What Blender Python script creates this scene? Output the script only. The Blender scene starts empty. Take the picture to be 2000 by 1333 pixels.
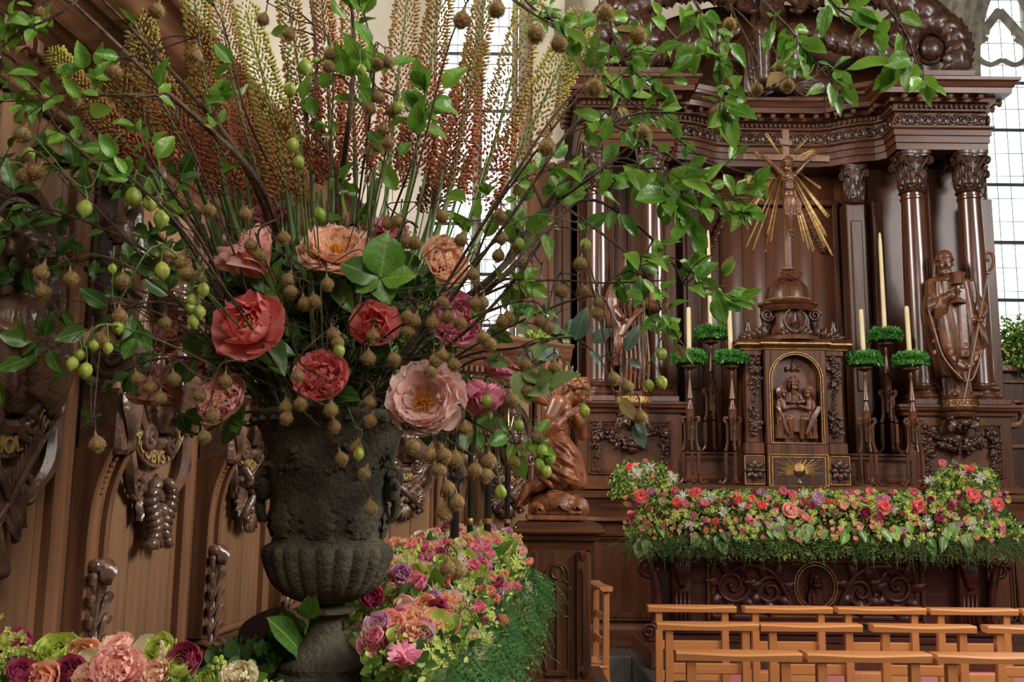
import bpy, bmesh, math, random
import numpy as np
from mathutils import Vector, Matrix, Euler
random.seed(7); RNG = np.random.RandomState(5)
PI = math.pi
sc = bpy.context.scene; COL = sc.collection
# ---------------------------------------------------------------- camera
CAM_H = 1.455; FOC = 1944.4; PITCH = math.atan(300/FOC); ROLL = math.radians(0.6)
cd = bpy.data.cameras.new('camera'); cam = bpy.data.objects.new('camera', cd); COL.objects.link(cam)
cd.sensor_width = 36; cd.lens = 35; cd.clip_start = .05; cd.clip_end = 200
cam.matrix_world = Matrix.Translation((0, 0, CAM_H)) @ Matrix.Rotation(PI/2+PITCH, 4, 'X') @ Matrix.Rotation(ROLL, 4, 'Z')
sc.camera = cam
_R = (Matrix.Rotation(PI/2+PITCH, 3, 'X') @ Matrix.Rotation(ROLL, 3, 'Z'))
def W(x, y, Y):
    """survey helper: world position of a photo pixel whose measured distance in front of the viewer is Y metres"""
    d = _R @ Vector(((x-1000)/FOC, -(y-666.5)/FOC, -1)); d *= Y/d.y
    return Vector((d.x, d.y, d.z+CAM_H))
# ---------------------------------------------------------------- world, lights, exposure
w = bpy.data.worlds.new('overcast_sky'); sc.world = w; w.use_nodes = True
nt = w.node_tree; bgn = nt.nodes['Background']
bgn.inputs[0].default_value = (.97, .985, 1, 1); bgn.inputs[1].default_value = 3.0
def area(name, loc, target, sx, sy, power, col):
    l = bpy.data.lights.new(name, 'AREA'); l.shape = 'RECTANGLE'; l.size = sx; l.size_y = sy; l.energy = power; l.color = col
    o = bpy.data.objects.new(name, l); COL.objects.link(o); o.location = loc
    o.rotation_euler = (Vector(target)-Vector(loc)).to_track_quat('-Z', 'Y').to_euler(); return o
area('north_key_light', (-3.9, 3.6, 5.8), (2.0, 7.6, 2.4), 2.0, 2.6, 540, (1, .95, .88))  # key lamp added for the altar, standing in for unseen windows
area('south_side_light', (6.8, 1.8, 4.8), (.0, 3.2, 1.4), 3, 3.5, 950, (1, .98, .95))  # area lamp standing in for windows out of view on the right
area('nave_fill_light', (1.5, -2.3, 4.4), (.6, 5, 1.6), 3, 2.4, 215, (1, .95, .88))  # weak frontal fill lamp added behind the camera, no window there

sc.view_settings.view_transform = 'Standard'; sc.view_settings.look = 'None'; sc.view_settings.gamma = 1
sc.view_settings.use_curve_mapping = False; sc.view_settings.exposure = 0.1
# ---------------------------------------------------------------- materials
MATS = {}
def lin(c): return tuple(((x/255)/12.92 if x/255 <= .04045 else ((x/255+.055)/1.055)**2.4) for x in c)+(1,)
def mat(name, a, b=None, rough=.5, metal=0, noise=None, scale=8, stretch=(1, 1, 1), bump=0, bscale=40, bstretch=None, coat=0,
        rnd=0, trans=0, spec=.5, c3=None, rnd_b=None, sheen=0, vein=False, petal=None):
    """a, b in 0-255 sRGB; noise mixes a->b; rnd = per object / per island mixing"""
    m = bpy.data.materials.new(name); m.use_nodes = True; n = m.node_tree.nodes; L = m.node_tree.links
    p = n['Principled BSDF']; p.inputs['Roughness'].default_value = rough; p.inputs['Metallic'].default_value = metal
    p.inputs['Coat Weight'].default_value = coat; p.inputs['Coat Roughness'].default_value = .18
    p.inputs['Specular IOR Level'].default_value = spec
    if sheen: p.inputs['Sheen Weight'].default_value = sheen
    A = n.new('ShaderNodeRGB'); A.outputs[0].default_value = lin(a); out = A.outputs[0]
    tc = n.new('ShaderNodeTexCoord')
    def mapped(st):
        mp = n.new('ShaderNodeMapping'); mp.inputs['Scale'].default_value = st; L.new(tc.outputs['Object'], mp.inputs[0]); return mp.outputs[0]
    def mix(c1, c2, fac):
        x = n.new('ShaderNodeMix'); x.data_type = 'RGBA'
        for s, i in ((c1, 6), (c2, 7)):
            if hasattr(s, 'is_output'): L.new(s, x.inputs[i])
            else: x.inputs[i].default_value = s
        if hasattr(fac, 'is_output'): L.new(fac, x.inputs[0])
        else: x.inputs[0].default_value = fac
        return x.outputs[2]
    def mth(op, a_, b_=None, c_=None):
        x = n.new('ShaderNodeMath'); x.operation = op
        for i, s in enumerate((a_, b_, c_)):
            if s is None: continue
            if hasattr(s, 'is_output'): L.new(s, x.inputs[i])
            else: x.inputs[i].default_value = s
        return x.outputs[0]
    if b is not None:
        nz = n.new('ShaderNodeTexNoise'); nz.inputs['Scale'].default_value = scale; nz.inputs['Detail'].default_value = 5
        L.new(mapped(stretch), nz.inputs['Vector'])
        rp = n.new('ShaderNodeValToRGB'); rp.color_ramp.elements[0].position = .36; rp.color_ramp.elements[1].position = .66
        L.new(nz.outputs['Fac'], rp.inputs[0]); out = mix(out, lin(b), rp.outputs[0])
    if c3 is not None:
        oi = n.new('ShaderNodeObjectInfo'); ge = n.new('ShaderNodeNewGeometry')
        r = mth('FRACT', mth('ADD', oi.outputs['Random'], ge.outputs['Random Per Island']))
        out = mix(out, lin(c3), mth('MULTIPLY', r, rnd or 1))
    if vein:
        sp = n.new('ShaderNodeSeparateXYZ'); L.new(tc.outputs['Object'], sp.inputs[0])
        ax = mth('ABSOLUTE', sp.outputs[0]); mid = mth('LESS_THAN', ax, .018)
        s = mth('SUBTRACT', sp.outputs[1], mth('MULTIPLY', ax, .9)); f = mth('FRACT', mth('MULTIPLY', s, 8.0)); side = mth('LESS_THAN', f, .08)
        k = mth('MAXIMUM', mth('MULTIPLY', mid, .55), mth('MULTIPLY', side, .25))
        out = mix(out, lin((150, 175, 90)), k)
    if petal is not None:      # colour runs from the claw (base) to the tip
        sp = n.new('ShaderNodeSeparateXYZ'); L.new(tc.outputs['Object'], sp.inputs[0])
        out = mix(lin(petal), out, mth('MINIMUM', mth('MULTIPLY', sp.outputs[1], 1.5), 1.0))
    L.new(out, p.inputs['Base Color'])
    if bump:
        nb = n.new('ShaderNodeTexNoise'); nb.inputs['Scale'].default_value = bscale; nb.inputs['Detail'].default_value = 4
        L.new(mapped(bstretch or stretch), nb.inputs['Vector'])
        bp = n.new('ShaderNodeBump'); bp.inputs['Strength'].default_value = bump; bp.inputs['Distance'].default_value = .01
        L.new(nb.outputs['Fac'], bp.inputs['Height']); L.new(bp.outputs[0], p.inputs['Normal'])
    if trans:
        tr = n.new('ShaderNodeBsdfTranslucent'); L.new(out, tr.inputs[0]); ms = n.new('ShaderNodeMixShader'); ms.inputs[0].default_value = trans
        L.new(p.outputs[0], ms.inputs[1]); L.new(tr.outputs[0], ms.inputs[2]); L.new(ms.outputs[0], n['Material Output'].inputs[0])
    MATS[name] = m; return m
V = (1, 1, .07); Hh = (.07, 1, 1)
mat('dark_oak', (94, 54, 31), (58, 33, 20), rough=.42, scale=30, stretch=V, bump=.12, bscale=120, coat=.12, spec=0.28)
mat('dark_oak_across', (96, 55, 32), (60, 34, 21), rough=.42, scale=30, stretch=Hh, bump=.12, bscale=120, coat=.12, spec=0.28)
mat('mahogany', (74, 28, 18), (44, 17, 12), rough=.42, scale=25, stretch=Hh, bump=.08, bscale=90, coat=.12, spec=0.3)
mat('back_oak', (92, 53, 31), (68, 39, 24), rough=.42, scale=14, stretch=V, bump=.06, bscale=90, coat=.12, spec=0.25)
mat('carved_oak', (78, 47, 31), (42, 25, 17), rough=.36, scale=22, bump=.25, bscale=60, coat=.25, spec=0.4)
mat('statue_oak', (114, 68, 42), (68, 39, 25), rough=.36, scale=18, stretch=(1, 1, .3), bump=.2, bscale=90, coat=.2)
mat('angel_walnut', (152, 92, 56), (100, 56, 34), rough=.4, scale=22, stretch=(1, 1, .35), bump=.15, bscale=70, coat=.12)
mat('stall_oak', (162, 124, 92), (136, 100, 72), rough=.42, scale=26, stretch=V, bump=.12, bscale=130, coat=.15, c3=(144, 106, 78), rnd=.6, spec=0.3)
mat('stall_moulding', (140, 98, 70), (92, 60, 42), rough=.3, scale=24, stretch=V, bump=.1, bscale=100, coat=.35, spec=0.35)
mat('stall_across', (140, 98, 70), (92, 60, 42), rough=.34, scale=24, stretch=(.07, 1, 1), bump=.1, bscale=100, coat=.3)
mat('stall_dark_oak', (72, 44, 32), (50, 30, 23), rough=.4, scale=24, stretch=V, bump=.1, coat=.2, spec=0.3)  # darker brown oak for backs, desk front, dais and side boards
mat('stall_carving', (124, 92, 74), (74, 52, 41), rough=.22, scale=16, bump=.35, bscale=70, coat=.5)
mat('chair_beech', (206, 140, 84), (176, 108, 58), rough=.36, scale=12, stretch=Hh, bump=.05, coat=.25)
mat('chair_beech_upright', (198, 130, 76), (166, 100, 54), rough=.36, scale=12, stretch=V, bump=.05, coat=.25)
mat('column_oak', (90, 50, 31), (60, 33, 21), rough=.26, scale=24, stretch=V, bump=.05, bscale=90, coat=.5)
mat('cross_oak', (124, 88, 60), (84, 56, 38), rough=.5, scale=20, stretch=V, bump=.5, bscale=60, bstretch=V)
mat('gilt', (206, 168, 104), (150, 112, 62), rough=.42, metal=.45, scale=30)
mat('gilt_line', (170, 128, 72), (120, 84, 48), rough=.4, metal=.5, scale=30)
mat('gold_letter', (190, 160, 96), rough=.5, metal=.3)
mat('brass', (190, 165, 120), (130, 105, 70), rough=.25, metal=1, scale=20)
mat('black_lacquer', (20, 17, 18), (32, 27, 27), rough=.22, scale=6, coat=.6)
mat('wax', (232, 214, 172), (222, 200, 150), rough=.45, scale=6, trans=.15)
mat('wick', (40, 34, 30), rough=.9)
mat('urn_iron', (84, 78, 62), (48, 42, 34), rough=.85, scale=14, bump=.7, bscale=110, c3=(92, 76, 56), rnd=.01, spec=.25)
mat('plaster', (216, 206, 188), (204, 192, 172), rough=.9, scale=3, bump=.05)
mat('low_bounce_wall', (128, 116, 102), (104, 94, 82), rough=.9, scale=3)  # unseen walls and ceiling, toned dark to cut bounced light
mat('stone', (150, 142, 126), (112, 104, 92), rough=.9, scale=10, bump=.3, bscale=50)
mat('floor_stone', (84, 78, 72), (58, 52, 48), rough=.5, scale=6, bump=.1, c3=(70, 64, 60), rnd=.6)
mat('lead', (58, 62, 66), rough=.6)
mat('iron_bar', (60, 62, 66), rough=.6)
mat('carpet', (200, 30, 48), (176, 22, 40), rough=.95, scale=120, bump=.5, bscale=400, sheen=.3)
mat('twig', (96, 72, 52), (58, 42, 32), rough=.75, scale=60, bump=.5, bscale=160)
mat('big_branch', (110, 86, 62), (66, 50, 36), rough=.8, scale=30, stretch=(1, 1, 1), bump=.6, bscale=110)
mat('green_stem', (104, 130, 62), (70, 92, 44), rough=.5, scale=20)
mat('leaf', (92, 146, 42), (68, 116, 34), rough=.36, scale=3, trans=.28, c3=(130, 170, 58), rnd=.8, vein=True, bump=.2, bscale=6)
mat('leaf_pale', (126, 158, 84), (140, 150, 96), rough=.5, scale=3, trans=.3, c3=(96, 130, 70), rnd=.7, vein=True)
mat('leaf_dark', (66, 106, 40), (48, 84, 32), rough=.34, scale=3, trans=.2, c3=(92, 132, 50), rnd=.7, vein=True)
mat('leaf_dry', (176, 150, 96), (148, 118, 70), rough=.7, scale=5, trans=.25, c3=(140, 140, 70), rnd=.6)
mat('foliage', (90, 136, 50), (60, 104, 36), rough=.5, scale=10, trans=.25, c3=(150, 180, 74), rnd=.9)
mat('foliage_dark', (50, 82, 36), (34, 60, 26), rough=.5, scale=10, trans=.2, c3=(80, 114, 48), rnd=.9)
mat('foliage_lime', (180, 196, 84), (136, 166, 58), rough=.55, scale=10, trans=.3, c3=(214, 218, 120), rnd=.9)
mat('box_leaf', (62, 128, 50), (40, 94, 36), rough=.34, scale=30, trans=.15, c3=(100, 166, 68), rnd=.9)
mat('fern', (70, 122, 62), (44, 92, 44), rough=.55, scale=20, trans=.3, c3=(104, 150, 80), rnd=.8)
mat('grass_haze', (120, 126, 70), (90, 84, 50), rough=.7, scale=20, trans=.3, c3=(80, 110, 60), rnd=.9)
mat('purple_leaf', (52, 26, 30), (34, 18, 20), rough=.4, scale=4, trans=.05)
mat('grey_leaf', (108, 132, 120), (84, 108, 98), rough=.5, scale=3, trans=.2, vein=True)
mat('fuzz_pod', (158, 124, 70), (118, 86, 48), rough=.9, scale=40, c3=(136, 118, 66), rnd=.8, sheen=.4)
mat('fuzz_hair', (196, 166, 104), rough=.9, trans=.3, c3=(156, 124, 72), rnd=.8)
mat('bladder_pod', (164, 182, 76), (138, 164, 62), rough=.4, scale=20, trans=.25, c3=(190, 194, 92), rnd=.7)
mat('lily_yellow', (186, 178, 62), (150, 154, 48), rough=.5, scale=20, trans=.3, c3=(216, 204, 104), rnd=.8)
mat('lily_amber', (176, 130, 62), (138, 100, 44), rough=.5, scale=20, trans=.3, c3=(196, 166, 86), rnd=.9)
mat('lily_orange', (206, 124, 84), (170, 92, 58), rough=.5, scale=20, trans=.3, c3=(160, 100, 60), rnd=.8)
mat('petal_coral', (252, 146, 140), (254, 170, 158), rough=.5, scale=2, trans=.42, c3=(246, 130, 146), rnd=.5, petal=(250, 142, 130))
mat('petal_rose', (246, 150, 180), (252, 184, 202), rough=.5, scale=2, trans=.42, c3=(240, 130, 168), rnd=.6, petal=(246, 164, 178))
mat('petal_peach', (254, 212, 178), (255, 224, 196), rough=.55, scale=2, trans=.42, c3=(252, 196, 162), rnd=.6, petal=(252, 196, 158))
mat('petal_blush', (255, 224, 208), (255, 234, 228), rough=.55, scale=2, trans=.42, c3=(254, 208, 200), rnd=.6, petal=(254, 206, 186))
mat('petal_salmon', (255, 198, 184), (255, 214, 202), rough=.55, scale=2, trans=.42, c3=(252, 182, 170), rnd=.6, petal=(253, 190, 172))
mat('petal_dusky', (206, 140, 124), (220, 158, 138), rough=.6, scale=2, trans=.3, c3=(190, 124, 110), rnd=.6, petal=(206, 136, 112))
mat('petal_plum', (206, 92, 134), (220, 120, 156), rough=.55, scale=2, trans=.42, c3=(186, 72, 114), rnd=.6, petal=(184, 80, 110))
mat('petal_lilac', (226, 176, 206), (236, 196, 216), rough=.55, scale=2, trans=.3, c3=(214, 160, 196), rnd=.6)
mat('petal_cream', (238, 226, 184), (246, 238, 206), rough=.55, scale=2, trans=.3, c3=(226, 210, 160), rnd=.6)
mat('petal_white', (240, 240, 226), rough=.55, trans=.3, c3=(222, 226, 200), rnd=.6)
mat('petal_lime', (196, 208, 92), (176, 196, 72), rough=.55, scale=3, trans=.3, c3=(214, 222, 130), rnd=.6)
mat('stamen', (232, 160, 40), (206, 124, 24), rough=.6, scale=30, c3=(240, 180, 60), rnd=.8)
mat('berry', (170, 160, 84), (140, 120, 60), rough=.4, scale=20, c3=(196, 180, 100), rnd=.8)
gm = bpy.data.materials.new('leaded_glass'); gm.use_nodes = True; _n = gm.node_tree.nodes; _l = gm.node_tree.links
_n.remove(_n['Principled BSDF']); _t = _n.new('ShaderNodeBsdfTransparent'); _t.inputs[0].default_value = (.93, .97, .96, 1)
_g = _n.new('ShaderNodeBsdfGlossy'); _g.inputs['Roughness'].default_value = .08; _x = _n.new('ShaderNodeMixShader'); _x.inputs[0].default_value = .05
_l.new(_t.outputs[0], _x.inputs[1]); _l.new(_g.outputs[0], _x.inputs[2]); _l.new(_x.outputs[0], _n['Material Output'].inputs[0]); MATS['glass'] = gm
# ---------------------------------------------------------------- mesh builder
def grid_faces(nu, nv, wrap):
    r = []
    for i in range(nv-1):
        for j in range(nu if wrap else nu-1):
            k = (j+1) % nu; r.append((i*nu+j, i*nu+k, (i+1)*nu+k, (i+1)*nu+j))
    return np.array(r, int)
class MB:
    def __init__(s): s.v = []; s.q = []; s.t = []; s.n = 0; s.mi = []; s.cur = 0; s.qm = []; s.tm = []
    def add(s, v, q=None, t=None, M=None):
        v = np.asarray(v, float)
        if M is not None:
            A = np.array(M); v = v @ A[:3, :3].T + A[:3, 3]
        s.v.append(v)
        if q is not None and len(q): s.q.append(np.asarray(q, int)+s.n); s.qm.append(np.full(len(q), s.cur))
        if t is not None and len(t): s.t.append(np.asarray(t, int)+s.n); s.tm.append(np.full(len(t), s.cur))
        s.n += len(v); return s
    def box(s, x0, x1, y0, y1, z0, z1, M=None):
        v = [(x, y, z) for z in (z0, z1) for y in (y0, y1) for x in (x0, x1)]
        return s.add(v, [(0, 2, 3, 1), (4, 5, 7, 6), (0, 1, 5, 4), (2, 6, 7, 3), (0, 4, 6, 2), (1, 3, 7, 5)], M=M)
    def bbox(s, x0, x1, y0, y1, z0, z1, b=.004, M=None):
        """box with chamfered edges"""
        b = min(b, (x1-x0)/2.2, (y1-y0)/2.2, (z1-z0)/2.2); v = []; 
        ring = lambda i, z: [(x0+i, y0+b, z), (x0+b, y0+i, z), (x1-b, y0+i, z), (x1-i, y0+b, z), (x1-i, y1-b, z), (x1-b, y1-i, z), (x0+b, y1-i, z), (x0+i, y1-b, z)]
        v += ring(b, z0)[:]; v += ring(0, z0+b); v += ring(0, z1-b); v += ring(b, z1)
        q = grid_faces(8, 4, True); v += [((x0+x1)/2, (y0+y1)/2, z0), ((x0+x1)/2, (y0+y1)/2, z1)]
        t = [(32, (j+1) % 8, j) for j in range(8)]+[(33, 24+j, 24+(j+1) % 8) for j in range(8)]
        return s.add(v, q, t, M)
    def tube(s, pts, rad, n=6, M=None, flat=1.0):
        P = np.array([tuple(p) for p in pts], float); m = len(P)
        R = np.full(m, rad) if np.isscalar(rad) else np.interp(np.linspace(0, 1, m), np.linspace(0, 1, len(rad)), rad)
        T = np.gradient(P, axis=0); T /= (np.linalg.norm(T, axis=1)[:, None]+1e-12)
        u = np.cross(T[0], (0, 0, 1)); 
        if np.linalg.norm(u) < .1: u = np.cross(T[0], (0, 1, 0))
        a = np.linspace(0, 2*PI, n, endpoint=False); v = []
        for i in range(m):
            u = u-T[i]*np.dot(u, T[i]); u /= np.linalg.norm(u)+1e-12; w_ = np.cross(T[i], u)
            v.append(P[i]+R[i]*(np.cos(a)[:, None]*u+flat*np.sin(a)[:, None]*w_))
        v.append(P[:1]); v.append(P[-1:]); v = np.vstack(v)
        t = [(n*m, (j+1) % n, j) for j in range(n)]+[(n*m+1, (m-1)*n+j, (m-1)*n+(j+1) % n) for j in range(n)]
        return s.add(v, grid_faces(n, m, True), t, M)
    def lathe(s, prof, n=24, M=None, mod=None, a0=0, a1=2*PI):
        full = abs(a1-a0-2*PI) < 1e-6; a = np.linspace(a0, a1, n, endpoint=not full); v = []
        for i, (r, z) in enumerate(prof):
            rr = np.full(n, float(r)) if mod is None else mod(r, z, a)
            v.append(np.stack([rr*np.cos(a), rr*np.sin(a), np.full(n, z)], 1))
        return s.add(np.vstack(v), grid_faces(n, len(prof), full), None, M)
    def ell(s, c, r, n=10, M=None, rot=None):
        m = max(4, n*2//3); th = np.linspace(0, 2*PI, n, endpoint=False); ph = np.linspace(.001, PI-.001, m)
        v = np.array([(math.sin(p)*math.cos(t), math.sin(p)*math.sin(t), math.cos(p)) for p in ph for t in th])
        v = v*np.array(r if hasattr(r, '__len__') else (r, r, r))
        if rot is not None: v = v @ np.array(Euler(rot).to_matrix()).T
        return s.add(v+np.array(tuple(c)), grid_faces(n, m, True), None, M)
    def cap(s, p0, p1, r0, r1, n=10, M=None):
        """tapered capsule"""
        p0 = np.array(tuple(p0)); p1 = np.array(tuple(p1)); d = p1-p0; L = np.linalg.norm(d)+1e-9; d /= L
        k = np.linspace(-1, 0, 4)[:-1]; pts = []; rr = []
        for q in k: pts.append(p0+d*r0*q); rr.append(r0*math.sqrt(max(0, 1-q*q)))
        pts.append(p0); rr.append(r0); pts.append(p1); rr.append(r1)
        for q in -k[::-1]: pts.append(p1+d*r1*q); rr.append(r1*math.sqrt(max(0, 1-q*q)))
        P = np.array(pts); u = np.cross(d, (0, 0, 1.)); 
        if np.linalg.norm(u) < .1: u = np.cross(d, (0, 1., 0))
        u /= np.linalg.norm(u); w_ = np.cross(d, u); a = np.linspace(0, 2*PI, n, endpoint=False)
        v = np.vstack([P[i]+rr[i]*(np.cos(a)[:, None]*u+np.sin(a)[:, None]*w_) for i in range(len(P))])
        return s.add(v, grid_faces(n, len(P), True), None, M)
    def chain(s, pts, rad, n=10, M=None):
        for i in range(len(pts)-1): s.cap(pts[i], pts[i+1], rad[i], rad[i+1], n, M)
        return s
    def prism(s, poly, y0, y1, M=None):
        """polygon in XZ extruded along Y"""
        n = len(poly); v = [(x, y0, z) for x, z in poly]+[(x, y1, z) for x, z in poly]
        cx = sum(p[0] for p in poly)/n; cz = sum(p[1] for p in poly)/n; v += [(cx, y0, cz), (cx, y1, cz)]
        q = [(j, (j+1) % n, n+(j+1) % n, n+j) for j in range(n)]
        t = [(2*n, (j+1) % n, j) for j in range(n)]+[(2*n+1, n+j, n+(j+1) % n) for j in range(n)]
        return s.add(v, q, t, M)
    def sheet(s, pts2d, prof, M=None): pass
    def moulding(s, path, prof, closed=False, M=None):
        """sweep a (out, z) profile along a plan path [(x,y)...]; 'out' is to the right of travel"""
        P = [Vector(p) for p in path]; n = len(P); v = []
        for i in range(n):
            a = P[i-1] if (i > 0 or closed) else None; b = P[(i+1) % n] if (i < n-1 or closed) else None
            d1 = (P[i]-a).normalized() if a is not None else None; d2 = (b-P[i]).normalized() if b is not None else None
            if d1 is None: d1 = d2
            if d2 is None: d2 = d1
            n1 = Vector((d1.y, -d1.x)); n2 = Vector((d2.y, -d2.x)); m_ = (n1+n2); m_ = m_.normalized() if m_.length > 1e-6 else n1
            k = 1/max(.35, m_.dot(n1))
            for (o, z) in prof: v.append((P[i].x+m_.x*o*k, P[i].y+m_.y*o*k, z))
        m = len(prof); q = []
        for i in range(n if closed else n-1):
            for j in range(m-1):
                k = (i+1) % n; q.append((i*m+j, i*m+j+1, k*m+j+1, k*m+j))
        return s.add(v, q, None, M)
    def mesh(s, name, mats, smooth=True):
        me = bpy.data.meshes.new(name); v = np.vstack(s.v) if s.v else np.zeros((0, 3)); me.vertices.add(len(v)); me.vertices.foreach_set('co', v.ravel())
        Q = np.vstack(s.q) if s.q else np.zeros((0, 4), int); T = np.vstack(s.t) if s.t else np.zeros((0, 3), int)
        me.loops.add(Q.size+T.size); me.loops.foreach_set('vertex_index', np.concatenate([Q.ravel(), T.ravel()]))
        me.polygons.add(len(Q)+len(T)); st = np.concatenate([np.arange(len(Q))*4, Q.size+np.arange(len(T))*3])
        me.polygons.foreach_set('loop_start', st)
        for m in (mats if isinstance(mats, (list, tuple)) else [mats]): me.materials.append(MATS[m])
        mi = np.concatenate([np.concatenate(s.qm) if s.qm else np.zeros(0, int), np.concatenate(s.tm) if s.tm else np.zeros(0, int)])
        me.polygons.foreach_set('material_index', mi.astype(np.int32))
        me.update(calc_edges=True)
        if smooth: me.polygons.foreach_set('use_smooth', [True]*len(me.polygons)); 
        return me
    def build(s, name, mats, parent=None, smooth=True, sharp=35, **kw):
        me = s.mesh(name, mats, smooth)
        if smooth and sharp: me.set_sharp_from_angle(angle=math.radians(sharp))
        return link(name, me, parent, **kw)
def link(name, me, parent=None, M=None, kind=None, label=None):
    o = bpy.data.objects.new(name, me); COL.objects.link(o)
    if parent is not None: o.parent = parent
    if M is not None: o.matrix_local = M
    if kind: o['kind'] = kind
    if label: o['label'] = label
    return o
def thing(name, label, cat, loc=(0, 0, 0), rz=0, group=None, M=None):
    o = bpy.data.objects.new(name, None); COL.objects.link(o); o.empty_display_size = .05
    if M is not None: o.matrix_local = M
    else: o.location = loc; o.rotation_euler = (0, 0, rz)
    return tag(o, label, cat, group)
def tag(o, label, cat, group=None):
    o['label'] = label; o['category'] = cat
    if group: o['group'] = group
    return o
def struct(o): o['kind'] = 'structure'; return o
def copy_tree(o, parent=None):
    c = o.copy(); COL.objects.link(c)
    if parent is not None: c.parent = parent
    for ch in list(o.children): copy_tree(ch, c)
    return c
def setmat(o, m):
    for sl in o.material_slots: sl.link = 'OBJECT'; sl.material = MATS[m]
def remesh(o, vox, smooth=3):
    """fuse overlapping pieces into one continuous carved surface"""
    m = o.modifiers.new('r', 'REMESH'); m.mode = 'VOXEL'; m.voxel_size = vox; m.use_smooth_shade = True
    if smooth: k = o.modifiers.new('s', 'SMOOTH'); k.factor = .5; k.iterations = smooth
    dg = bpy.context.evaluated_depsgraph_get(); dg.update(); me = bpy.data.meshes.new_from_object(o.evaluated_get(dg))
    me.materials.clear()
    for sl in o.data.materials: me.materials.append(sl)
    o.modifiers.clear(); o.data = me; me.polygons.foreach_set('use_smooth', [True]*len(me.polygons)); return o
def spline(pts, k=6):
    P = [np.array(tuple(p), float) for p in pts]; P = [2*P[0]-P[1]]+P+[2*P[-1]-P[-2]]; r = []
    for i in range(1, len(P)-2):
        for j in range(k):
            t = j/k; a, b, c, d = P[i-1], P[i], P[i+1], P[i+2]
            r.append(.5*((2*b)+(c-a)*t+(2*a-5*b+4*c-d)*t*t+(3*b-a-3*c+d)*t**3))
    r.append(P[-2]); return r
def frame(loc, xdir, ydir=None, zdir=None, s=1):
    """matrix with local Y along ydir and Z near zdir"""
    y = Vector(ydir).normalized(); z = Vector(zdir); z = (z-y*z.dot(y))
    if z.length < 1e-4: z = Vector((.3, .2, 1)); z = z-y*z.dot(y)
    z.normalize(); x = y.cross(z)
    if not hasattr(s, '__len__'): s = (s, s, s)
    return Matrix(((x.x*s[0], y.x*s[1], z.x*s[2], loc[0]), (x.y*s[0], y.y*s[1], z.y*s[2], loc[1]), (x.z*s[0], y.z*s[1], z.z*s[2], loc[2]), (0, 0, 0, 1)))
def T(x, y, z): return Matrix.Translation((x, y, z))
def Rz(a): return Matrix.Rotation(a, 4, 'Z')
def Rx(a): return Matrix.Rotation(a, 4, 'X')
def Ry(a): return Matrix.Rotation(a, 4, 'Y')
def S(x, y=None, z=None): return Matrix.Diagonal((x, y if y is not None else x, z if z is not None else x, 1))
def text_mesh(txt, size, mat_, depth=.002, arc=None):
    """raised letters in the XZ plane facing -Y, centred"""
    c = bpy.data.curves.new('letters', 'FONT'); c.body = txt; c.size = size; c.extrude = depth; c.align_x = 'CENTER'; c.align_y = 'CENTER'; c.offset = size*.012; c.resolution_u = 3
    o = bpy.data.objects.new('letters', c); COL.objects.link(o); dg = bpy.context.evaluated_depsgraph_get(); dg.update()
    me = bpy.data.meshes.new_from_object(o.evaluated_get(dg)); bpy.data.objects.remove(o)
    n = len(me.vertices); v = np.zeros(n*3); me.vertices.foreach_get('co', v); v = v.reshape(-1, 3)
    x, y, z = v[:, 0], v[:, 1], v[:, 2]
    if arc:      # letters bent along a hanging ribbon of radius arc
        a = x/arc; r = arc-y; v = np.stack([r*np.sin(a), -z, arc-r*np.cos(a)], 1)
    else: v = np.stack([x, -z, y], 1)
    me.vertices.foreach_set('co', v.ravel()); me.materials.clear(); me.materials.append(MATS[mat_]); me.update(); return me
# ---------------------------------------------------------------- carved ornament (all faces -Y, up = Z)
def acanthus(mb, M, L=1, Wd=.3, out=.1, curl=.12, lobes=4, nu=9, nv=14):
    u = np.linspace(-1, 1, nu); v = np.linspace(0, 1, nv); P = []
    for t in v:
        wd = Wd*(math.sin(PI*min(1, t*.86+.12))**.8)*(1+.22*math.sin(lobes*2*PI*t)); bow = out*math.sin(PI*t*.9+.15)+curl*max(0, t-.75)*4
        z = L*t-curl*max(0, t-.8)*3
        for a in u: P.append((wd*a, -(bow*(1-.55*a*a)+.3*out*abs(math.cos(a*PI*1.5))*(1-t*.5)), z-.12*L*abs(a)*t*(1-t)*2))
    f = grid_faces(nu, nv, False); P = np.array(P); B = P.copy(); B[:, 1] *= .35; B[:, 1] += .12*out
    mb.add(P, f[:, ::-1], None, M); mb.add(B, f, None, M)
def spiral(mb, M, r=.1, turns=2.2, th=.025, sgn=1, depth=.0, n=8, a0=0, end=.12):
    k = int(22*turns); pts = []
    for i in range(k+1):
        t = i/k; a = a0+sgn*t*turns*2*PI; rr = r*(1-t)**.8+r*end
        pts.append((rr*math.cos(a), -depth*t, rr*math.sin(a)))
    mb.tube(pts, [th, th*.9, th*.6], n, M); mb.ell((pts[-1][0], -depth, pts[-1][2]), r*.2, 8, M)
def curve_tube(mb, M, pts, rad, n=6, k=6): mb.tube(spline(pts, k), rad, n, M)
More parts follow.
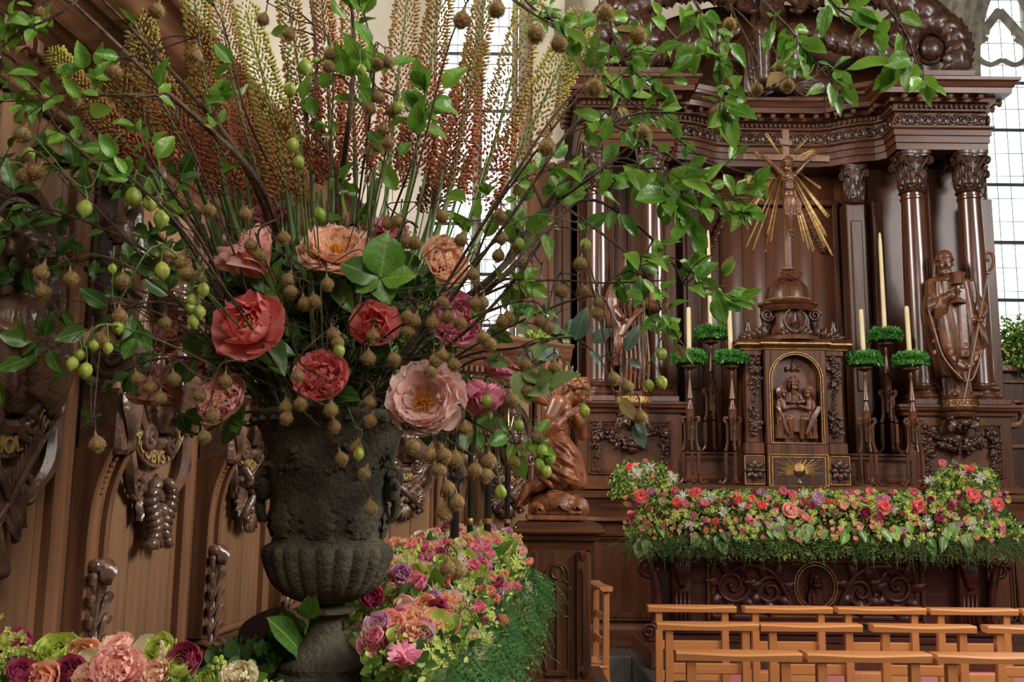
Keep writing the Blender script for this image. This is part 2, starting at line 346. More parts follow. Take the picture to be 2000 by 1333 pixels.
def fruit(mb, M, pts, rad, dens=70, rs=(.18, .34)):
    """garland of carved fruit, leaves and berries along a path; rad(t) is its radius"""
    P = spline(pts, 8); n = len(P)
    dens = int(dens*1.5)
    for i in range(dens):
        t = (i+random.random())/dens; c = P[min(n-1, int(t*(n-1)))]; R = rad(t); a = random.uniform(0, 2*PI); q = random.uniform(.3, 1)
        s = R*random.uniform(*rs); c2 = (c[0]+R*q*math.cos(a)*.85, c[1]-abs(R*.6*random.random()), c[2]+R*q*math.sin(a)*.7)
        if random.random() < .45:
            acanthus(mb, M @ T(*c2) @ Ry(random.uniform(-2.5, 2.5)) @ Rx(random.uniform(-.5, .3)) @ S(s*3.4), 1, .34, .2, .12, 3, 5, 7)
        else:
            for _ in range(random.choice((1, 1, 3))):
                d = .0 if _ == 0 else s*.9; b = random.uniform(0, 6.3); mb.ell((c2[0]+d*math.cos(b), c2[1]-random.random()*s*.5, c2[2]+d*math.sin(b)), s*random.uniform(.7, 1), 6, M)
def head(mb, M, beard=.0, hair='curly', seed=1, n=12, neck=True):
    """head of height 1, face towards -Y, centre of the head at the origin"""
    rr = random.Random(seed); e = lambda c, r, k=n: mb.ell(c, r, k, M)
    e((0, .06, .13), (.33, .4, .37)); e((0, -.1, -.06), (.27, .28, .36)); e((0, -.2, -.36), (.15, .14, .13))
    e((0, -.02, -.22), (.25, .22, .22)); mb.cap((0, -.36, .08), (0, -.46, -.1), .035, .062, 8, M); e((-.05, -.38, -.12), .045, 6); e((.05, -.38, -.12), .045, 6)
    for s in (-1, 1):
        mb.cap((s*.06, -.36, .11), (s*.22, -.29, .1), .038, .03, 6, M); e((s*.125, -.315, .03), (.062, .05, .04), 8)
        mb.cap((s*.07, -.35, .005), (s*.19, -.31, .0), .016, .014, 6, M); e((s*.17, -.25, -.12), .1, 8); e((s*.13, -.25, .03), (.12, .065, .1), 8)
        e((s*.335, .0, -.02), (.045, .09, .12), 8)
    mb.cap((-.075, -.36, -.215), (.075, -.36, -.215), .026, .026, 6, M); mb.cap((-.055, -.355, -.265), (.055, -.355, -.265), .03, .03, 6, M)
    if neck: mb.cap((0, .05, -.25), (0, .12, -.8), .19, .22, 10, M)
    if hair in ('curly', 'long'):
        for i in range(60):
            a = rr.uniform(-1, 1)*2.3+PI/2; z = rr.uniform(-.15, 1); q = math.sqrt(max(0, 1-z*z))
            c = (.36*q*math.cos(a), .07+.42*q*math.sin(a), .15+.37*z)
            if c[1] < -.2 and c[2] < .3: continue
            e(c, rr.uniform(.06, .11), 6)
    if hair == 'long':
        for s in (-1, 1):
            for j in range(4): mb.tube(spline([(s*(.28+.03*j), -.12+.12*j, .3), (s*(.38+.02*j), -.06+.12*j, 0), (s*(.36+.03*j), -.05+.12*j, -.35), (s*(.33), .02+.1*j, -.65)], 5), [.07, .085, .05], 6, M)
    if beard:
        for i in range(int(26)):
            x = rr.uniform(-.22, .22); l = beard*(1-abs(x)*2)*rr.uniform(.6, 1)
            mb.tube([(x, -.3+abs(x)*.5, -.28), (x*1.05+.02*math.sin(i), -.36+abs(x)*.5, -.34-l*.5), (x*.8, -.3+abs(x)*.4, -.36-l)], [.05, .045, .02], 5, M)
        mb.tube([(-.14, -.33, -.24), (-.05, -.385, -.175), (0, -.39, -.165), (.05, -.385, -.175), (.14, -.33, -.24)], .028, 6, M)
def hand(mb, M, curl=.5, side=1, spread=.12):
    """hand of length 1: wrist at origin, fingers along +Z, palm towards -Y, thumb on the side*X side"""
    mb.ell((0, 0, .26), (.19, .085, .27), 10, M); mb.cap((0, 0, -.12), (0, 0, .12), .13, .14, 8, M)
    for i, (x, l) in enumerate(((.14, .42), (.05, .48), (-.045, .45), (-.13, .36))):
        x *= side; a = 0; p = Vector((x, 0, .46)); r = .052; d0 = spread*x*2
        for k in range(3):
            a += curl*(.55, .8, .6)[k]; seg = l*(.45, .32, .23)[k]
            q = p+Vector((d0*seg, -math.sin(a)*seg, math.cos(a)*seg)); mb.cap(p, q, r, r*.88, 7, M); p = q; r *= .9
    p = Vector((side*.15, -.02, .14)); 
    for k, (dx, dy, dz, l) in enumerate(((.75, -.35, .6, .2), (.35, -.5*curl-.2, .85, .17), (.05, -.7*curl-.1, .8, .13))):
        d = Vector((side*dx, dy, dz)).normalized(); q = p+d*l; mb.cap(p, q, .068-.008*k, .06-.008*k, 7, M); p = q
def drape(mb, secs, folds=9, amp=.12, nt=72, M=None, seed=0, sharp=.7, twist=.6):
    """robe: closed loft through (z, cx, cy, rx, ry) with hanging folds"""
    rr = random.Random(seed); ph = [rr.uniform(0, 6.28) for _ in range(4)]; S_ = spline([tuple(s) for s in secs], 5); a = np.linspace(0, 2*PI, nt, endpoint=False); v = []; m = len(S_)
    for i, (z, cx, cy, rx, ry) in enumerate(S_):
        t = i/(m-1)
        f = 1-np.abs(np.sin(a*folds/2+ph[0]+twist*t*2))**sharp*2*amp+amp*.5*np.sin(a*(folds-3)+ph[1]-twist*t*3)+amp*.3*np.sin(a*(folds+5)+ph[2]+t*5)
        v.append(np.stack([cx+rx*f*np.cos(a), cy+ry*f*np.sin(a), np.full(nt, z)], 1))
    v = np.vstack(v); n = len(v); v = np.vstack([v, [(S_[0][1], S_[0][2], S_[0][0])], [(S_[-1][1], S_[-1][2], S_[-1][0])]])
    t_ = [(n, (j+1) % nt, j) for j in range(nt)]+[(n+1, (m-1)*nt+j, (m-1)*nt+(j+1) % nt) for j in range(nt)]
    mb.add(v, grid_faces(nt, m, True), t_, M)
def wing(mb, M, L=1, n=(9, 8, 7), sgn=1):
    """feathered wing spreading along +Z from the origin, layered feathers"""
    for lay, k in enumerate(n):
        for i in range(k):
            t = i/(k-1); a = sgn*(.15+1.0*t)+.1*lay; l = L*(1-.45*t)*(1-.25*lay); c = Vector((math.sin(a)*.0+sgn*.12*t*L, -.02*lay*L, L*(.2*(1-t))*.5))
            acanthus(mb, M @ T(*c) @ Ry(a) @ S(l, l, l), 1, .075+.015*lay, .05, .02, 1, 5, 8)
# ---------------------------------------------------------------- the setting
m = MB(); m.box(-5, 8, -2.5, 11, -.3, 0); flo = struct(m.build('floor', 'lead'))
tm = MB(); tm.bbox(-.296, .296, -.296, .296, 0, .012, .004); tme = tm.mesh('floor_tile', 'floor_stone', False)
for ix in range(-2, 10):
    for iy in range(0, 17):
        if ix*.6+.3 > 4.6 and iy > 10: continue
        link('tile', tme, flo, T(ix*.6+.3-.6, iy*.6+.6, 0))
wb = MB()
ZW = 7.2; YW = 9.2
def wallbox(x0, x1, z0, z1, y0=YW, y1=YW+.45): wb.box(x0, x1, y0, y1, z0, z1)
wallbox(-4.2, -.80, 0, ZW); wallbox(-.80, .06, 0, 2.45); wallbox(.45, 1.2, 0, ZW); wallbox(1.2, 3.7, 0, ZW); wallbox(3.7, 4.46, 0, ZW); wallbox(4.46, 6.4, 0, 2.7); wallbox(6.4, 7.4, 0, ZW)
# splayed jambs and window arch
def wedge(pts, z0, z1): wb.prism([(0, 0)]*3, 0, 0) if 0 else wb.add([(x, y, z) for z in (z0, z1) for x, y in pts], [tuple(range(4)), tuple(range(7, 3, -1))]+[(j, (j+1) % 4, 4+(j+1) % 4, 4+j) for j in range(4)])
wedge([(.06, YW+.4), (.16, YW), (.47, YW-.3), (.47, YW+.45)], 0, ZW)
struct(wb.build('wall_back', 'plaster', smooth=False))
wr = MB(); wr.box(7.0, 7.3, -2.5, 9.6, 0, ZW); struct(wr.build('wall_right', 'low_bounce_wall', smooth=False))
wl = MB(); wl.box(-4.5, -4.2, -2.5, 9.6, 0, ZW); struct(wl.build('wall_left', 'plaster', smooth=False))
wf = MB(); wf.box(-4.5, 7.3, -2.9, -2.5, 0, ZW); struct(wf.build('wall_front', 'low_bounce_wall', smooth=False))
cm = MB(); cm.box(-4.5, 7.3, -2.5, 9.7, ZW, ZW+.2); struct(cm.build('ceiling', 'low_bounce_wall', smooth=False))
def leaded(name, x0, x1, z0, z1, nx, nz, y, mull=(), bars=(), shape=None, cw=.0032):
    fr = MB(); fr.bbox(x0-.05, x0, y-.08, y+.08, z0, z1, .01); fr.bbox(x1, x1+.05, y-.08, y+.08, z0, z1, .01); fr.bbox(x0-.05, x1+.05, y-.08, y+.08, z0-.1, z0, .01)
    root = struct(fr.build(name, 'stone'))
    for mx in mull:
        mm = MB(); mm.add([(mx+a, y+b, z) for z in (z0, z1) for a, b in ((-.045, .05), (-.045, -.03), (-.015, -.11), (.015, -.11), (.045, -.03), (.045, .05))],
                          [(j, (j+1) % 6, 6+(j+1) % 6, 6+j) for j in range(6)]); mm.build('mullion', 'stone', root, smooth=False)
    for bz in bars:
        bb = MB(); bb.tube([(x0, y-.02, bz), (x1, y-.02, bz)], .018, 8); bb.build('saddle_bar', 'iron_bar', root)
    pw = (x1-x0)/nx; ph = (z1-z0)/nz; pm = MB(); pm.box(.003, pw-.003, -.002, .002, .003, ph-.003); pme = pm.mesh('pane', 'glass', False)
    ld = MB()
    for i in range(nx+1): ld.bbox(x0+i*pw-cw, x0+i*pw+cw, y-.006, y+.006, z0, z1, .002)
    for k in range(nz+1): ld.bbox(x0, x1, y-.0055, y+.0055, z0+k*ph-cw, z0+k*ph+cw, .001)
    ld.build('lead_came', 'lead', root)
    for i in range(nx):
        for k in range(nz):
            if shape is None or shape(x0+(i+.5)*pw, z0+(k+.5)*ph): link('pane', pme, root, T(x0+i*pw, y, z0+k*ph))
    return root
leaded('window_1', -.78, .04, 2.5, 6.9, 8, 22, YW+.2, mull=(-.36,), bars=(3.05, 3.55, 4.05, 4.6, 5.2, 5.8))
leaded('window_2', 4.48, 6.3, 2.75, 6.9, 14, 18, YW+.2, mull=(5.15, 5.8), bars=(3.35, 3.92, 4.5, 5.06, 5.55), cw=.0022)
# tracery of the right window: moulded ribs
tr = MB()
def rib(pts, r=.05): tr.tube(spline(pts, 8), r, 8)
y = YW+.12
for cx, w_ in ((4.83, .33), (5.48, .3)):
    for s in (-1, 1): rib([(cx+s*w_, y, 5.5), (cx+s*w_, y, 5.72), (cx+s*w_*.75, y, 5.95), (cx, y, 6.28)], .045)
    for k in range(3):
        a0 = PI/2+(k-1)*2.1; c = (cx+.13*math.cos(a0), 5.93+.15*math.sin(a0)); rib([(c[0]+.14*math.cos(a0-1.9+q*.95), y, c[1]+.14*math.sin(a0-1.9+q*.95)) for q in range(5)], .026)
rib([(4.48, y, 5.35), (4.5, y, 5.9), (4.7, y, 6.5), (5.1, y, 7.1)], .07); rib([(5.15, y, 6.2), (5.05, y, 6.6), (5.25, y, 7.)], .05); rib([(5.15, y, 6.25), (5.4, y, 6.6), (5.3, y, 7.)], .05)
for i, (dx, dy, r_) in enumerate(((0, 0, .09), (-.14, -.12, .07), (-.27, -.22, .06))):
    rib([(4.44+dx, YW-.02+dy, 2.7), (4.44+dx, YW-.02+dy, 5.3), (4.52+dx, YW-.02+dy, 6.1), (4.8+dx, YW-.02+dy, 6.8), (5.1+dx, YW-.02+dy, 7.3)], r_)
struct(tr.build('trim_1', 'stone'))
jb = MB()
for dx, r_ in ((.10, .06), (.0, .03)): jb.tube([(dx, YW-.02, 2.45), (dx, YW-.02, 7.1)], r_, 10)
jb.box(-.83, .5, YW-.35, YW+.3, 2.38, 2.46); struct(jb.build('trim_2', 'stone'))
# ---------------------------------------------------------------- choir stall backs
def stall_bay(M, text, near, word, variant, partial=None, pilaster=True, tp=0):
    w_ = .72 if partial is None else partial
    root = thing('stall_panelling', near, 'wall panelling', M=M)
    z0, z1 = 1.0, 2.34+tp; a, b = .07, w_-.26
    nb = max(1, round((b-a)/.13)); pw = (b-a)/nb; pm = MB(); pm.bbox(.0015, pw-.0015, -.012, .012, z0, z1, .003); pme = pm.mesh('board', 'stall_oak', False)
    for i in range(nb): link('board', pme, root, T(a+i*pw, -.012+random.uniform(-.0015, .0015), 0))
    fr = MB()
    for (x0, x1, d) in ((.045, .066, .03), (w_-.258, w_-.235, .03), (w_-.232, w_-.187, .055), (w_-.184, w_-.147, .045), (w_-.144, w_-.132, .03)):
        fr.bbox(x0, x1, -d, .02, .96, z1+.05, .009)
    fr.build('moulding', 'stall_moulding', root)
    rl = MB(); rl.bbox(a-.02, b+.02, -.05, .02, .975, 1.0, .008); rl.bbox(0, w_, -.035, .02, .86, .975, .006); rl.bbox(0, w_, -.055, .02, .83, .86, .008); rl.bbox(0, w_, -.03, .02, .1, .83, .006)
    rl.build('bottom_rail', 'stall_across', root)
    trl = MB(); trl.bbox(a-.02, b+.02, -.05, .02, z1, z1+.03, .008); trl.build('top_rail', 'stall_moulding', root)
    # canopy cornice in three steps with dentil strip
    cn = MB(); prof = [(0, 2.36), (.05, 2.362), (.05, 2.375), (.06, 2.38), (.06, 2.395), (.095, 2.40), (.095, 2.45), (.12, 2.455), (.13, 2.47), (.15, 2.475), (.15, 2.485), (.2, 2.487), (.205, 2.51), (.22, 2.512), (.225, 2.53), (.28, 2.535), (.29, 2.56), (.305, 2.575), (.31, 2.60), (.33, 2.605), (.345, 2.612), (.345, 2.63), (0, 2.64)]
    cn.moulding([(0, 0), (w_, 0)], [(o_*(1+tp*2.3), z_+tp) for o_, z_ in prof]); cn.build('canopy_cornice', 'stall_across', root, smooth=False)
    dn = MB()
    for i in range(int(w_/.04)): dn.bbox(.008+i*.04, .03+i*.04, (-.118 if not tp else -.07), (-.09 if not tp else -.04), 2.405+tp, 2.44+tp, .003)
    dn.build('dentil_band', 'stall_moulding', root)
    if pilaster:
        k0 = 0
        p = MB(); p.bbox(-.05, .05, -.05, .02, .9, 2.36+tp, .006); p.bbox(-.062, -.052, -.04, .02, .9, 2.36+tp, .008); p.bbox(.052, .062, -.04, .02, .9, 2.36+tp, .008)
        p.build('pilaster_back', 'stall_dark_oak', root)
        sh = MB()     # console shaft that swells forward towards its top
        zs = np.linspace(1.0, 1.56, 16)
        for x0, x1, dd in ((-.055, -.03, .012), (-.026, .026, 0), (.03, .055, .012)):
            v = []
            for z in zs:
                t = max(0, (z-1.29)/.27); o = .075+.05*t**3+dd
                v += [(x0, -o, z), (x1, -o, z), (x1, -.03, z), (x0, -.03, z)]
            sh.add(v, grid_faces(4, len(zs), True))
        for k in range(7): sh.ell((0, -.085-.055*((k+1)/9)**2, 1.45+k*.014), .0075, 6)
        sh.build('console_shaft', 'stall_moulding', root)
        bl = MB(); bl.bbox(-.05, .05, -.15, -.03, 1.545, 1.71, .012)
        for k in range(5): acanthus(bl, T((k-2)*.02, -.148, 1.7) @ Ry(PI+(k-2)*.16) @ S(1), .15, .02, .018, .0, 1, 5, 8)
        bl.ell((0, -.15, 1.69), (.05, .03, .02), 10)
        bl.build('acanthus_block', 'stall_carving', root)
        vo = MB()
        for x in (-.062, .062): spiral(vo, T(x*.9, -.115, 1.79) @ Rz(PI/2), .062, 2, .012, 1, 0, 8)
        vo.tube([(-.05, -.115, 1.79), (.05, -.115, 1.79)], .06, 20)
        for k in range(6): vo.tube([(-.05+.02*k, -.175, 1.76), (-.05+.02*k, -.182, 1.8), (-.05+.02*k, -.165, 1.85), (-.05+.02*k, -.12, 1.88)], .008, 6)
        # herm above: scroll, berries and upper scroll carrying the cornice
        for k in range(14): vo.ell((random.uniform(-.04, .04), -.09-random.random()*.04, 1.9+k*(.02+tp*.03)), random.uniform(.02, .034), 8)
        acanthus(vo, T(0, -.1, 1.88) @ S(1), .34+tp*.7, .055, .05, .03, 4)
        vo.tube([(-.042, -.12, 2.29+tp), (.042, -.12, 2.29+tp)], .05, 20)
        for x in (-.055, .055): spiral(vo, T(x*.85, -.12, 2.29+tp) @ Rz(PI/2), .052, 2, .015, -1, 0, 8)
        vo.build('console_scroll', 'stall_carving', root)
        dr = MB()
        dr.cap((-.026, -.098, 1.27), (.026, -.098, 1.27), .018, .018, 12)
        for k in range(5): acanthus(dr, T((k-2)*.013, -.1, 1.285) @ Ry(PI+(k-2)*.2) @ S(1), .075, .016, .03, .02, 2, 5, 7)
        dr.tube([(0, -.08, .98), (0, -.09, 1.12), (0, -.095, 1.25)], [.006, .009, .014], 8)
        for k in range(5):
            for s in (-1, 1):
                z = .985+.052*k; dr.tube(spline([(s*.004, -.08, z-.04), (s*.022, -.095, z+.005), (s*.034, -.1, z+.045), (s*.046, -.105, z+.052), (s*.045, -.102, z+.034)], 4), [.003, .007, .011, .007], 7)
                acanthus(dr, T(s*.01, -.082, z-.03) @ Ry(s*.42), .075, .012, .014, .01, 2, 5, 7)
        dr.build('leaf_drop', 'stall_carving', root)
        ft = MB(); ft.tube([(-.05, -.09, .945), (.05, -.09, .945)], .038, 20)
        for x in (-.06, .06): spiral(ft, T(x*.85, -.09, .945) @ Rz(PI/2), .04, 1.8, .012, 1, 0, 8)
        ft.build('foot_scroll', 'stall_moulding', root)
        for o_ in root.children[k0:] if 0 else [c for c in root.children if c.name.split('.')[0] in ('pilaster_back', 'console_shaft', 'acanthus_block', 'console_scroll', 'leaf_drop', 'foot_scroll')]: o_.matrix_local = T(-.09, 0, 0)
    if text is None: return root
    # carved oval medallion with bust, name ribbon and hanging emblem
    cx = (a+b)/2; y0 = -.03
    rg = MB(); aa = np.linspace(0, 2*PI, 49); rg.tube([(cx+.17*math.cos(t), y0-.02, 1.86+tp*.3+(.27+tp*.25)*math.sin(t)) for t in aa], .02, 8); rg.tube([(cx+.145*math.cos(t), y0-.012, 1.86+tp*.3+(.24+tp*.25)*math.sin(t)) for t in aa], .011, 6)
    rg.build('medallion_ring', 'stall_carving', root)
    bu = MB(); hs = .19; head(bu, T(cx+.01, y0-.055, 1.98+tp*.35) @ Rz((-.5, .5, .3, -.4, .2, -.3)[variant % 6]) @ S(hs, hs*.75, hs), beard=.45 if variant % 2 == 0 else .25, hair='curly', seed=variant+3, n=12)
    drape(bu, [(1.62, cx, y0-.03, .05, .03), (1.68, cx, y0-.04, .11, .06), (1.78, cx, y0-.05, .14, .075), (1.84, cx, y0-.05, .12, .07), (1.88, cx, y0-.05, .05, .05)], 10, .14, 48, seed=variant)
    for k in range(6): bu.tube(spline([(cx-.12+.04*k, y0-.05, 1.84-.02*abs(k-2)), (cx-.08+.03*k, y0-.12, 1.75), (cx-.02+.02*k, y0-.09, 1.66-.01*k)], 5), [.012, .02, .008], 6)
    bo = bu.build('bust', 'stall_carving', root, smooth=True, sharp=None); remesh(bo, .006, 2)
    # ribbon
    rb = MB(); n = 25; v = []
    for i in range(n):
        t = -1.15+2.3*i/(n-1); r = .17
        for rr_, yy in ((r-.028, -.006), (r-.028, -.014), (r+.028, -.014), (r+.028, -.006)): v.append((cx+rr_*math.sin(t), y0+yy-.012, 1.72-rr_*math.cos(t)))
    rb.add(v, grid_faces(4, n, True)); rb.build('name_ribbon', 'stall_carving', root)
    tme = text_mesh(text, .052, 'gold_letter', .0025, arc=.17)
    lt = link('lettering', tme, root, T(cx, y0-.029, 1.548)); 
    sc_ = MB()
    for s in (-1, 1):
        spiral(sc_, T(cx+s*.175, y0-.025, 1.66), .04, 1.7, .014, s, .01); spiral(sc_, T(cx+s*.07, y0-.03, 1.60), .034, 1.8, .012, -s, .01)
        curve_tube(sc_, Matrix(), [(cx+s*.19, y0-.02, 1.64), (cx+s*.17, y0-.03, 1.52), (cx+s*.12, y0-.02, 1.45), (cx+s*.05, y0-.02, 1.42)], [.018, .022, .014, .01]); spiral(sc_, T(cx+s*.10, y0-.02, 1.46), .035, 1.5, .011, -s)
        acanthus(sc_, T(cx+s*.02, y0-.01, 1.5) @ Ry(PI-s*.5), .16, .035, .03, .02, 3)
    sc_.build('scrollwork', 'stall_carving', root)
    em = MB()
    if variant % 3 == 0:      # palm branch and knife
        for s in (-1, 1):
            em.tube(spline([(cx-s*.06, y0-.03, 1.34), (cx+s*.01, y0-.05, 1.44), (cx+s*.12, y0-.04, 1.58)], 6), .007, 6)
            for k in range(14):
                t = k/14; px = cx-s*.06+s*.18*t; pz = 1.34+.24*t
                for q in (-1, 1): acanthus(em, T(px, y0-.04, pz) @ Ry(s*.5+q*.45), .06, .006, .006, .0, 1, 3, 4)
        em.cap((cx-.02, y0-.03, 1.40), (cx+.02, y0-.03, 1.28), .012, .02)
    elif variant % 3 == 1:      # fruiting twist
        for s in (-1, 1):
            for k in range(9): em.ell((cx+s*(.045+.018*math.sin(k*.8)), y0-.045, 1.47-.02*k), (.03, .026, .018), 8, None, (0, s*.6, 0))
        for k in range(5): acanthus(em, T(cx, y0-.03, 1.40) @ Ry(PI+(k-2)*.25), .12, .018, .02, .015, 2, 5, 7)
        em.ell((cx, y0-.05, 1.40), .022, 8)
    else:        # crossed staves with tassels
        for s in (-1, 1):
            em.tube([(cx-s*.12, y0-.05, 1.54), (cx, y0-.06-.01*s, 1.45), (cx+s*.10, y0-.05, 1.36)], .016, 8)
            for k in range(6): em.ell((cx-s*.1+s*.035*k, y0-.052, 1.525-.033*k), .02, 6)
            for k in range(5): acanthus(em, T(cx+s*.07, y0-.03, 1.42) @ Ry(s*(.6+k*.5)), .07, .014, .014, .01, 2, 4, 5)
        for k in range(5): acanthus(em, T(cx, y0-.03, 1.40) @ Ry(PI+(k-2)*.3), .1, .016, .02, .015, 2, 5, 7)
    em.build('carved_emblem', 'stall_carving', root, sharp=None)
    return root
def wallM(x, y, d):
    d = Vector(d).normalized(); return Matrix(((d.x, -d.y, 0, x), (d.y, d.x, 0, y), (0, 0, 1, 0), (0, 0, 0, 1)))
dn_ = Vector((.111, 1)); step = .7245
for k, (txt, lab) in enumerate((('S. BARTHOLOMEVS', 'oak stall panelling at the left edge with a feathered oval medallion and a palm branch'),
                                ('S. JACOBVS MINOR', 'oak stall panelling with gilt ribbon and twisted fruit drop, second bay from the left edge'),
                                ('S. IVDAS', 'oak stall panelling with tasselled emblem, just left of the dark urn'),
                                ('S. MATHIAS', 'oak stall panelling partly hidden behind the dark urn'))):
    Y = 1.92+.72*k; stall_bay(wallM(.111*Y-1.4, Y, dn_), txt, lab, txt, (0, 1, 2, 3)[k])
Y = 4.8; stall_bay(wallM(.111*Y-1.4, Y, dn_), None, 'narrow end strip of oak panelling behind the urn', '', 0, partial=.5)
Y = 1.2; stall_bay(wallM(.111*Y-1.4, Y, dn_), None, 'plain oak stall panelling cut off by the left edge of the photograph', '', 0)
ad = Vector((.766, .643))
stall_bay(wallM(-.81, 5.3, ad), 'S. ANDREAS', 'oak stall panelling with crossed staves and the letters ANDRE, right of the urn', '', 5, tp=-.25)
stall_bay(wallM(-.81+.766*.72, 5.3+.643*.72, ad), 'S. PETRVS', 'oak stall panelling with a carved oval behind the black poles, left of the angel', '', 2, tp=-.25)
for M_, w_, zt_ in ((wallM(.111*1.2-1.4, 1.2, dn_), 4.16, 2.6), (wallM(-.81, 5.3, ad), 1.46, 2.35)):
    bk = MB(); bk.box(0, w_, .021, .45, 0, zt_, M_); struct(bk.build('wall_left', 'plaster', smooth=False))
# ---------------------------------------------------------------- the altarpiece
XC = 2.27
def box_at(name, x0, x1, y0, y1, z0, z1, m_, parent, b=.006):
    mb = MB(); mb.bbox(x0, x1, y0, y1, z0, z1, b); return mb.build(name, m_, parent)
def panel_frame(mb, x0, x1, z0, z1, y, w_=.03, d=.025):
    for i, (o, dd) in enumerate(((0, d), (w_*.45, d*.65), (w_*.8, d*.3))):
        ww = w_*.4
        mb.bbox(x0+o, x1-o, y-dd, y+.01, z1-o-ww, z1-o, .004); mb.bbox(x0+o, x1-o, y-dd, y+.01, z0+o, z0+o+ww, .004)
        mb.bbox(x0+o, x0+o+ww, y-dd, y+.01, z0+o, z1-o, .004); mb.bbox(x1-o-ww, x1-o, y-dd, y+.01, z0+o, z1-o, .004)
alt = thing('altarpiece', 'tall dark carved oak altarpiece with fluted-free columns, cornice and scrolled top', 'altarpiece', (XC, 8.2, .3))
alt['label'] = 'tall dark carved oak altarpiece with smooth columns, heavy cornice and scrolled pediment'
AM = T(-XC, -8.2, -.3)
class PB(MB):      # builder whose parts belong to the altarpiece, written in room coordinates
    def build(s, name, mats, parent=None, **kw):
        if parent is None: o = MB.build(s, name, mats, alt, **kw); o.matrix_local = AM; return o
        return MB.build(s, name, mats, parent, **kw)
cap = MB()      # Corinthian capital, unit: base radius .09, height .34
cap.lathe([(.0, 0), (.1, 0), (.112, .012), (.1, .026), (.088, .03), (.09, .12), (.105, .22), (.125, .3), (0, .3)], 24)
for k in range(8):
    acanthus(cap, Rz(k*PI/4) @ T(0, -.085, .03), .13, .045, .03, .035, 3, 7, 9)
    acanthus(cap, Rz(k*PI/4+PI/8) @ T(0, -.088, .08), .16, .04, .032, .04, 3, 7, 9)
for k in range(4):
    M = Rz(k*PI/2+PI/4)
    for s in (-1, 1):
        cap.tube([(s*.04, -.09, .16), (s*.03, -.11, .22), (s*.012, -.15, .285)], [.008, .012, .012], 6, M)
    spiral(cap, M @ T(.0, -.155, .262) @ Rz(PI/2), .034, 1.7, .011, 1); spiral(cap, M @ T(.016, -.15, .262) @ Rz(PI/2), .032, 1.7, .01, 1)
    M = Rz(k*PI/2)
    for s in (-1, 1): spiral(cap, M @ T(s*.026, -.115, .268), .024, 1.5, .007, -s)
    cap.ell((0, -.128, .3), (.02, .014, .022), 8, M)
n = 24; aa = [(2*PI*i/n) for i in range(n)]
ab = [( (.125+.045*abs(math.sin(2*t))**2.0)*math.cos(t), (.125+.045*abs(math.sin(2*t))**2.0)*math.sin(t)) for t in aa]
for z0_, z1_, k in ((.3, .32, .96), (.32, .345, 1.04)): cap.add([(x*k, y*k, z) for z in (z0_, z1_) for x, y in ab]+[(0, 0, z0_), (0, 0, z1_)], [(j, (j+1) % n, n+(j+1) % n, n+j) for j in range(n)], [(2*n, (j+1) % n, j) for j in range(n)]+[(2*n+1, n+j, n+(j+1) % n) for j in range(n)])
cap_me = cap.mesh('capital', 'carved_oak'); cap_me.set_sharp_from_angle(angle=.7)
def column(x, y):
    c = PB(); c.lathe([(0, 2.36), (.112, 2.36), (.106, 2.4), (.106, 2.8), (.102, 3.4), (.09, 3.99), (0, 3.99)], 40, T(x, y, 0)); c.lathe([(.106, 2.355), (.118, 2.36), (.118, 2.375), (.106, 2.385)], 40, T(x, y, 0)); c.lathe([(.09, 3.93), (.1, 3.94), (.1, 3.955), (.09, 3.965)], 40, T(x, y, 0))
    col = c.build('column', 'column_oak')
    link('capital', cap_me, col, T(x, y, 3.99))
    b = MB(); b.lathe([(0, 2.24), (.15, 2.25), (.158, 2.27), (.15, 2.29), (.128, 2.3), (.122, 2.315), (.135, 2.325), (.14, 2.335), (.13, 2.35), (.11, 2.36), (0, 2.362)], 40, T(x, y, 0)); b.bbox(x-.165, x+.165, y-.165, y+.165, 2.2, 2.25, .006)
    b.build('column_base', 'column_oak', col)
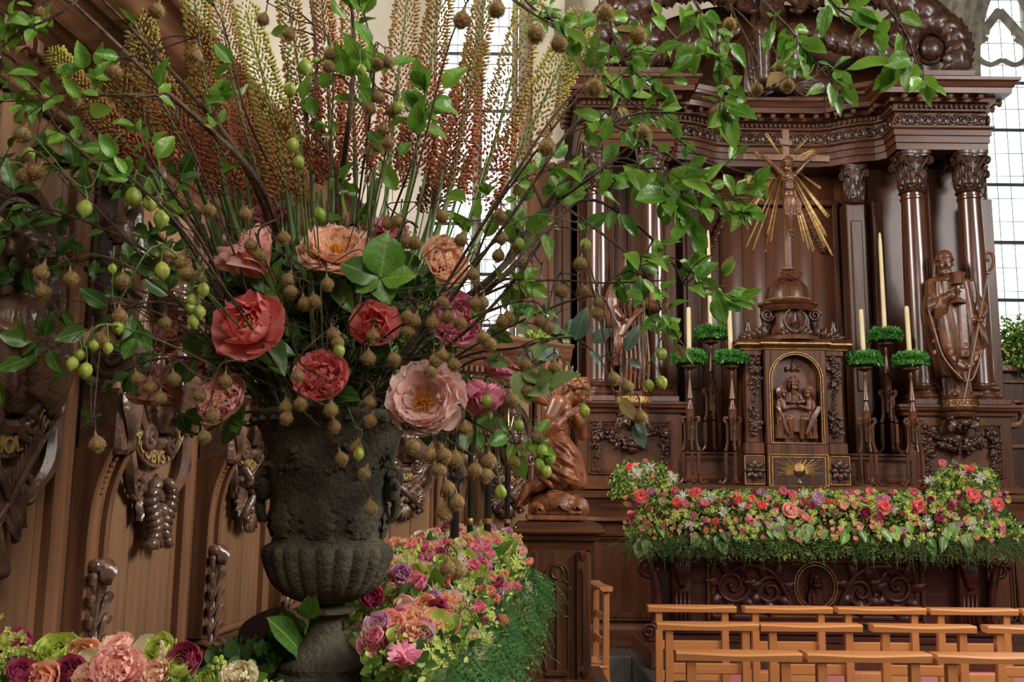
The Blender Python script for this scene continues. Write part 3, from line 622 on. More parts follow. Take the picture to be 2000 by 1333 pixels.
for sx in (-1, 1):
    X = lambda d: XC+sx*d
    def bx(mb, d0, d1, y0, y1, z0, z1, b=.006): a_, b_ = sorted((X(d0), X(d1))); mb.bbox(a_, b_, y0, y1, z0, z1, b)
    column(X(1.09), 8.1); column(X(1.56), 8.08)
    p = PB(); bx(p, .9, 1.74, 7.98, 8.9, 1.5, 2.12); bx(p, .86, 1.80, 7.93, 8.9, .3, 1.30); 
    b_ = p.build('pedestal', 'back_oak')
    f = PB(); a_, c_ = sorted((X(.99), X(1.65))); panel_frame(f, a_, c_, 1.62, 2.05, 7.98, .04, .02); f.build('panel_frame', 'dark_oak'); f = PB(); a_, c_ = sorted((X(1.0), X(1.68))); panel_frame(f, a_, c_, .5, 1.16, 7.93, .05, .03); f.build('panel_frame', 'dark_oak')
    q = PB(); path = [(X(sx*-1.76 if 0 else 0), 0)]
    L_ = sorted((X(.88), X(1.76))); path = [(L_[0], 8.7), (L_[0], 7.97), (L_[1], 7.97), (L_[1], 8.7)]
    q.moulding(path, [(0, 2.11), (.015, 2.115), (.02, 2.14), (.045, 2.155), (.05, 2.175), (.06, 2.18), (.06, 2.2), (-.3, 2.205)]); q.build('pedestal_cornice', 'dark_oak_across', sharp=30); q = PB(); q.moulding(path, [(.0, 1.5), (.03, 1.505), (.03, 1.53), (.015, 1.55), (0, 1.56)]); q.build('pedestal_base_moulding', 'dark_oak_across', sharp=30); q = PB()
    q.moulding([(x+( -.03 if i < 2 else .03), y-(.05 if i in (1, 2) else 0)) for i, (x, y) in enumerate(path)], [(-.1, 1.5), (.0, 1.49), (.03, 1.47), (.03, 1.44), (.01, 1.42), (.0, 1.38), (-.0, 1.3), (.025, 1.29), (.03, 1.26), (0, 1.24)]); q.build('dado_moulding', 'dark_oak_across', sharp=30); q = PB()
    q.moulding([(x+( -.03 if i < 2 else .03), y-(.05 if i in (1, 2) else 0)) for i, (x, y) in enumerate(path)], [(0, .48), (.02, .47), (.03, .44), (.05, .43), (.05, .3)])
    q.build('skirting_moulding', 'dark_oak_across', sharp=30)
    bd = PB()
    bx(bd, .86, 1.8, 8.5, 8.56, 2.2, 4.4); bx(bd, 1.24, 1.27, 8.46, 8.5, 2.2, 4.36); bx(bd, 1.38, 1.41, 8.46, 8.5, 2.2, 4.36)
    bd.build('niche_back', 'back_oak')
    op = PB(); bx(op, 1.70, 1.86, 8.3, 8.5, 2.2, 4.02); bx(op, 1.69, 1.87, 8.28, 8.5, 2.2, 2.3); bx(op, .86, .95, 8.4, 8.5, 2.2, 4.02); op.build('pilaster', 'dark_oak')
    for d, s_ in ((1.78, .75), (.72, .8)):
        o = link('capital', cap_me, alt, AM @ T(X(d), 8.42, 4.0) @ S(s_, .5, 1))
    pl = PB(); bx(pl, .64, .80, 8.42, 8.6, 1.8, 4.02); bx(pl, .67, .77, 8.405, 8.43, 2.35, 3.85, .01); pl.build('pilaster', 'dark_oak')
    # garland on the pedestal panel
    g = PB(); cx = X(1.32)
    fruit(g, T(0, 7.96, 0), [(cx-.25, 0, 2.0), (cx-.12, -.01, 1.9), (cx, -.02, 1.86), (cx+.12, -.01, 1.9), (cx+.25, 0, 2.0)], lambda t: .03+.045*math.sin(PI*t), 90)
    for s in (-1, 1): fruit(g, T(0, 7.965, 0), [(cx+s*.25, 0, 2.01), (cx+s*.27, 0, 1.85), (cx+s*.26, 0, 1.64)], lambda t: .03+.025*math.sin(PI*min(1, t*1.3)), 60)
    g.build('carved_garland', 'carved_oak', sharp=None)
    # corbel under the statue with name band
    k = PB(); cxs = XC+sx*1.3
    k.lathe([(.0, 1.97), (.05, 1.98), (.075, 2.02), (.09, 2.08), (.125, 2.1), (.13, 2.12), (.12, 2.135), (.14, 2.15), (.145, 2.17)], 28, T(cxs, 7.93, 0))
    k.lathe([(.145, 2.17), (.145, 2.235), (.15, 2.24), (.15, 2.25), (0, 2.251)], 28, T(cxs, 7.93, 0))
    k.lathe([(0.13, 0), (.145, .005), (.145, .02), (.13, .03), (0, .03)], 32, T(cxs, 7.985, 1.985) @ Rx(PI/2)); k.build('corbel', 'dark_oak', sharp=30)
    k = PB(); k.ell((cxs, 7.83, 2.05), (.04, .03, .03), 12)
    for q_ in range(16): k.ell((cxs+.11*math.cos(q_*.4), 7.86-.02*(q_ % 2), 2.05+.04*math.sin(q_*.9)), .02, 8)
    for s in (-1, 1): acanthus(k, T(cxs+s*.06, 7.85, 2.07) @ Ry(PI-s*.6), .12, .035, .03, .02, 3)
    k.build('corbel_carving', 'carved_oak', sharp=None)
    bnd = PB(); bnd.lathe([(.1455, 2.178), (.1475, 2.178), (.1475, 2.232), (.1455, 2.232)], 30, T(cxs, 7.93, 0), a0=PI*1.1, a1=PI*1.9); bnd = bnd.build('name_band', 'gilt_line')
    me = text_mesh('S. THOMAS' if sx < 0 else 'S. CHRYSOSTOMVS', .062 if sx < 0 else .052, 'gold_letter' if sx < 0 else 'mahogany', .002)
    nv = len(me.vertices); v = np.zeros(nv*3); me.vertices.foreach_get('co', v); v = v.reshape(-1, 3); r_ = .1495-v[:, 1]*0; r_ = .149+(-v[:, 1]); a_ = v[:, 0]/.149
    v2 = np.stack([r_*np.sin(a_), -r_*np.cos(a_), v[:, 2]], 1); me.vertices.foreach_set('co', v2.ravel()); me.update(); link('lettering', me, bnd, T(cxs, 7.93, 2.205))
# entablature running round the pavilions and the concave centre
half = [(1.70, 8.7), (1.70, 7.98), (.93, 7.98), (.93, 8.2), (.86, 8.27), (.74, 8.3), (.62, 8.36), (.52, 8.43), (.40, 8.46)]
EP = [(XC-d, y) for d, y in half]+[(XC+d, y) for d, y in half[::-1]]
en = PB(); en.moulding(EP, [(-.25, 4.345), (.0, 4.345), (.0, 4.4), (.012, 4.405), (.012, 4.46), (.024, 4.465), (.024, 4.51), (.045, 4.525), (.045, 4.54), (0.0, 4.545)]); en.build('architrave', 'dark_oak_across', sharp=30)
en = PB(); en.moulding(EP, [(0.0, 4.54), (0.0, 4.67), (.03, 4.685)]); en.build('frieze', 'back_oak', sharp=30)
en = PB(); en.moulding(EP, [(.0, 4.665), (.03, 4.675), (.03, 4.685), (.02, 4.69), (.02, 4.735), (.06, 4.745), (.06, 4.78), (.15, 4.785), (.155, 4.83), (.165, 4.835), (.185, 4.87), (.205, 4.88), (.21, 4.905), (-.3, 4.92)]); en.build('cornice', 'dark_oak_across', sharp=30)
dm = MB(); dm.bbox(-.011, .011, -.022, 0, 0, .036, .002); dme = dm.mesh('dentil', 'dark_oak', False); mm_ = MB(); mm_.bbox(-.02, .02, -.085, 0, .0, .03, .004); mm_.ell((0, -.07, -.002), (.018, .018, .014), 8); mme = mm_.mesh('modillion', 'dark_oak')
sc1 = MB()
for s in (-1, 1): spiral(sc1, T(s*.04, 0, .0), .034, 1.6, .01, s, 0)
acanthus(sc1, T(0, .005, -.05) , .1, .03, .025, .015, 3, 7, 8); acanthus(sc1, T(.075, .005, .03) @ Ry(PI), .08, .025, .02, .01, 3, 5, 7)
sc1_me = sc1.mesh('frieze_scroll', 'carved_oak')
def walk(step, off):
    tot = [0]
    for i in range(len(EP)-1): tot.append(tot[-1]+(Vector(EP[i+1])-Vector(EP[i])).length)
    n_ = int(tot[-1]/step)
    for k in range(n_):
        s = (k+.5)*tot[-1]/n_; i = max(q for q in range(len(EP)-1) if tot[q] <= s); a_ = Vector(EP[i]); d = (Vector(EP[i+1])-a_).normalized(); nr = Vector((d.y, -d.x)); p = a_+d*(s-tot[i])+nr*off
        yield p, Rz(math.atan2(d.y, d.x))
for p, rot in walk(.042, .02): link('dentil', dme, alt, AM @ T(p.x, p.y, 4.696) @ rot)
for p, rot in walk(.125, .06): link('modillion', mme, alt, AM @ T(p.x, p.y, 4.75) @ rot)
for p, rot in walk(.15, .006): link('frieze_scroll', sc1_me, alt, AM @ T(p.x, p.y, 4.605) @ rot @ S(1, 1.2, 1.35))
rf = PB(); rf.box(XC-1.65, XC+1.65, 8.52, 8.9, 4.35, 4.9); rf.build('entablature_core', 'back_oak')
# plain board wall behind the cross
bm_ = MB(); bm_.bbox(.0015, .2085, -.012, .012, 1.3, 4.4, .003); bme = bm_.mesh('board', 'back_oak', False)
for k in range(8): link('board', bme, alt, AM @ T(XC-.84+.21*k, 8.72+random.uniform(-.002, .002), 0))
rsz = PB(); rsz.moulding([(XC-.62, 8.7), (XC-.62, 8.68), (XC+.62, 8.68), (XC+.62, 8.7)], [(0, 4.05), (.02, 4.06), (.03, 4.1), (0, 4.12)]); rsz.bbox(XC-.64, XC-.6, 8.66, 8.72, 1.8, 4.1); rsz.bbox(XC+.6, XC+.64, 8.66, 8.72, 1.8, 4.1)
for s in (-1, 1):
    for k in range(6): acanthus(rsz, T(XC+s*(.34+.03*k), 8.69, 4.02-.06*k) @ Ry(PI-s*.3), .12, .035, .03, .02, 3)
rsz.build('wall_moulding', 'dark_oak')
# gradine steps behind the mensa
g = PB(); g.bbox(XC-1.0, XC+.98, 7.6, 8.2, 1.2, 1.53, .008); g.bbox(XC-1.02, XC+1.0, 7.58, 8.2, 1.5, 1.54, .008); g.bbox(XC-.88, XC+.88, 7.95, 8.7, 1.5, 1.80, .008); g.bbox(XC-.9, XC+.9, 7.93, 8.7, 1.785, 1.805, .006)
for d in (-.72, -.3, .3, .72): panel_frame(g, XC+d-.19, XC+d+.19, 1.57, 1.76, 7.95, .025, .012)
g.bbox(XC-1.2, XC+1.2, 8.2, 8.8, .3, 1.5); g.build('gradine', 'dark_oak_across')
# scrolled pediment with acanthus, seated figure and winged head
pd = PB()
pd.moulding([(XC-1.62, 8.6), (XC-1.62, 8.1), (XC-1.0, 8.1), (XC-.95, 8.3), (XC-.5, 8.5), (XC+.5, 8.5), (XC+.95, 8.3), (XC+1.0, 8.1), (XC+1.62, 8.1), (XC+1.62, 8.6)], [(0, 4.9), (0, 5.02), (.04, 5.04), (.05, 5.08), (-.3, 5.1)])
arc = [(XC+1.55*math.cos(a), 5.02+.95*math.sin(a)*1.0) for a in np.linspace(.12, PI-.12, 24)]; pd.prism([(XC+1.5, 4.9)]+arc+[(XC-1.5, 4.9)], 8.62, 8.8); pd.build('pediment_board', 'back_oak', sharp=30)
for s in (-1, 1):
    v_ = PB(); vc = (XC+s*1.34, 8.25, 5.32)
    spiral(v_, T(*vc), .30, 1.35, .1, -s, .0, 12, a0=PI/2+s*.9, end=.3); v_.ell((vc[0], vc[1]-.1, vc[2]), (.11, .08, .11), 20); v_.lathe([(.12, 0), (.14, .02), (.14, .05), (.12, .06)], 24, T(vc[0], vc[1]-.04, vc[2]) @ Rx(PI/2))
    curve_tube(v_, Matrix(), [(XC+s*1.5, 8.26, 5.62), (XC+s*1.2, 8.28, 5.86), (XC+s*.8, 8.35, 5.98), (XC+s*.45, 8.45, 6.2), (XC+s*.3, 8.5, 6.6)], [.12, .14, .12, .1, .08], 10)
    for k in range(9):
        a = -.9+k*.42; r_ = .36; acanthus(v_, T(vc[0]+s*r_*math.cos(a)*.95, 8.18, vc[2]+r_*math.sin(a)) @ Ry(-s*(a+.9)), .38, .12, .12, .09, 4)
    for k in range(8):
        t = k/7; acanthus(v_, T(XC+s*(1.45-.95*t), 8.16+.12*t, 5.55+.33*math.sin(t*2)) @ Ry(-s*(1.0+.5*t)), .42, .13, .12, .09, 4)
        acanthus(v_, T(XC+s*(1.25-.75*t), 8.2+.12*t, 5.12+.3*t) @ Ry(-s*(.7+.3*t)), .3, .08, .08, .06, 3)
    v_.build('scroll_volute', 'carved_oak', sharp=None)
fg = PB(); c = (XC-.02, 8.25)
drape(fg, [(4.93, c[0], c[1], .24, .16), (5.1, c[0], c[1], .26, .2), (5.35, c[0], c[1]+.02, .27, .2), (5.5, c[0], c[1]+.06, .2, .15), (5.75, c[0], c[1]+.08, .17, .11), (5.95, c[0], c[1]+.08, .13, .09), (6.02, c[0], c[1]+.08, .05, .05)], 11, .13, 90, seed=4)
head(fg, T(c[0], c[1]-.02, 6.14) @ Rx(.25) @ S(.19), .5, 'long', 5)
for s in (-1, 1):
    fg.chain([(c[0]+s*.14, c[1]+.04, 5.92), (c[0]+s*.27, c[1]-.06, 5.72), (c[0]+s*.2, c[1]-.2, 5.6)], [.055, .045, .03]); hand(fg, T(c[0]+s*.2, c[1]-.2, 5.6) @ Ry(-s*.8) @ Rx(-.9) @ S(.13), .5, s)
    fg.chain([(c[0]+s*.09, c[1]-.02, 5.45), (c[0]+s*.13, c[1]-.22, 5.4), (c[0]+s*.12, c[1]-.18, 5.0)], [.09, .08, .06])
f_ = fg.build('seated_figure', 'carved_oak', sharp=None); remesh(f_, .011, 1)
ch = PB(); head(ch, T(XC+.07, 8.14, 5.03) @ S(.16), 0, 'curly', 9, neck=False)
for s in (-1, 1): wing(ch, T(XC+.07+s*.06, 8.18, 4.98) @ Ry(s*1.0), .26, (6, 5), s)
ch.build('winged_head', 'carved_oak', sharp=None)
# side screen between the altarpiece and the stalls
ss = PB(); ss.bbox(.12, .56, 8.3, 8.4, .3, 4.3, .01); ss.bbox(.3, .36, 8.26, 8.3, .3, 4.3, .01); ss.bbox(.42, .5, 8.24, 8.3, .3, 4.3, .012); panel_frame(ss, .13, .42, 1.6, 2.15, 8.3, .03, .02); panel_frame(ss, .13, .42, .5, 1.4, 8.3, .03, .02); ss.bbox(.1, .58, 8.2, 8.3, 1.5, 1.56, .01); ss.bbox(.1, .58, 8.2, 8.3, 2.16, 2.24, .01)
ss.build('side_screen', 'back_oak')
# ---------------------------------------------------------------- saint statues
def chain_hand(mb, wrist, direc, palm, size, curl, side):
    hand(mb, frame(wrist, None, ydir=-Vector(palm), zdir=direc, s=size), curl, side)
st = thing('statue', 'carved oak bishop statue holding a chalice and crozier, standing between right-hand columns', 'statue', (XC+1.3, 7.92, 2.255))
b = MB()
drape(b, [(.0, 0, .02, .14, .09), (.06, 0, .02, .13, .085), (.2, 0, .02, .13, .09), (.5, 0, .02, .14, .10), (.8, -.02, .02, .14, .10), (.92, -.03, .02, .1, .07)], 13, .16, 110, seed=2)
for s in (-1, 1): b.cap((s*.07+.02, -.06, .02), (s*.1+.02, -.12, .015), .03, .022, 10)
# cope with wide front edges
drape(b, [(.17, .0, .03, .155, .10), (.3, -.0, .03, .18, .11), (.5, -.01, .03, .215, .12), (.68, -.02, .02, .235, .125), (.8, -.02, .02, .22, .12), (.9, -.03, .02, .17, .10), (.97, -.045, .01, .11, .08), (1.01, -.05, .0, .055, .05)], 7, .05, 110, seed=9, twist=.15)
# chasuble front: pointed shield
v = []; nu, nv = 31, 36
for i in range(nv):
    z = .13+.8*i/(nv-1)
    for j in range(nu):
        u = -1+2*j/(nu-1); wd = .155*min(1, ((z-.12)/.25)**.6) if z < .37 else .155+.02*math.sin((z-.37)*5); x = u*wd-.0-.03*max(0, z-.5)
        v.append((x, -.13+.04*u*u-.02*abs(math.sin(u*7+z*2))-.03*math.exp(-((z-.55)/.3)**2)*(1-u*u), z))
sl = []
for i in range(nv): row = v[i*nu:(i+1)*nu]; sl += row+[(x*.97, y+.06, z) for x, y, z in row[::-1]]
m_ = 2*nu; k0 = len(sl); sl += [(0, -.1, v[0][2]), (0, -.1, v[-1][2])]
b.add(sl, grid_faces(m_, nv, True), [(k0, (j+1) % m_, j) for j in range(m_)]+[(k0+1, (nv-1)*m_+j, (nv-1)*m_+(j+1) % m_) for j in range(m_)])
b.tube(spline([(-.2, -.06, .86), (-.235, -.09, .7), (-.2, -.1, .5), (-.15, -.12, .3), (-.04, -.155, .14), (.0, -.16, .12), (.05, -.155, .14), (.13, -.12, .3), (.19, -.09, .5), (.22, -.07, .7)], 6), .012, 8)
b.bbox(-.045, .03, -.19, -.1, .3, .86, .008); b.bbox(-.012, .0, -.196, -.1, .33, .42, .003); b.bbox(-.035, .02, -.196, -.1, .37, .385, .003)
for k in range(14):
    a = -1+2*k/13; spiral(b, T(a*.13, -.145-.02*(1-a*a), .2+.16*a*a+.02), .018, 1.4, .005, 1); 
for k in range(6): spiral(b, T(-.205+.01*k*0, -.085, .8-.09*k), .02, 1.4, .006, 1)
b.chain([(-.16, .0, .92), (-.2, -.06, .72), (-.08, -.17, .8)], [.06, .06, .035]); b.chain([(.1, .0, .92), (.19, -.04, .72), (.1, -.15, .6)], [.06, .065, .035])
for k in range(7): b.tube(spline([(.12+.012*k, -.13+.01*k, .62), (.15+.012*k, -.14+.01*k, .48-.01*k), (.155+.01*k, -.1, .34+.015*k)], 5), [.008, .012, .006], 6)
for k in range(6): b.tube(spline([(-.09-.015*k, -.15, .79), (-.12-.016*k, -.14, .7), (-.14-.012*k, -.1, .58+.01*k)], 5), [.008, .012, .006], 6)
for a in np.linspace(0, 2*PI, 14): b.cap((-.055+.07*math.cos(a), -.0+.055*math.sin(a), .955), (-.055+.1*math.cos(a), .0+.08*math.sin(a), .935), .014, .014, 6)
head(b, T(-.06, -.03, 1.085) @ Rz(-.35) @ S(.175), .35, None, 3, 14)
M = T(-.06, -.02, 1.12) @ Rz(-.35); v = []        # mitre
b.lathe([(0, .085), (.03, .08), (.055, .06), (.066, .03), (.068, .0), (.067, -.01), (.06, -.012)], 24, M @ S(1, 1.05, 1)); b.tube([(.069*math.cos(t), .072*math.sin(t), .0) for t in np.linspace(0, 2*PI, 25)], .008, 6, M)
for s in (-1, 1): b.cap((-.06+s*.05, .03, 1.13), (-.06+s*.06, .05, .98), .018, .02, 8)
hand(b, T(-.095, -.185, .84) @ Ry(1.1) @ Rz(PI) @ S(.13), .9, 1); chain_hand(b, (.12, -.15, .60), (-.3, -.2, .2), (.2, -.1, -.2), .12, 1.0, 1)
o = b.build('body', 'statue_oak', st, sharp=None); remesh(o, .0065, 1)
c_ = MB(); c_.lathe([(0, .155), (.045, .155), (.055, .22), (.062, .245), (.056, .245), (.045, .2), (.0, .17)], 20, T(-.045, -.2, .73)); c_.lathe([(0, 0), (.062, .0), (.064, .015), (.03, .035), (.016, .05), (.016, .08), (.028, .095), (.016, .11), (.016, .14), (.03, .157), (0, .157)], 6, T(-.045, -.2, .73))
c_.build('chalice', 'statue_oak', st)
c_ = MB(); c_.tube([(-.06, -.22, -.06), (.1, -.2, .55), (.215, -.17, .985)], .0095, 10); c_.ell((.215, -.17, .985), (.02, .02, .016), 10); c_.ell((.155, -.18, .76), (.015, .015, .012), 10); c_.tube(spline([(.215, -.17, .985), (.25, -.17, 1.03), (.268, -.17, 1.09), (.255, -.17, 1.14), (.22, -.17, 1.145), (.205, -.17, 1.11), (.222, -.17, 1.08), (.235, -.17, 1.1)], 6), [.012, .013, .012, .007], 8)
c_.build('crozier', 'statue_oak', st)
c_ = MB(); c_.lathe([(0, -.01), (.13, -.01), (.132, .008), (.12, .018), (0, .02)], 30); c_.build('plinth', 'statue_oak', st)
st2 = thing('statue', 'carved oak robed saint statue half hidden by leaves, between left-hand columns', 'statue', (XC-1.3, 7.92, 2.255))
b = MB()
drape(b, [(.0, 0, .02, .13, .09), (.05, 0, .02, .12, .085), (.3, .01, .02, .12, .085), (.55, .01, .02, .135, .095), (.78, .0, .02, .15, .10), (.9, .0, .02, .13, .08), (.97, .0, .02, .05, .05)], 15, .2, 120, seed=12, sharp=.6)
b.tube(spline([(-.13, -.03, .9), (-.17, -.06, .75), (-.16, -.08, .6), (-.12, -.09, .5), (-.15, -.09, .35), (-.14, -.08, .22)], 6), [.05, .065, .06, .04, .035, .02], 10)
for k in range(7): b.tube(spline([(.15-.01*k, -.06, .8), (.08-.02*k, -.12, .68-.02*k), (-.04-.01*k, -.13, .58-.02*k), (-.13, -.1, .52)], 6), [.01, .016, .014, .006], 6)
for k in range(5): b.tube(spline([(-.12+.01*k, -.1, .52), (-.13+.008*k, -.12, .4), (-.15+.02*k, -.11, .26+.03*k)], 5), [.014, .014, .006], 6)
for k in range(6): b.tube(spline([(-.07+.035*k, -.1, .5), (-.06+.035*k, -.12, .25), (-.07+.035*k, -.11, .03)], 5), [.006, .013, .012], 6)
b.chain([(.12, .0, .9), (.18, -.04, .7), (.06, -.14, .72)], [.055, .05, .03]); chain_hand(b, (.06, -.14, .72), (-.5, -.1, .2), (0, 1, 0), .12, .4, 1)
b.chain([(-.12, .0, .9), (-.18, -.06, .72), (-.1, -.14, .6)], [.055, .05, .03]); chain_hand(b, (-.1, -.14, .6), (.4, -.1, -.3), (0, 1, 0), .12, .6, -1)
head(b, T(0, -.02, 1.07) @ Rz(.3) @ S(.17), .4, 'long', 7, 14)
for s in (-1, 1): b.cap((s*.06, -.06, .02), (s*.09, -.12, .012), .028, .02, 10)
o = b.build('body', 'statue_oak', st2, sharp=None); remesh(o, .0065, 1)
c_ = MB(); c_.lathe([(0, -.01), (.13, -.01), (.132, .008), (.12, .018), (0, .02)], 30); c_.build('plinth', 'statue_oak', st2)
# ---------------------------------------------------------------- tabernacle
TX, TY = 2.19, 7.62
tb = thing('tabernacle', 'carved oak tabernacle with gilt mouldings, arched relief and ribbed dome', 'tabernacle', (TX, TY, 1.542))
def tz(z): return z-1.542
def TB(name, m_, fn, parent=tb, sharp=35): mb = MB(); fn(mb); return mb.build(name, m_, parent, sharp=sharp)
zz = tz
def f(mb):
    mb.bbox(-.235, .235, .0, .36, 0, zz(1.86), .006); mb.bbox(-.235, -.19, .0, .36, zz(1.86), zz(2.6), .004); mb.bbox(.19, .235, .0, .36, zz(1.86), zz(2.6), .004); mb.bbox(-.235, .235, .13, .36, zz(1.8), zz(2.62), .004)
    for s in (-1, 1):
        a_, b_ = sorted((s*.245, s*.405)); mb.bbox(a_, b_, .04, .36, 0, zz(1.775), .006); a_, b_ = sorted((s*.24, s*.395)); mb.bbox(a_, b_, .03, .36, zz(1.775), zz(1.87), .01); a_, b_ = sorted((s*.25, s*.375)); mb.bbox(a_, b_, .06, .36, zz(1.87), zz(2.56), .005)
        mb.bbox(*(sorted((s*.245, s*.39))), .04, .36, zz(2.54), zz(2.6), .008)
    # arch spandrels
    n = 16; pts = [(.19*math.cos(a), zz(2.36)+.19*math.sin(a)) for a in np.linspace(0, PI, n)]
    v = []; 
    for x, z in pts: v += [(x, .0, z), (x, .13, z), (x, .13, zz(2.62)), (x, .0, zz(2.62))]
    mb.add(v, grid_faces(4, n, True))
TB('body', 'dark_oak', f)
TB('cornice', 'dark_oak_across', lambda mb: mb.moulding([(-.405, .36), (-.405, .04), (-.24, .04), (-.235, .0), (.235, .0), (.24, .04), (.405, .04), (.405, .36)], [(-.04, zz(2.58)), (.0, zz(2.585)), (.01, zz(2.61)), (.03, zz(2.62)), (.035, zz(2.64)), (.045, zz(2.665)), (-.3, zz(2.67))]), sharp=30)
def f(mb):
    path = [(-.405, .36), (-.405, .04), (-.24, .04), (-.235, .0), (.235, .0), (.24, .04), (.405, .04), (.405, .36)]
    mb.moulding(path, [(.034, zz(2.622)), (.042, zz(2.628)), (.042, zz(2.636)), (.034, zz(2.64))]); mb.moulding(path, [(.008, zz(2.585)), (.014, zz(2.59)), (.008, zz(2.595))])
    for R, t_ in ((.205, .0035), (.188, .003)):
        mb.tube([(-R, -.006, zz(1.865)), (-R, -.006, zz(2.36))]+[(-R*math.cos(a), -.006, zz(2.36)+R*math.sin(a)) for a in np.linspace(.1, PI-.1, 20)]+[(R, -.006, zz(2.36)), (R, -.006, zz(1.865)), (-R, -.006, zz(1.865))], t_, 6)
    for x0, x1, z0, z1, y_ in ((-.225, .225, .0, .235, -.004), (-.2, .2, .0, .215, -.004), (-.40, -.25, .01, .225, .036), (.25, .40, .01, .225, .036)):
        for a_, b_ in (((x0, z0), (x1, z0)), ((x1, z0), (x1, z1)), ((x1, z1), (x0, z1)), ((x0, z1), (x0, z0))): mb.tube([(a_[0], y_, a_[1]), (b_[0], y_, b_[1])], .0035, 6)
    mb.tube([(.172*math.cos(a), .16+.172*math.sin(a), zz(3.0)) for a in np.linspace(0, 2*PI, 33)], .006, 6); mb.tube([(.232*math.cos(a), .16+.2*math.sin(a), zz(2.965)) for a in np.linspace(0, 2*PI, 33)], .004, 6)
TB('gilt_moulding', 'gilt', f)
for s in (-1, 1):
    TB('fruit_drop', 'carved_oak', lambda mb: fruit(mb, T(s*.31, .055, 0), [(0, 0, zz(2.52)), (.01, 0, zz(2.3)), (-.01, 0, zz(2.1)), (.0, 0, zz(1.93))], lambda t: .036+.018*math.sin(t*9), 130), sharp=None)
    def f(mb):
        for k in range(8): acanthus(mb, T(s*.325, .035, .115) @ Ry(k*PI/4) @ T(0, 0, .01), .08, .024, .02, .012, 3, 5, 7)
        mb.ell((s*.325, .015, .115), .018, 8)
    TB('square_rosette', 'carved_oak', f, sharp=None)
    def f(mb):
        mb.tube(spline([(s*.3, .2, zz(2.68)), (s*.24, .14, zz(2.72)), (s*.19, .12, zz(2.8)), (s*.2, .12, zz(2.88)), (s*.17, .1, zz(2.92))], 6), [.03, .035, .03, .035, .02], 10)
        spiral(mb, T(s*.185, .08, zz(2.87)), .045, 1.8, .014, s, .01); spiral(mb, T(s*.3, .12, zz(2.70)), .035, 1.8, .013, -s, .01)
        for k in range(5): acanthus(mb, T(s*(.2+.035*k), .1, zz(2.68)) @ Ry(s*(.1+.3*k)), .13-.01*k, .03, .035, .02, 3, 5, 8)
        mb.lathe([(0, 0), (.03, 0), (.034, .02), (.015, .035), (.03, .055), (.034, .085), (.018, .115), (.022, .13), (.0, .17)], 14, T(s*.335, .1, zz(2.67)))
    TB('volute', 'carved_oak', f, sharp=None)
def f(mb):
    mb.lathe([(.0, zz(2.66)), (.25, zz(2.66)), (.24, zz(2.69)), (.17, zz(2.72)), (.14, zz(2.8)), (.15, zz(2.9)), (0, zz(2.9))], 40, T(0, .16, 0))
TB('drum', 'dark_oak', f)
def f(mb):
    for s in (-1, 1):
        mb.tube(spline([(s*.03, -.02, zz(2.9)), (s*.075, -.03, zz(2.86)), (s*.085, -.03, zz(2.8)), (s*.05, -.03, zz(2.74)), (0, -.03, zz(2.72))], 6), [.008, .014, .014, .008], 8)
        for k in range(4): acanthus(mb, T(s*.02*k, .0, zz(2.69)) @ Ry(s*.35*k), .1, .03, .03, .02, 3, 5, 8)
    acanthus(mb, T(0, -.02, zz(2.74)), .15, .02, .03, .02, 3); mb.ell((0, -.04, zz(2.72)), (.025, .02, .025), 10); mb.ell((-.05, -.04, zz(2.7)), .014, 8); mb.ell((.05, -.04, zz(2.7)), .014, 8)
TB('cartouche', 'carved_oak', f, sharp=None)
def f(mb):
    q = lambda r, z, a: r*(1+.06*np.maximum(0, np.cos(a*4+PI/4*0)))
    mb.lathe([(0, zz(2.9)), (.19, zz(2.9)), (.2, zz(2.915)), (.21, zz(2.93)), (.2, zz(2.94)), (.215, zz(2.955)), (.225, zz(2.975)), (.21, zz(2.98)), (0, zz(2.985))], 64, T(0, .16, 0), mod=q)
TB('upper_cornice', 'dark_oak_across', f)
def f(mb):
    pr = [(.172, zz(2.98)), (.17, zz(3.0)), (.168, zz(3.05)), (.15, zz(3.1)), (.12, zz(3.14)), (.08, zz(3.17)), (.04, zz(3.185)), (.03, zz(3.22)), (0, zz(3.22))]
    mb.lathe(pr, 48, T(0, .16, 0)); mb.lathe([(.0, zz(3.2)), (.045, zz(3.21)), (.052, zz(3.222)), (.045, zz(3.235)), (0, zz(3.24))], 24, T(0, .16, 0))
    for k in range(8):
        a = k*PI/4+PI/8; mb.tube([((r+.002)*math.cos(a), .16+(r+.002)*math.sin(a), z) for r, z in pr[:-2]], .008, 6)
    mb.tube(spline([(-.1, .08, zz(3.16)), (-.03, .06, zz(3.2)), (.04, .06, zz(3.17)), (.08, .06, zz(3.2)), (.1, .1, zz(3.22))], 5), [.006, .012, .02, .016, .008], 8); mb.ell((.0, .04, zz(3.16)), (.035, .025, .02), 8)
TB('dome', 'dark_oak', f)
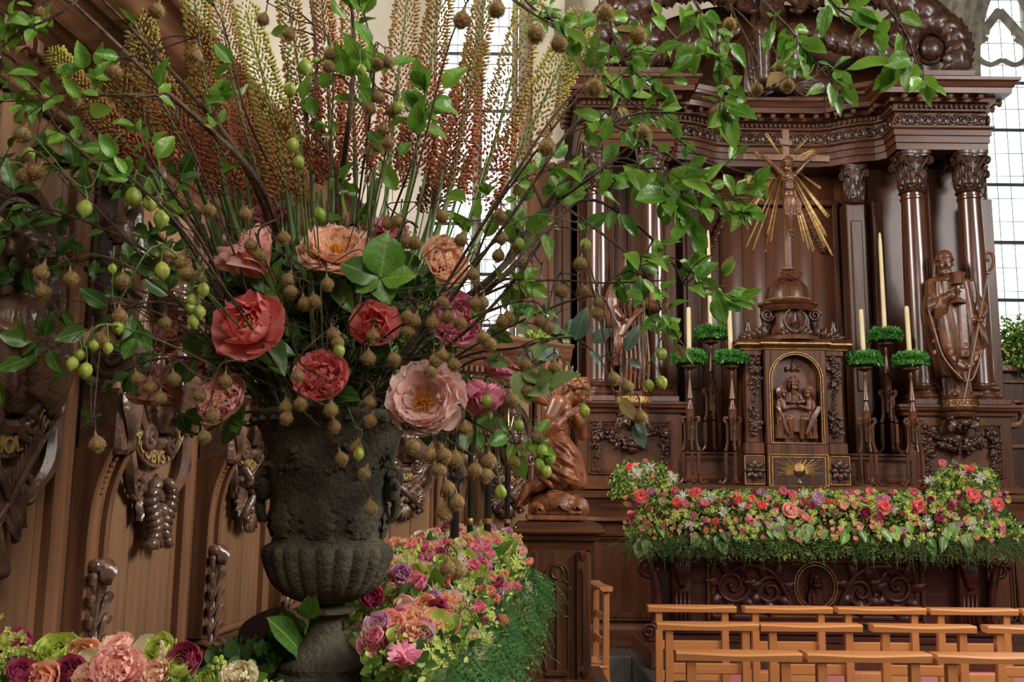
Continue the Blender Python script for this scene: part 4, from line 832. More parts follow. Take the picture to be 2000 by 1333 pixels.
# chalice panel
TB('chalice_panel', 'stall_dark_oak', lambda mb: mb.bbox(-.195, .195, -.003, .0, .005, .21, .002))
def f(mb):
    for k in range(34):
        a = -.25+k*(PI+.5)/33; r0 = .045; r1 = .1+.07*((k*7) % 3)/2; c = (0, .10)
        x1 = max(-.185, min(.185, r1*1.2*math.cos(a))); z1 = max(.01, min(.2, c[1]+r1*math.sin(a))); mb.tube([(r0*math.cos(a), -.006, c[1]+r0*math.sin(a)), (x1, -.008, z1)], [.0034, .002], 4)
    mb.lathe([(0, 0), (.036, 0), (.036, .006), (0, .006)], 20, T(0, -.004, .135) @ Rx(PI/2))
TB('gilt_rays', 'gilt', f)
def f(mb): mb.lathe([(0, .02), (.03, .02), (.012, .04), (.008, .06), (.018, .065), (.04, .09), (.042, .11), (0, .11)], 20, T(0, -.0, 0) @ S(1, .35, 1))
TB('chalice_relief', 'carved_oak', f)
# supper relief inside the arch
rel = MB(); R_ = lambda x, z: (x, .1, zz(z))
rel.bbox(-.188, .188, .1, .13, zz(1.86), zz(2.56), .002); rel.bbox(-.13, .12, .03, .12, zz(2.13), zz(2.145), .004); rel.bbox(-.12, .11, .04, .12, zz(1.95), zz(2.14), .004)
for x, z0_, s, by, tw in ((-.12, 1.9, .075, .05, 1.3), (.125, 1.9, .075, .05, -1.3)):
    drape(rel, [(zz(z0_), x, by, .055, .035), (zz(1.98), x*.95, by, .06, .04), (zz(2.06), x, by, .05, .04), (zz(2.16), x*.98, by, .045, .035), (zz(2.22), x*.93, by, .02, .02)], 9, .16, 40, seed=int(x*100))
    head(rel, T(x*.85, by-.02, zz(2.27)) @ Rz(tw*.6) @ S(.085), .4, 'long', 3, 8)
    sg = 1 if x < 0 else -1
    rel.chain([(x+sg*.02, by-.02, zz(2.19)), (x+sg*.03, by-.04, zz(2.13)), (x+sg*.1, by-.04, zz(2.15))], [.022, .018, .012], 8); rel.chain([(x, by, zz(2.04)), (x+sg*.07, by-.02, zz(2.05)), (x+sg*.08, by-.01, zz(1.91))], [.035, .03, .02], 8)
    for k in range(4): rel.tube(spline([(x-sg*.04+.01*k, by-.04, zz(2.15)), (x+sg*.02, by-.055, zz(2.05-.02*k)), (x+sg*.06, by-.04, zz(1.93))], 4), .007, 5)
drape(rel, [(zz(2.12), 0, .09, .08, .03), (zz(2.2), 0, .09, .065, .035), (zz(2.26), 0, .09, .05, .03), (zz(2.28), 0, .09, .02, .02)], 7, .12, 40, seed=3); head(rel, T(0, .06, zz(2.335)) @ S(.095), .35, 'long', 6, 8)
for s in (-1, 1): rel.chain([(s*.05, .08, zz(2.25)), (s*.065, .05, zz(2.19)), (s*.015, .035, zz(2.18))], [.02, .018, .01], 8)
for k in range(3): rel.ell((-.045+.045*k, .09, zz(2.45)-.005), (.014, .014, .02), 8); 
rel.tube([(0, .095, zz(2.54)), (0, .095, zz(2.46))], .004, 6); rel.tube([(-.05, .092, zz(2.44)), (.05, .092, zz(2.44))], .004, 6)
for k in range(3): rel.cap((-.06+.05*k, .06, zz(2.155)), (-.045+.05*k, .06, zz(2.157)), .012, .01, 8)
o = rel.build('supper_relief', 'statue_oak', tb, sharp=None); remesh(o, .0035, 1)
# ---------------------------------------------------------------- crucifix and sunburst
CX, CY = 2.2, 7.72
cr = thing('crucifix', 'weathered wooden crucifix with carved corpus and gilt rays above the tabernacle dome', 'crucifix', (CX, TY+.16, 3.23))
TO = lambda x, y, z: (x-CX, y-(TY+.16), z-3.23)
def beam(mb, p0, p1, w_, d, n=14):
    p0 = Vector(p0); p1 = Vector(p1); v = []; ax = (p1-p0).normalized(); sd = Vector((0, 1, 0)).cross(ax).normalized()
    for i in range(n+1):
        c = p0.lerp(p1, i/n)
        for k in range(12):
            a = 2*PI*k/12+PI/12; q = (abs(math.cos(a))**5+abs(math.sin(a))**5)**-.2; j = 1+random.uniform(-.06, .06)
            v.append(c+sd*(w_*q*math.cos(a)*j)+Vector((0, d*q*math.sin(a)*j, 0)))
    v = [tuple(x) for x in v]; m_ = len(v); v += [tuple(p0), tuple(p1)]
    mb.add(v, grid_faces(12, n+1, True), [(m_, (j+1) % 12, j) for j in range(12)]+[(m_+1, n*12+j, n*12+(j+1) % 12) for j in range(12)])
b = MB(); beam(b, (0, 0, 0), TO(CX+.015, CY+.06, 4.42), .029, .022); b.lathe([(0, .0), (.03, .0), (.05, .015), (.05, .03), (.03, .04), (0, .04)], 24, T(0, 0, .01)); b.build('upright', 'cross_oak', cr)
b = MB(); beam(b, TO(CX-.34, CY+.05, 4.19), TO(CX+.36, CY+.05, 4.175), .028, .02); b.build('crossbar', 'cross_oak', cr)
b = MB(); v = [(-.045, -.02, 0), (-.02, -.035, -.014), (.03, -.03, -.018), (.05, -.018, .0)]; b.add([(x, y, z+dz) for dz in (0, .04) for x, y, z in v]+[(x, y+.012, z+dz) for dz in (0, .04) for x, y, z in v], [(0, 1, 5, 4), (1, 2, 6, 5), (2, 3, 7, 6), (12, 13, 9, 8), (13, 14, 10, 9), (14, 15, 11, 10)], None, T(*TO(CX+.012, CY+.05, 4.3))); b.build('title_scroll', 'cross_oak', cr)
f0 = Vector(TO(CX+.005, CY, 4.13)); px = .00395
rays = []
for tip, k in (((250, 60), 2), ((595, 85), 4), ((160, 235), 4), ((650, 205), 4), ((690, 522), 4), ((745, 768), 4), ((768, 1088), 3), ((722, 925), 3), ((715, 1030), 2), ((618, 1072), 2), ((578, 1055), 2), ((540, 990), 2), ((150, 525), 4), ((68, 800), 2), ((85, 745), 2), ((112, 675), 2), ((72, 1035), 2), ((122, 1060), 2), ((226, 1075), 2), ((268, 985), 2), ((240, 920), 1)):
    for j in range(k): rays.append((tip[0]+(j-(k-1)/2)*9, tip[1]-(j % 2)*22+j*6))
for (u, v_) in rays:
    dx = (u-405)*px/4.04; dz = -(v_-300)*px/4.04; tip = Vector((dx, .0, dz)); Ln = tip.length; d = tip.normalized(); s0 = .13 if Ln > .3 else .07
    mb = MB(); a_ = d*s0; pr = Vector((-d.z, 0, d.x))*random.uniform(-.004, .004)
    q = Matrix.Rotation(math.atan2(d.x, d.z), 4, 'Y'); mb.bbox(-.0042, .0042, -.003, .003, s0, Ln, .0015)
    link('ray', mb.mesh('ray', 'gilt', False), cr, T(*(Vector(TO(CX+.012, CY+.09, 4.165))+pr)) @ q)
b = MB(); L_ = lambda x, y, z: (x, y, z)      # corpus, origin at the nail of the feet
sh = .44
for s in (-1, 1):
    b.chain([(s*.055, .0, .465), (s*.115, .0, .53), (s*.19, .01, .6)], [.023, .018, .012], 10); hand(b, T(s*.19, .012, .6) @ Ry(s*.8) @ S(.05), .5, -s)
b.ell((0, .0, .43), (.062, .04, .055), 14); b.ell((0, -.0, .36), (.048, .034, .06), 14); b.ell((0, .005, .3), (.042, .032, .04), 12); b.ell((0, .0, .26), (.055, .04, .04), 14)
for s in (-1, 1):
    b.ell((s*.027, -.028, .435), (.028, .014, .022), 10); b.chain([(s*.026, .0, .25), (s*.024-.004, -.03, .14), (.004+s*.008, .0, .03)], [.031, .023, .013], 12); b.cap((.004+s*.008, .0, .03), (.004+s*.006, -.02, -.015), .013, .012, 8)
    for k in range(4): b.tube([(s*.012, -.036, .41-.02*k), (s*.045, -.022, .4-.02*k)], .0035, 5)
for k in range(6): b.ell((-.012 if k % 2 else .012, -.034, .375-.018*(k//2)), (.011, .006, .009), 6)
drape(b, [(.2, 0, -.002, .052, .042), (.24, 0, 0, .06, .048), (.28, 0, 0, .055, .042)], 9, .1, 50, seed=5); b.tube(spline([(.05, -.02, .27), (.07, -.02, .22), (.066, -.02, .14)], 5), [.012, .016, .008], 8)
b.cap((0, .0, .45), (-.005, -.015, .5), .02, .018, 8); head(b, T(-.012, -.035, .53) @ Rx(.35) @ Rz(-.1) @ S(.09), .4, 'long', 8, 10, neck=False); b.tube([(-.012+.036*math.cos(a), -.03+.042*math.sin(a), .555) for a in np.linspace(0, 2*PI, 17)], .006, 6)
o = b.build('corpus', 'statue_oak', cr, sharp=None); remesh(o, .0042, 1); o.matrix_local = T(*TO(CX+.012, CY-.01, 3.53)) @ S(1.09)
# ---------------------------------------------------------------- candlesticks, candles, wreaths
cs_me = {}
def make_stick():
    root = bpy.data.objects.new('candlestick', None); COL.objects.link(root)
    m1 = MB(); m1.lathe([(0, .0), (.0, .52), (.02, .52), (.03, .55), (.032, .56), (.032, .62), (.034, .625), (.024, .66), (.014, .70), (.014, .705), (.028, .715), (.027, .72), (.02, .76), (.011, .86), (.009, .9), (.015, .92), (.008, .935), (.008, .95), (.03, .965), (.058, .975), (.06, .985), (.055, .99), (.0, .992)][2:], 18)
    m1.lathe([(0, .36), (.01, .36), (.022, .4), (.02, .44), (.014, .46), (.014, .5), (.03, .53), (0, .53)], 14); m1.build('shaft', 'statue_oak', root)
    p = MB(); p.bbox(-.024, .024, -.035, .01, .36, .53, .006); p.tube([(.014*math.cos(a), -.037, .45+.03*math.sin(a)) for a in np.linspace(0, 2*PI, 17)], .004, 5); p.ell((0, -.037, .45), (.009, .006, .02), 8); p.lathe([(0, .3), (.01, .31), (.016, .33), (.008, .345), (.02, .36), (0, .36)], 12, T(0, -.015, 0)); p.build('plaque', 'carved_oak', root)
    for a in (-PI/2+.0, PI/2, PI):
        lg = MB(); lg.bbox(-.012, .012, -.07, -.045, .09, .27, .004); lg.tube(spline([(0, -.04, .55), (0, -.06, .56), (0, -.065, .53), (0, -.045, .5), (0, -.042, .4), (0, -.045, .34), (0, -.06, .28)], 5), [.007, .009, .008, .01], 6, flat=1.6)
        lg.tube(spline([(0, -.058, .09), (0, -.06, .05), (0, -.085, .015), (0, -.11, .02), (0, -.1, .04)], 5), [.014, .012, .008], 6); lg.ell((0, -.115, .025), .012, 8)
        for k in range(16): lg.ell((.0, -.073, .1+.011*k), .004, 5)
        lg.bbox(-.004, .004, -.075, -.065, .11, .25, .002)
        o = lg.build('leg', 'dark_oak', root); o.rotation_euler = (0, 0, a-PI)
    return root
stick0 = make_stick()
cu = 0
def leafy_torus(R, r, n, sz):
    mb = MB()
    for i in range(n):
        a = random.uniform(0, 2*PI); b_ = random.uniform(-.4, PI+.4); rr = r*random.uniform(.75, 1.1); c = Vector(((R+rr*math.cos(b_))*math.cos(a), (R+rr*math.cos(b_))*math.sin(a), rr*math.sin(b_)*.9)); nrm = Vector((math.cos(b_)*math.cos(a), math.cos(b_)*math.sin(a), math.sin(b_)+.3))+Vector([random.uniform(-.7, .7) for _ in range(3)])
        M = frame(c, None, ydir=nrm, zdir=(random.uniform(-1, 1), random.uniform(-1, 1), 1), s=sz*random.uniform(.7, 1.2)); mb.add([(0, 0, 0), (-.3, .45, .05), (0, 1, -.05), (.3, .45, .05), (0, .5, -.04)], [(0, 4, 2, 1), (0, 3, 2, 4)], None, M)
    mb.tube([(R*math.cos(t), R*math.sin(t), 0) for t in np.linspace(0, 2*PI, 25)], r*.4, 8); return mb
wr_me = leafy_torus(.085, .042, 1500, .027).mesh('wreath', 'box_leaf', False)
cands = [(1341, 'leftmost', 0, 600, .0), (1423, 'second from left, next to the tabernacle', 0, 597, 0), (1383, 'rear', 1, 450, 0), (1682, 'just right of the tabernacle', 0, 604, 0), (1772, 'front right beside the bishop statue', 0, 598, 0), (1723, 'rear right', 1, 455, 0)]
cl = ['leftmost of the altar', 'left of the tabernacle and nearest to it on the altar', 'taller rear left on the altar', 'immediately right of the tabernacle on the altar', 'rightmost of the altar', 'taller rear right on the altar']
for i, (x, _, rear, ytop, _z) in enumerate(cands):
    Yc = 8.02 if rear else 7.74; z0 = 1.806 if rear else 1.542; p = W(x, 690 if not rear else 640, Yc)
    o = stick0 if i == 0 else copy_tree(stick0); o.location = (p.x+.02, Yc, z0); tag(o, 'turned oak candlestick, '+cl[i], 'candlestick', 'candlesticks on the altar')
    s_ = .935 if not rear else .91; o.scale = (1, 1, s_)
    zp = z0+.99*s_
    wo = link('wreath', wr_me); wo.matrix_world = T(p.x+.02, Yc, zp+.042) @ Rz(i*1.3) @ S(1, 1, 1.45); tag(wo, 'green box wreath, '+cl[i], 'wreath', 'box wreaths on the candlesticks'); wo['kind'] = 'stuff'; del wo['kind']
    zt = W(x, ytop, Yc).z; h = zt-zp-.004; taper = rear
    cdl = thing('candle', ('tall tapering ivory candle, ' if rear else 'short straight ivory candle, ')+cl[i], 'candle', (p.x+.02, Yc, zp+.004), group='altar candles'); cdl.rotation_euler = ((0, random.uniform(-.02, .02), 0) if not rear else (0, -.005, 0))
    c_ = MB(); c_.lathe([(0, 0), (.019, 0), (.018 if not rear else .015, h*.9), (.0165 if not rear else .009, h*.985), (.006, h), (0, h)], 20); c_.build('wax', 'wax', cdl); c_ = MB(); c_.tube([(0, 0, h-.003), (.001, 0, h+.01)], .0015, 5); c_.build('wick', 'wick', cdl)
# ---------------------------------------------------------------- altar table, steps, carpet
at = thing('altar_table', 'dark mahogany altar table with carved front panel and oval medallion', 'altar', (XC, 7.4, .42))
A0 = T(-XC, -7.4, -.42)
def AT(name, m_, fn, sharp=35): mb = MB(); fn(mb); o = mb.build(name, m_, at, sharp=sharp); o.matrix_local = A0; return o
def f(mb): mb.bbox(XC-1.22, XC+1.22, 7.42, 7.6, .42, 1.1, .01); mb.bbox(XC-1.28, XC+1.28, 7.36, 7.6, .42, .47, .01); mb.bbox(XC-1.25, XC+1.25, 7.38, 7.6, .47, .51, .012)
AT('body', 'mahogany', f)
AT('mensa', 'dark_oak_across', lambda mb: (mb.bbox(XC-1.36, XC+1.36, 7.25, 7.6, 1.12, 1.19, .01), mb.bbox(XC-1.3, XC+1.3, 7.31, 7.6, 1.07, 1.12, .01)))
zt_, zb_ = W(1590, 1085, 7.4).z, W(1590, 1218, 7.4).z; xl, xr = W(1382, 1150, 7.4).x, W(1803, 1150, 7.4).x
AT('panel_frame', 'mahogany', lambda mb: (panel_frame(mb, xl, xr, zb_, zt_, 7.42, .05, .03),))
def f(mb):
    for o_, y_ in ((0, 7.388), (.045, 7.408)):
        for a_, b_ in (((xl+o_, zb_+o_), (xr-o_, zb_+o_)), ((xr-o_, zb_+o_), (xr-o_, zt_-o_)), ((xr-o_, zt_-o_), (xl+o_, zt_-o_)), ((xl+o_, zt_-o_), (xl+o_, zb_+o_))): mb.tube([(a_[0], y_, a_[1]), (b_[0], y_, b_[1])], .003, 5)
    mx = (xl+xr)/2
    for R in (.135, .155): mb.tube([(mx+R*math.cos(t), 7.385, (zt_+zb_)/2+.02+R*1.1*math.sin(t)) for t in np.linspace(0, 2*PI, 41)], .004, 5)
AT('bronze_line', 'gilt_line', f)
def f(mb):
    mx = (xl+xr)/2; mz = (zt_+zb_)/2
    for s in (-1, 1):
        for k, (dx, r_) in enumerate(((.33, .10), (.6, .125))):
            spiral(mb, T(mx+s*dx, 7.41, mz+(.02 if k else -.02)), r_, 1.6, .02, s*(1 if k else -1), 0, 8, a0=k)
            for j in range(7): acanthus(mb, T(mx+s*dx+r_*.8*math.cos(j*.9), 7.415, mz+r_*.8*math.sin(j*.9)) @ Ry(j*.9*-1+1.2), .13, .035, .035, .02, 3, 7, 9)
        curve_tube(mb, Matrix(), [(mx+s*.16, 7.41, mz-.14), (mx+s*.3, 7.4, mz+.1), (mx+s*.5, 7.4, mz+.16), (mx+s*.72, 7.41, mz+.05)], [.018, .022, .02, .01], 8)
    drape(mb, [(mz-.12, mx, 7.4, .07, .03), (mz-.03, mx, 7.4, .06, .03), (mz+.04, mx, 7.4, .03, .02)], 9, .15, 40, seed=2); head(mb, T(mx, 7.37, mz+.07) @ S(.1), .3, 'long', 4, 8)
AT('carved_panel', 'mahogany', f, sharp=None)
for s in (-1, 1):
    def f(mb):
        x = XC+s*1.03; mb.bbox(x-.07, x+.07, 7.33, 7.44, .52, 1.07, .01)
        for k in range(4): mb.tube([(x-.045+.03*k, 7.325, .54), (x-.045+.03*k, 7.325, .78)], .009, 6)
        for k in range(5): acanthus(mb, T(x+(k-2)*.03, 7.32, 1.05) @ Ry(PI+(k-2)*.1), .26, .03, .05, .03, 4)
        spiral(mb, T(XC+s*1.27, 7.36, .95), .07, 1.6, .02, s); curve_tube(mb, Matrix(), [(XC+s*1.27, 7.36, 1.03), (XC+s*1.22, 7.36, .85), (XC+s*1.2, 7.36, .65), (XC+s*1.24, 7.36, .5)], [.03, .035, .02, .03], 8); spiral(mb, T(XC+s*1.27, 7.34, .5), .045, 1.5, .015, -s)
    AT('console', 'mahogany', f, sharp=None)
s_ = MB(); s_.bbox(.95, 4.6, 6.95, 8.9, .3, .42, .01); struct(s_.build('floor_step', 'back_oak'))
s_ = MB(); s_.bbox(.9, 6.9, 6.05, 9.1, .0, .3, .01); struct(s_.build('floor_platform', 'floor_stone'))
s_ = MB(); s_.bbox(.0, .9, 7.5, 9.1, .0, .3, .01); struct(s_.build('floor_platform', 'floor_stone'))
c_ = MB(); c_.bbox(1.1, 4.4, 6.28, 6.93, .3, .312, .004); tag(c_.build('carpet', 'carpet'), 'bright red carpet strip on the stone platform before the altar', 'carpet')
# right side panelling beyond the altarpiece
rp = thing('side_panelling', 'dark wall panelling with carved arch at the right edge, beyond the columns', 'wall panelling', (4.6, 8.8, .3))
def RP(name, m_, fn): mb = MB(); fn(mb); o = mb.build(name, m_, rp); o.matrix_local = T(-4.6, -8.8, -.3); return o
RP('board', 'stall_dark_oak', lambda mb: (mb.bbox(4.2, 6.0, 8.8, 8.9, .3, 2.62, .01)))
RP('rail', 'stall_moulding', lambda mb: (mb.bbox(4.2, 6., 8.74, 8.8, 2.58, 2.64, .01), mb.bbox(4.2, 6., 8.77, 8.8, 2.48, 2.5, .005), mb.bbox(4.2, 6., 8.76, 8.8, 2.3, 2.33, .01), mb.tube(spline([(4.3, 8.78, 2.1), (4.48, 8.78, 2.12), (4.56, 8.78, 2.25), (4.75, 8.78, 2.33), (5, 8.78, 2.35)], 6), .025, 8), mb.bbox(4.2, 6, 8.77, 8.8, 1.9, 1.94, .01)))
RP('spandrel_carving', 'stall_carving', lambda mb: [acanthus(mb, T(4.3+.05*k, 8.78, 2.2) @ Ry(.8*math.sin(k*2)), .12, .03, .03, .02, 3) for k in range(7)])
# ---------------------------------------------------------------- angel on its pedestal
pe = thing('pedestal', 'brown oak pedestal with gothic tracery panel, carrying the kneeling angel', 'pedestal', (.255, 5.5, .45))
def PE(name, m_, fn, sharp=35): mb = MB(); fn(mb); o = mb.build(name, m_, pe, sharp=sharp); o.matrix_local = T(-.255, -5.5, -.45); return o
def f(mb):
    mb.bbox(.10, .40, 5.34, 5.68, .45, 1.20, .006); mb.bbox(.345, .425, 5.31, 5.4, .5, 1.16, .008); mb.bbox(.06, .14, 5.31, 5.4, .5, 1.16, .008); mb.bbox(.05, .45, 5.29, 5.74, .45, .52, .012)
PE('body', 'dark_oak', f)
PE('cap_moulding', 'dark_oak_across', lambda mb: mb.moulding([(.43, 5.68), (.08, 5.68), (.08, 5.34), (.43, 5.34)][::-1], [], True) if 0 else mb.moulding([(.10, 5.7), (.10, 5.36), (.41, 5.36), (.41, 5.7)], [(-.02, 1.16), (.02, 1.17), (.03, 1.21), (.05, 1.22), (.055, 1.245), (.085, 1.255), (.09, 1.265), (.055, 1.31), (-.16, 1.32)]), sharp=30)
def f(mb):
    x0, x1, z0, z1 = .19, .31, .56, 1.13; y_ = 5.335; mx = (x0+x1)/2
    for x in (x0, x1): mb.tube([(x, y_, z0), (x, y_, z1-.1)], .006, 6)
    mb.tube([(mx, y_, z0), (mx, y_, z1-.13)], .005, 6)
    mb.tube([(mx-.06*math.cos(a), y_, z1-.1+.07*math.sin(a)) for a in np.linspace(0, PI, 16)], .006, 6); mb.tube([(mx+.032*math.cos(a), y_, z1-.075+.034*math.sin(a)) for a in np.linspace(0, 2*PI, 21)], .005, 6)
    for s in (-1, 1): mb.tube([(mx+s*(.03-.03*math.cos(a)), y_, z1-.15+.035*math.sin(a)) for a in np.linspace(0, PI, 9)], .004, 5)
    mb.bbox(x0, x1, y_-.012, 5.345, z0-.03, z0, .005); mb.tube([(.385, 5.3, .6), (.385, 5.3, 1.05), (.375, 5.3, 1.08)], .006, 6); mb.lathe([(0, 0), (.012, .01), (.02, .04), (0, .05)], 6, T(.385, 5.31, .52)); mb.lathe([(0, 0), (.02, .02), (.03, .05), (.03, .06)], 6, T(.385, 5.32, 1.1))
PE('tracery', 'dark_oak', f)
s_ = MB(); s_.bbox(-.6, .55, 5.25, 6.4, 0, .45, .01); struct(s_.build('floor_dais', 'stall_dark_oak'))
an = thing('angel_statue', 'carved walnut angel kneeling with arms crossed on its breast, wings spread behind', 'statue', (.255, 5.5, 1.32))
# px->m at 5.4: 1 photo px = .00278 m ; local x from photo x-1092, z from 1012-y
q = .00283
def A(u, v_, y=0.): return ((1000+u/4.44-1092)*q, y, (1016-(740+v_/4.44))*q)
b = MB()
# torso (leaning back-left to right head), hips at (400,640), chest (450,330)
def tube_(pts, rad, n=14): b.tube(spline([A(*p) for p in pts], 6), rad, n)
b.chain([A(395, 640, .0), A(405, 560, -.0), A(425, 460, -.01), A(440, 350, .0), A(455, 270, .0)], [.062, .056, .058, .066, .05], 16)
b.ell(A(445, 340, -.035), (.06, .05, .07), 14); b.ell(A(430, 330, .05), (.055, .05, .065), 14); b.ell(A(400, 620, .0), (.07, .075, .06), 14)
for k in range(4): b.tube([A(400, 400+32*k, -.07), A(450, 405+30*k, -.06)], .005, 5)
# near arm (viewer side): shoulder (395,290) -> elbow (300,520) -> hand crossing to (500,360)?
b.chain([A(400, 275, -.075), A(345, 400, -.10), A(300, 520, -.10)], [.048, .042, .034], 14); b.chain([A(300, 520, -.10), A(250, 590, -.085), A(300, 610, -.09)], [.034, .03, .026], 12)
b.chain([A(300, 530, -.10), A(390, 470, -.12), A(470, 400, -.10)], [.033, .028, .02], 12); chain_hand(b, A(470, 400, -.105), (.75, -.1, .5), (.3, 1, 0), .10, .25, 1)
# far arm: shoulder (520,250) -> elbow (630,560) -> hand at (500,370)
b.chain([A(500, 270, .05), A(575, 400, .06), A(625, 530, .02)], [.044, .038, .032], 14); b.chain([A(625, 535, .02), A(600, 440, -.04), A(560, 380, -.07)], [.034, .03, .02], 12); chain_hand(b, A(560, 385, -.07), (-.75, -.1, .25), (-.2, 1, 0), .10, .3, -1)
# neck and head bowed to the right
b.chain([A(470, 270, -.0), A(530, 215, -.01), A(575, 190, -.01)], [.042, .034, .03], 12)
head(b, T(*A(605, 175, -.015)) @ Rz(PI/2-.35) @ Rx(.5) @ S(.155), 0, 'curly', 11, 16, neck=False)
# drapery over hips and thighs
tube_([(360, 600, -.03), (400, 640, -.03), (470, 700, -.03)], [.06, .075, .06]); 
b.chain([A(400, 640, -.03), A(500, 760, -.06), A(570, 930, -.05)], [.085, .08, .06], 16); b.chain([A(390, 680, .02), A(440, 800, .04), A(540, 930, .04)], [.085, .08, .06], 16); b.chain([A(400, 760, -.02), A(340, 860, -.03), A(420, 930, -.03)], [.075, .08, .07], 14); b.chain([A(480, 900, -.03), A(330, 930, -.04), A(300, 940, -.04)], [.065, .055, .04], 14)
for i in range(15):
    t = i/14; x0 = 345+40*t; y0 = 590+330*t; x1 = 600+20*math.sin(i*1.7); y1 = 800+170*t
    b.tube(spline([A(x0, y0, -.09-.02*t), A((x0+x1)/2-20, (y0+y1)/2-25*(1-t), -.137+.012*math.sin(i)), A(x1, y1, -.085)], 8), [.005, .009+.004*(i % 2), .006], 7)
for i, (p0, p1, p2) in enumerate((((340, 580), (480, 640), (560, 760)), ((340, 620), (470, 700), (620, 870)), ((350, 670), (460, 760), (620, 880)), ((345, 720), (430, 770), (520, 930)), ((330, 760), (420, 820), (470, 960)), ((310, 800), (400, 850), (520, 960)), ((300, 860), (360, 900), (480, 980)), ((430, 600), (520, 690), (600, 800)), ((250, 910), (330, 960), (360, 1000)))):
    b.tube(spline([A(p0[0], p0[1], -.085), A(p1[0], p1[1], -.125), A(p2[0], p2[1], -.1)], 8), [.007, .017, .008], 8, flat=1.0)
# lower legs stretched to the left, feet
b.chain([A(330, 930, -.05), A(230, 980, -.06), A(150, 1000, -.06)], [.045, .036, .024], 12); b.chain([A(150, 1000, -.06), A(110, 1070, -.06), A(75, 1130, -.06)], [.026, .022, .014], 10); b.ell(A(140, 1000, -.05), (.022, .022, .022), 8)
b.chain([A(330, 950, .04), A(240, 1010, .04), A(190, 1040, .04)], [.045, .034, .024], 12); b.chain([A(190, 1040, .04), A(160, 1090, .04), A(130, 1130, .04)], [.024, .02, .013], 10)
for k in range(5): b.cap(A(85-6*k, 1120+2*k, -.075+.008*k), A(72-6*k, 1150, -.08+.008*k), .008, .006, 6)
for k in range(6): b.ell(A(510+20*k, 130-8*abs(k-2), -.06), .018, 8)
o = b.build('body', 'angel_walnut', an, sharp=None); remesh(o, .0032, 1)
wg = MB()
wing(wg, T(*A(395, 300, .03)) @ Ry(-1.15) @ Rx(-.2), .42, (10, 9, 7), 1); wing(wg, T(*A(400, 300, .10)) @ Ry(-.75) @ Rx(-.5), .40, (9, 8, 6), 1)
wg.build('wings', 'angel_walnut', an, sharp=None)
rk = MB(); rk.ell((.0, .005, .058), (.15, .135, .072), 28); rk.bbox(-.13, .13, -.11, .11, .001, .03, .01)
for cx_, cz_, n_, s_ in ((.0, .045, 7, .0125), (.1, .04, 5, .011), (-.1, .03, 4, .010)):
    for k in range(n_):
        R = .012+s_*k; rk.tube([(cx_+R*1.15*math.cos(t)*(1+.05*math.sin(5*t+k)), -.150+.012*k+abs(cx_)*.35, max(.008, cz_+R*math.sin(t)*(1+.06*math.sin(4*t+k)))) for t in np.linspace(-.5, PI+.5, 26)], .0075, 7)
for k in range(24): rk.ell((random.uniform(-.14, .14), random.uniform(-.1, .1), random.uniform(.02, .09)), random.uniform(.015, .03), 8)
o = rk.build('cloud_base', 'angel_walnut', an, sharp=None); remesh(o, .0035, 1)
rk = MB(); rk.bbox(-.17, .15, -.13, .13, 0, .028, .006); rk.build('plinth', 'angel_walnut', an)
for o in an.children:
    if not o.name.startswith('plinth'): o.matrix_local = T(0, 0, .026)
# ---------------------------------------------------------------- chairs
def make_chair():
    r = bpy.data.objects.new('chair', None); COL.objects.link(r)
    m1 = MB()      # shaped ledge rail
    n = 13; v = []
    for i in range(n):
        x = -.22+.44*i/(n-1); dip = .006*math.cos((x/.22)*PI*.5)**2
        for y_, z in ((-.032, .885-dip*0+.0), (-.036, .908-dip), (-.03, .915-dip), (.04, .915), (.045, .905), (.03, .885)): v.append((x, y_, z))
    v += [(-.22, 0, .9), (.22, 0, .9)]; m_ = 6*n; m1.add(v, grid_faces(6, n, True), [(m_, (j+1) % 6, j) for j in range(6)]+[(m_+1, 6*(n-1)+j, 6*(n-1)+(j+1) % 6) for j in range(6)]); m1.build('top_rail', 'chair_beech', r, sharp=40)
    for s in (-1, 1):
        p = MB(); v = []
        for z, y_, h in ((0, -.03, .017), (.42, .0, .019), (.885, -.005, .016)): v += [(s*.165-h, y_-h, z), (s*.165+h, y_-h, z), (s*.165+h, y_+h, z), (s*.165-h, y_+h, z)]
        p.add(v, list(grid_faces(4, 3, True))+[(3, 2, 1, 0), (8, 9, 10, 11)]); p.build('back_post', 'chair_beech_upright', r, sharp=30)
        p = MB(); p.bbox(s*.18-.018, s*.18+.018, .36, .396, 0, .43, .004); p.build('front_leg', 'chair_beech_upright', r)
        for z in (.12, .26): p = MB(); p.bbox(s*.172-.009, s*.172+.009, .0, .37, z, z+.028, .004); p.build('stretcher', 'chair_beech', r)
    for z0_, z1_ in ((.70, .745), (.55, .60)): p = MB(); p.bbox(-.155, .155, -.008, .008, z0_, z1_, .004); p.build('slat', 'chair_beech', r)
    p = MB(); p.bbox(-.19, .19, -.01, .4, .43, .452, .008); p.bbox(-.17, .17, .0, .38, .38, .43, .004); p.build('seat', 'chair_beech', r)
    p = MB(); p.bbox(-.165, .165, .365, .39, .2, .23, .004); p.build('front_stretcher', 'chair_beech', r)
    return r
ch0 = make_chair(); first = True
rows = [(3.65, [1440+252*k for k in range(3)]+[2190], 'the nearest row', 1273), (4.45, [1380, 1581, 1801, 2022], 'the middle row', 1218), (5.13, [1350, 1537, 1718, 1897, 2076], 'the row nearest the altar', 1181)]
ords = ['leftmost', 'second from left', 'third from left', 'fourth from left', 'cut-off rightmost']
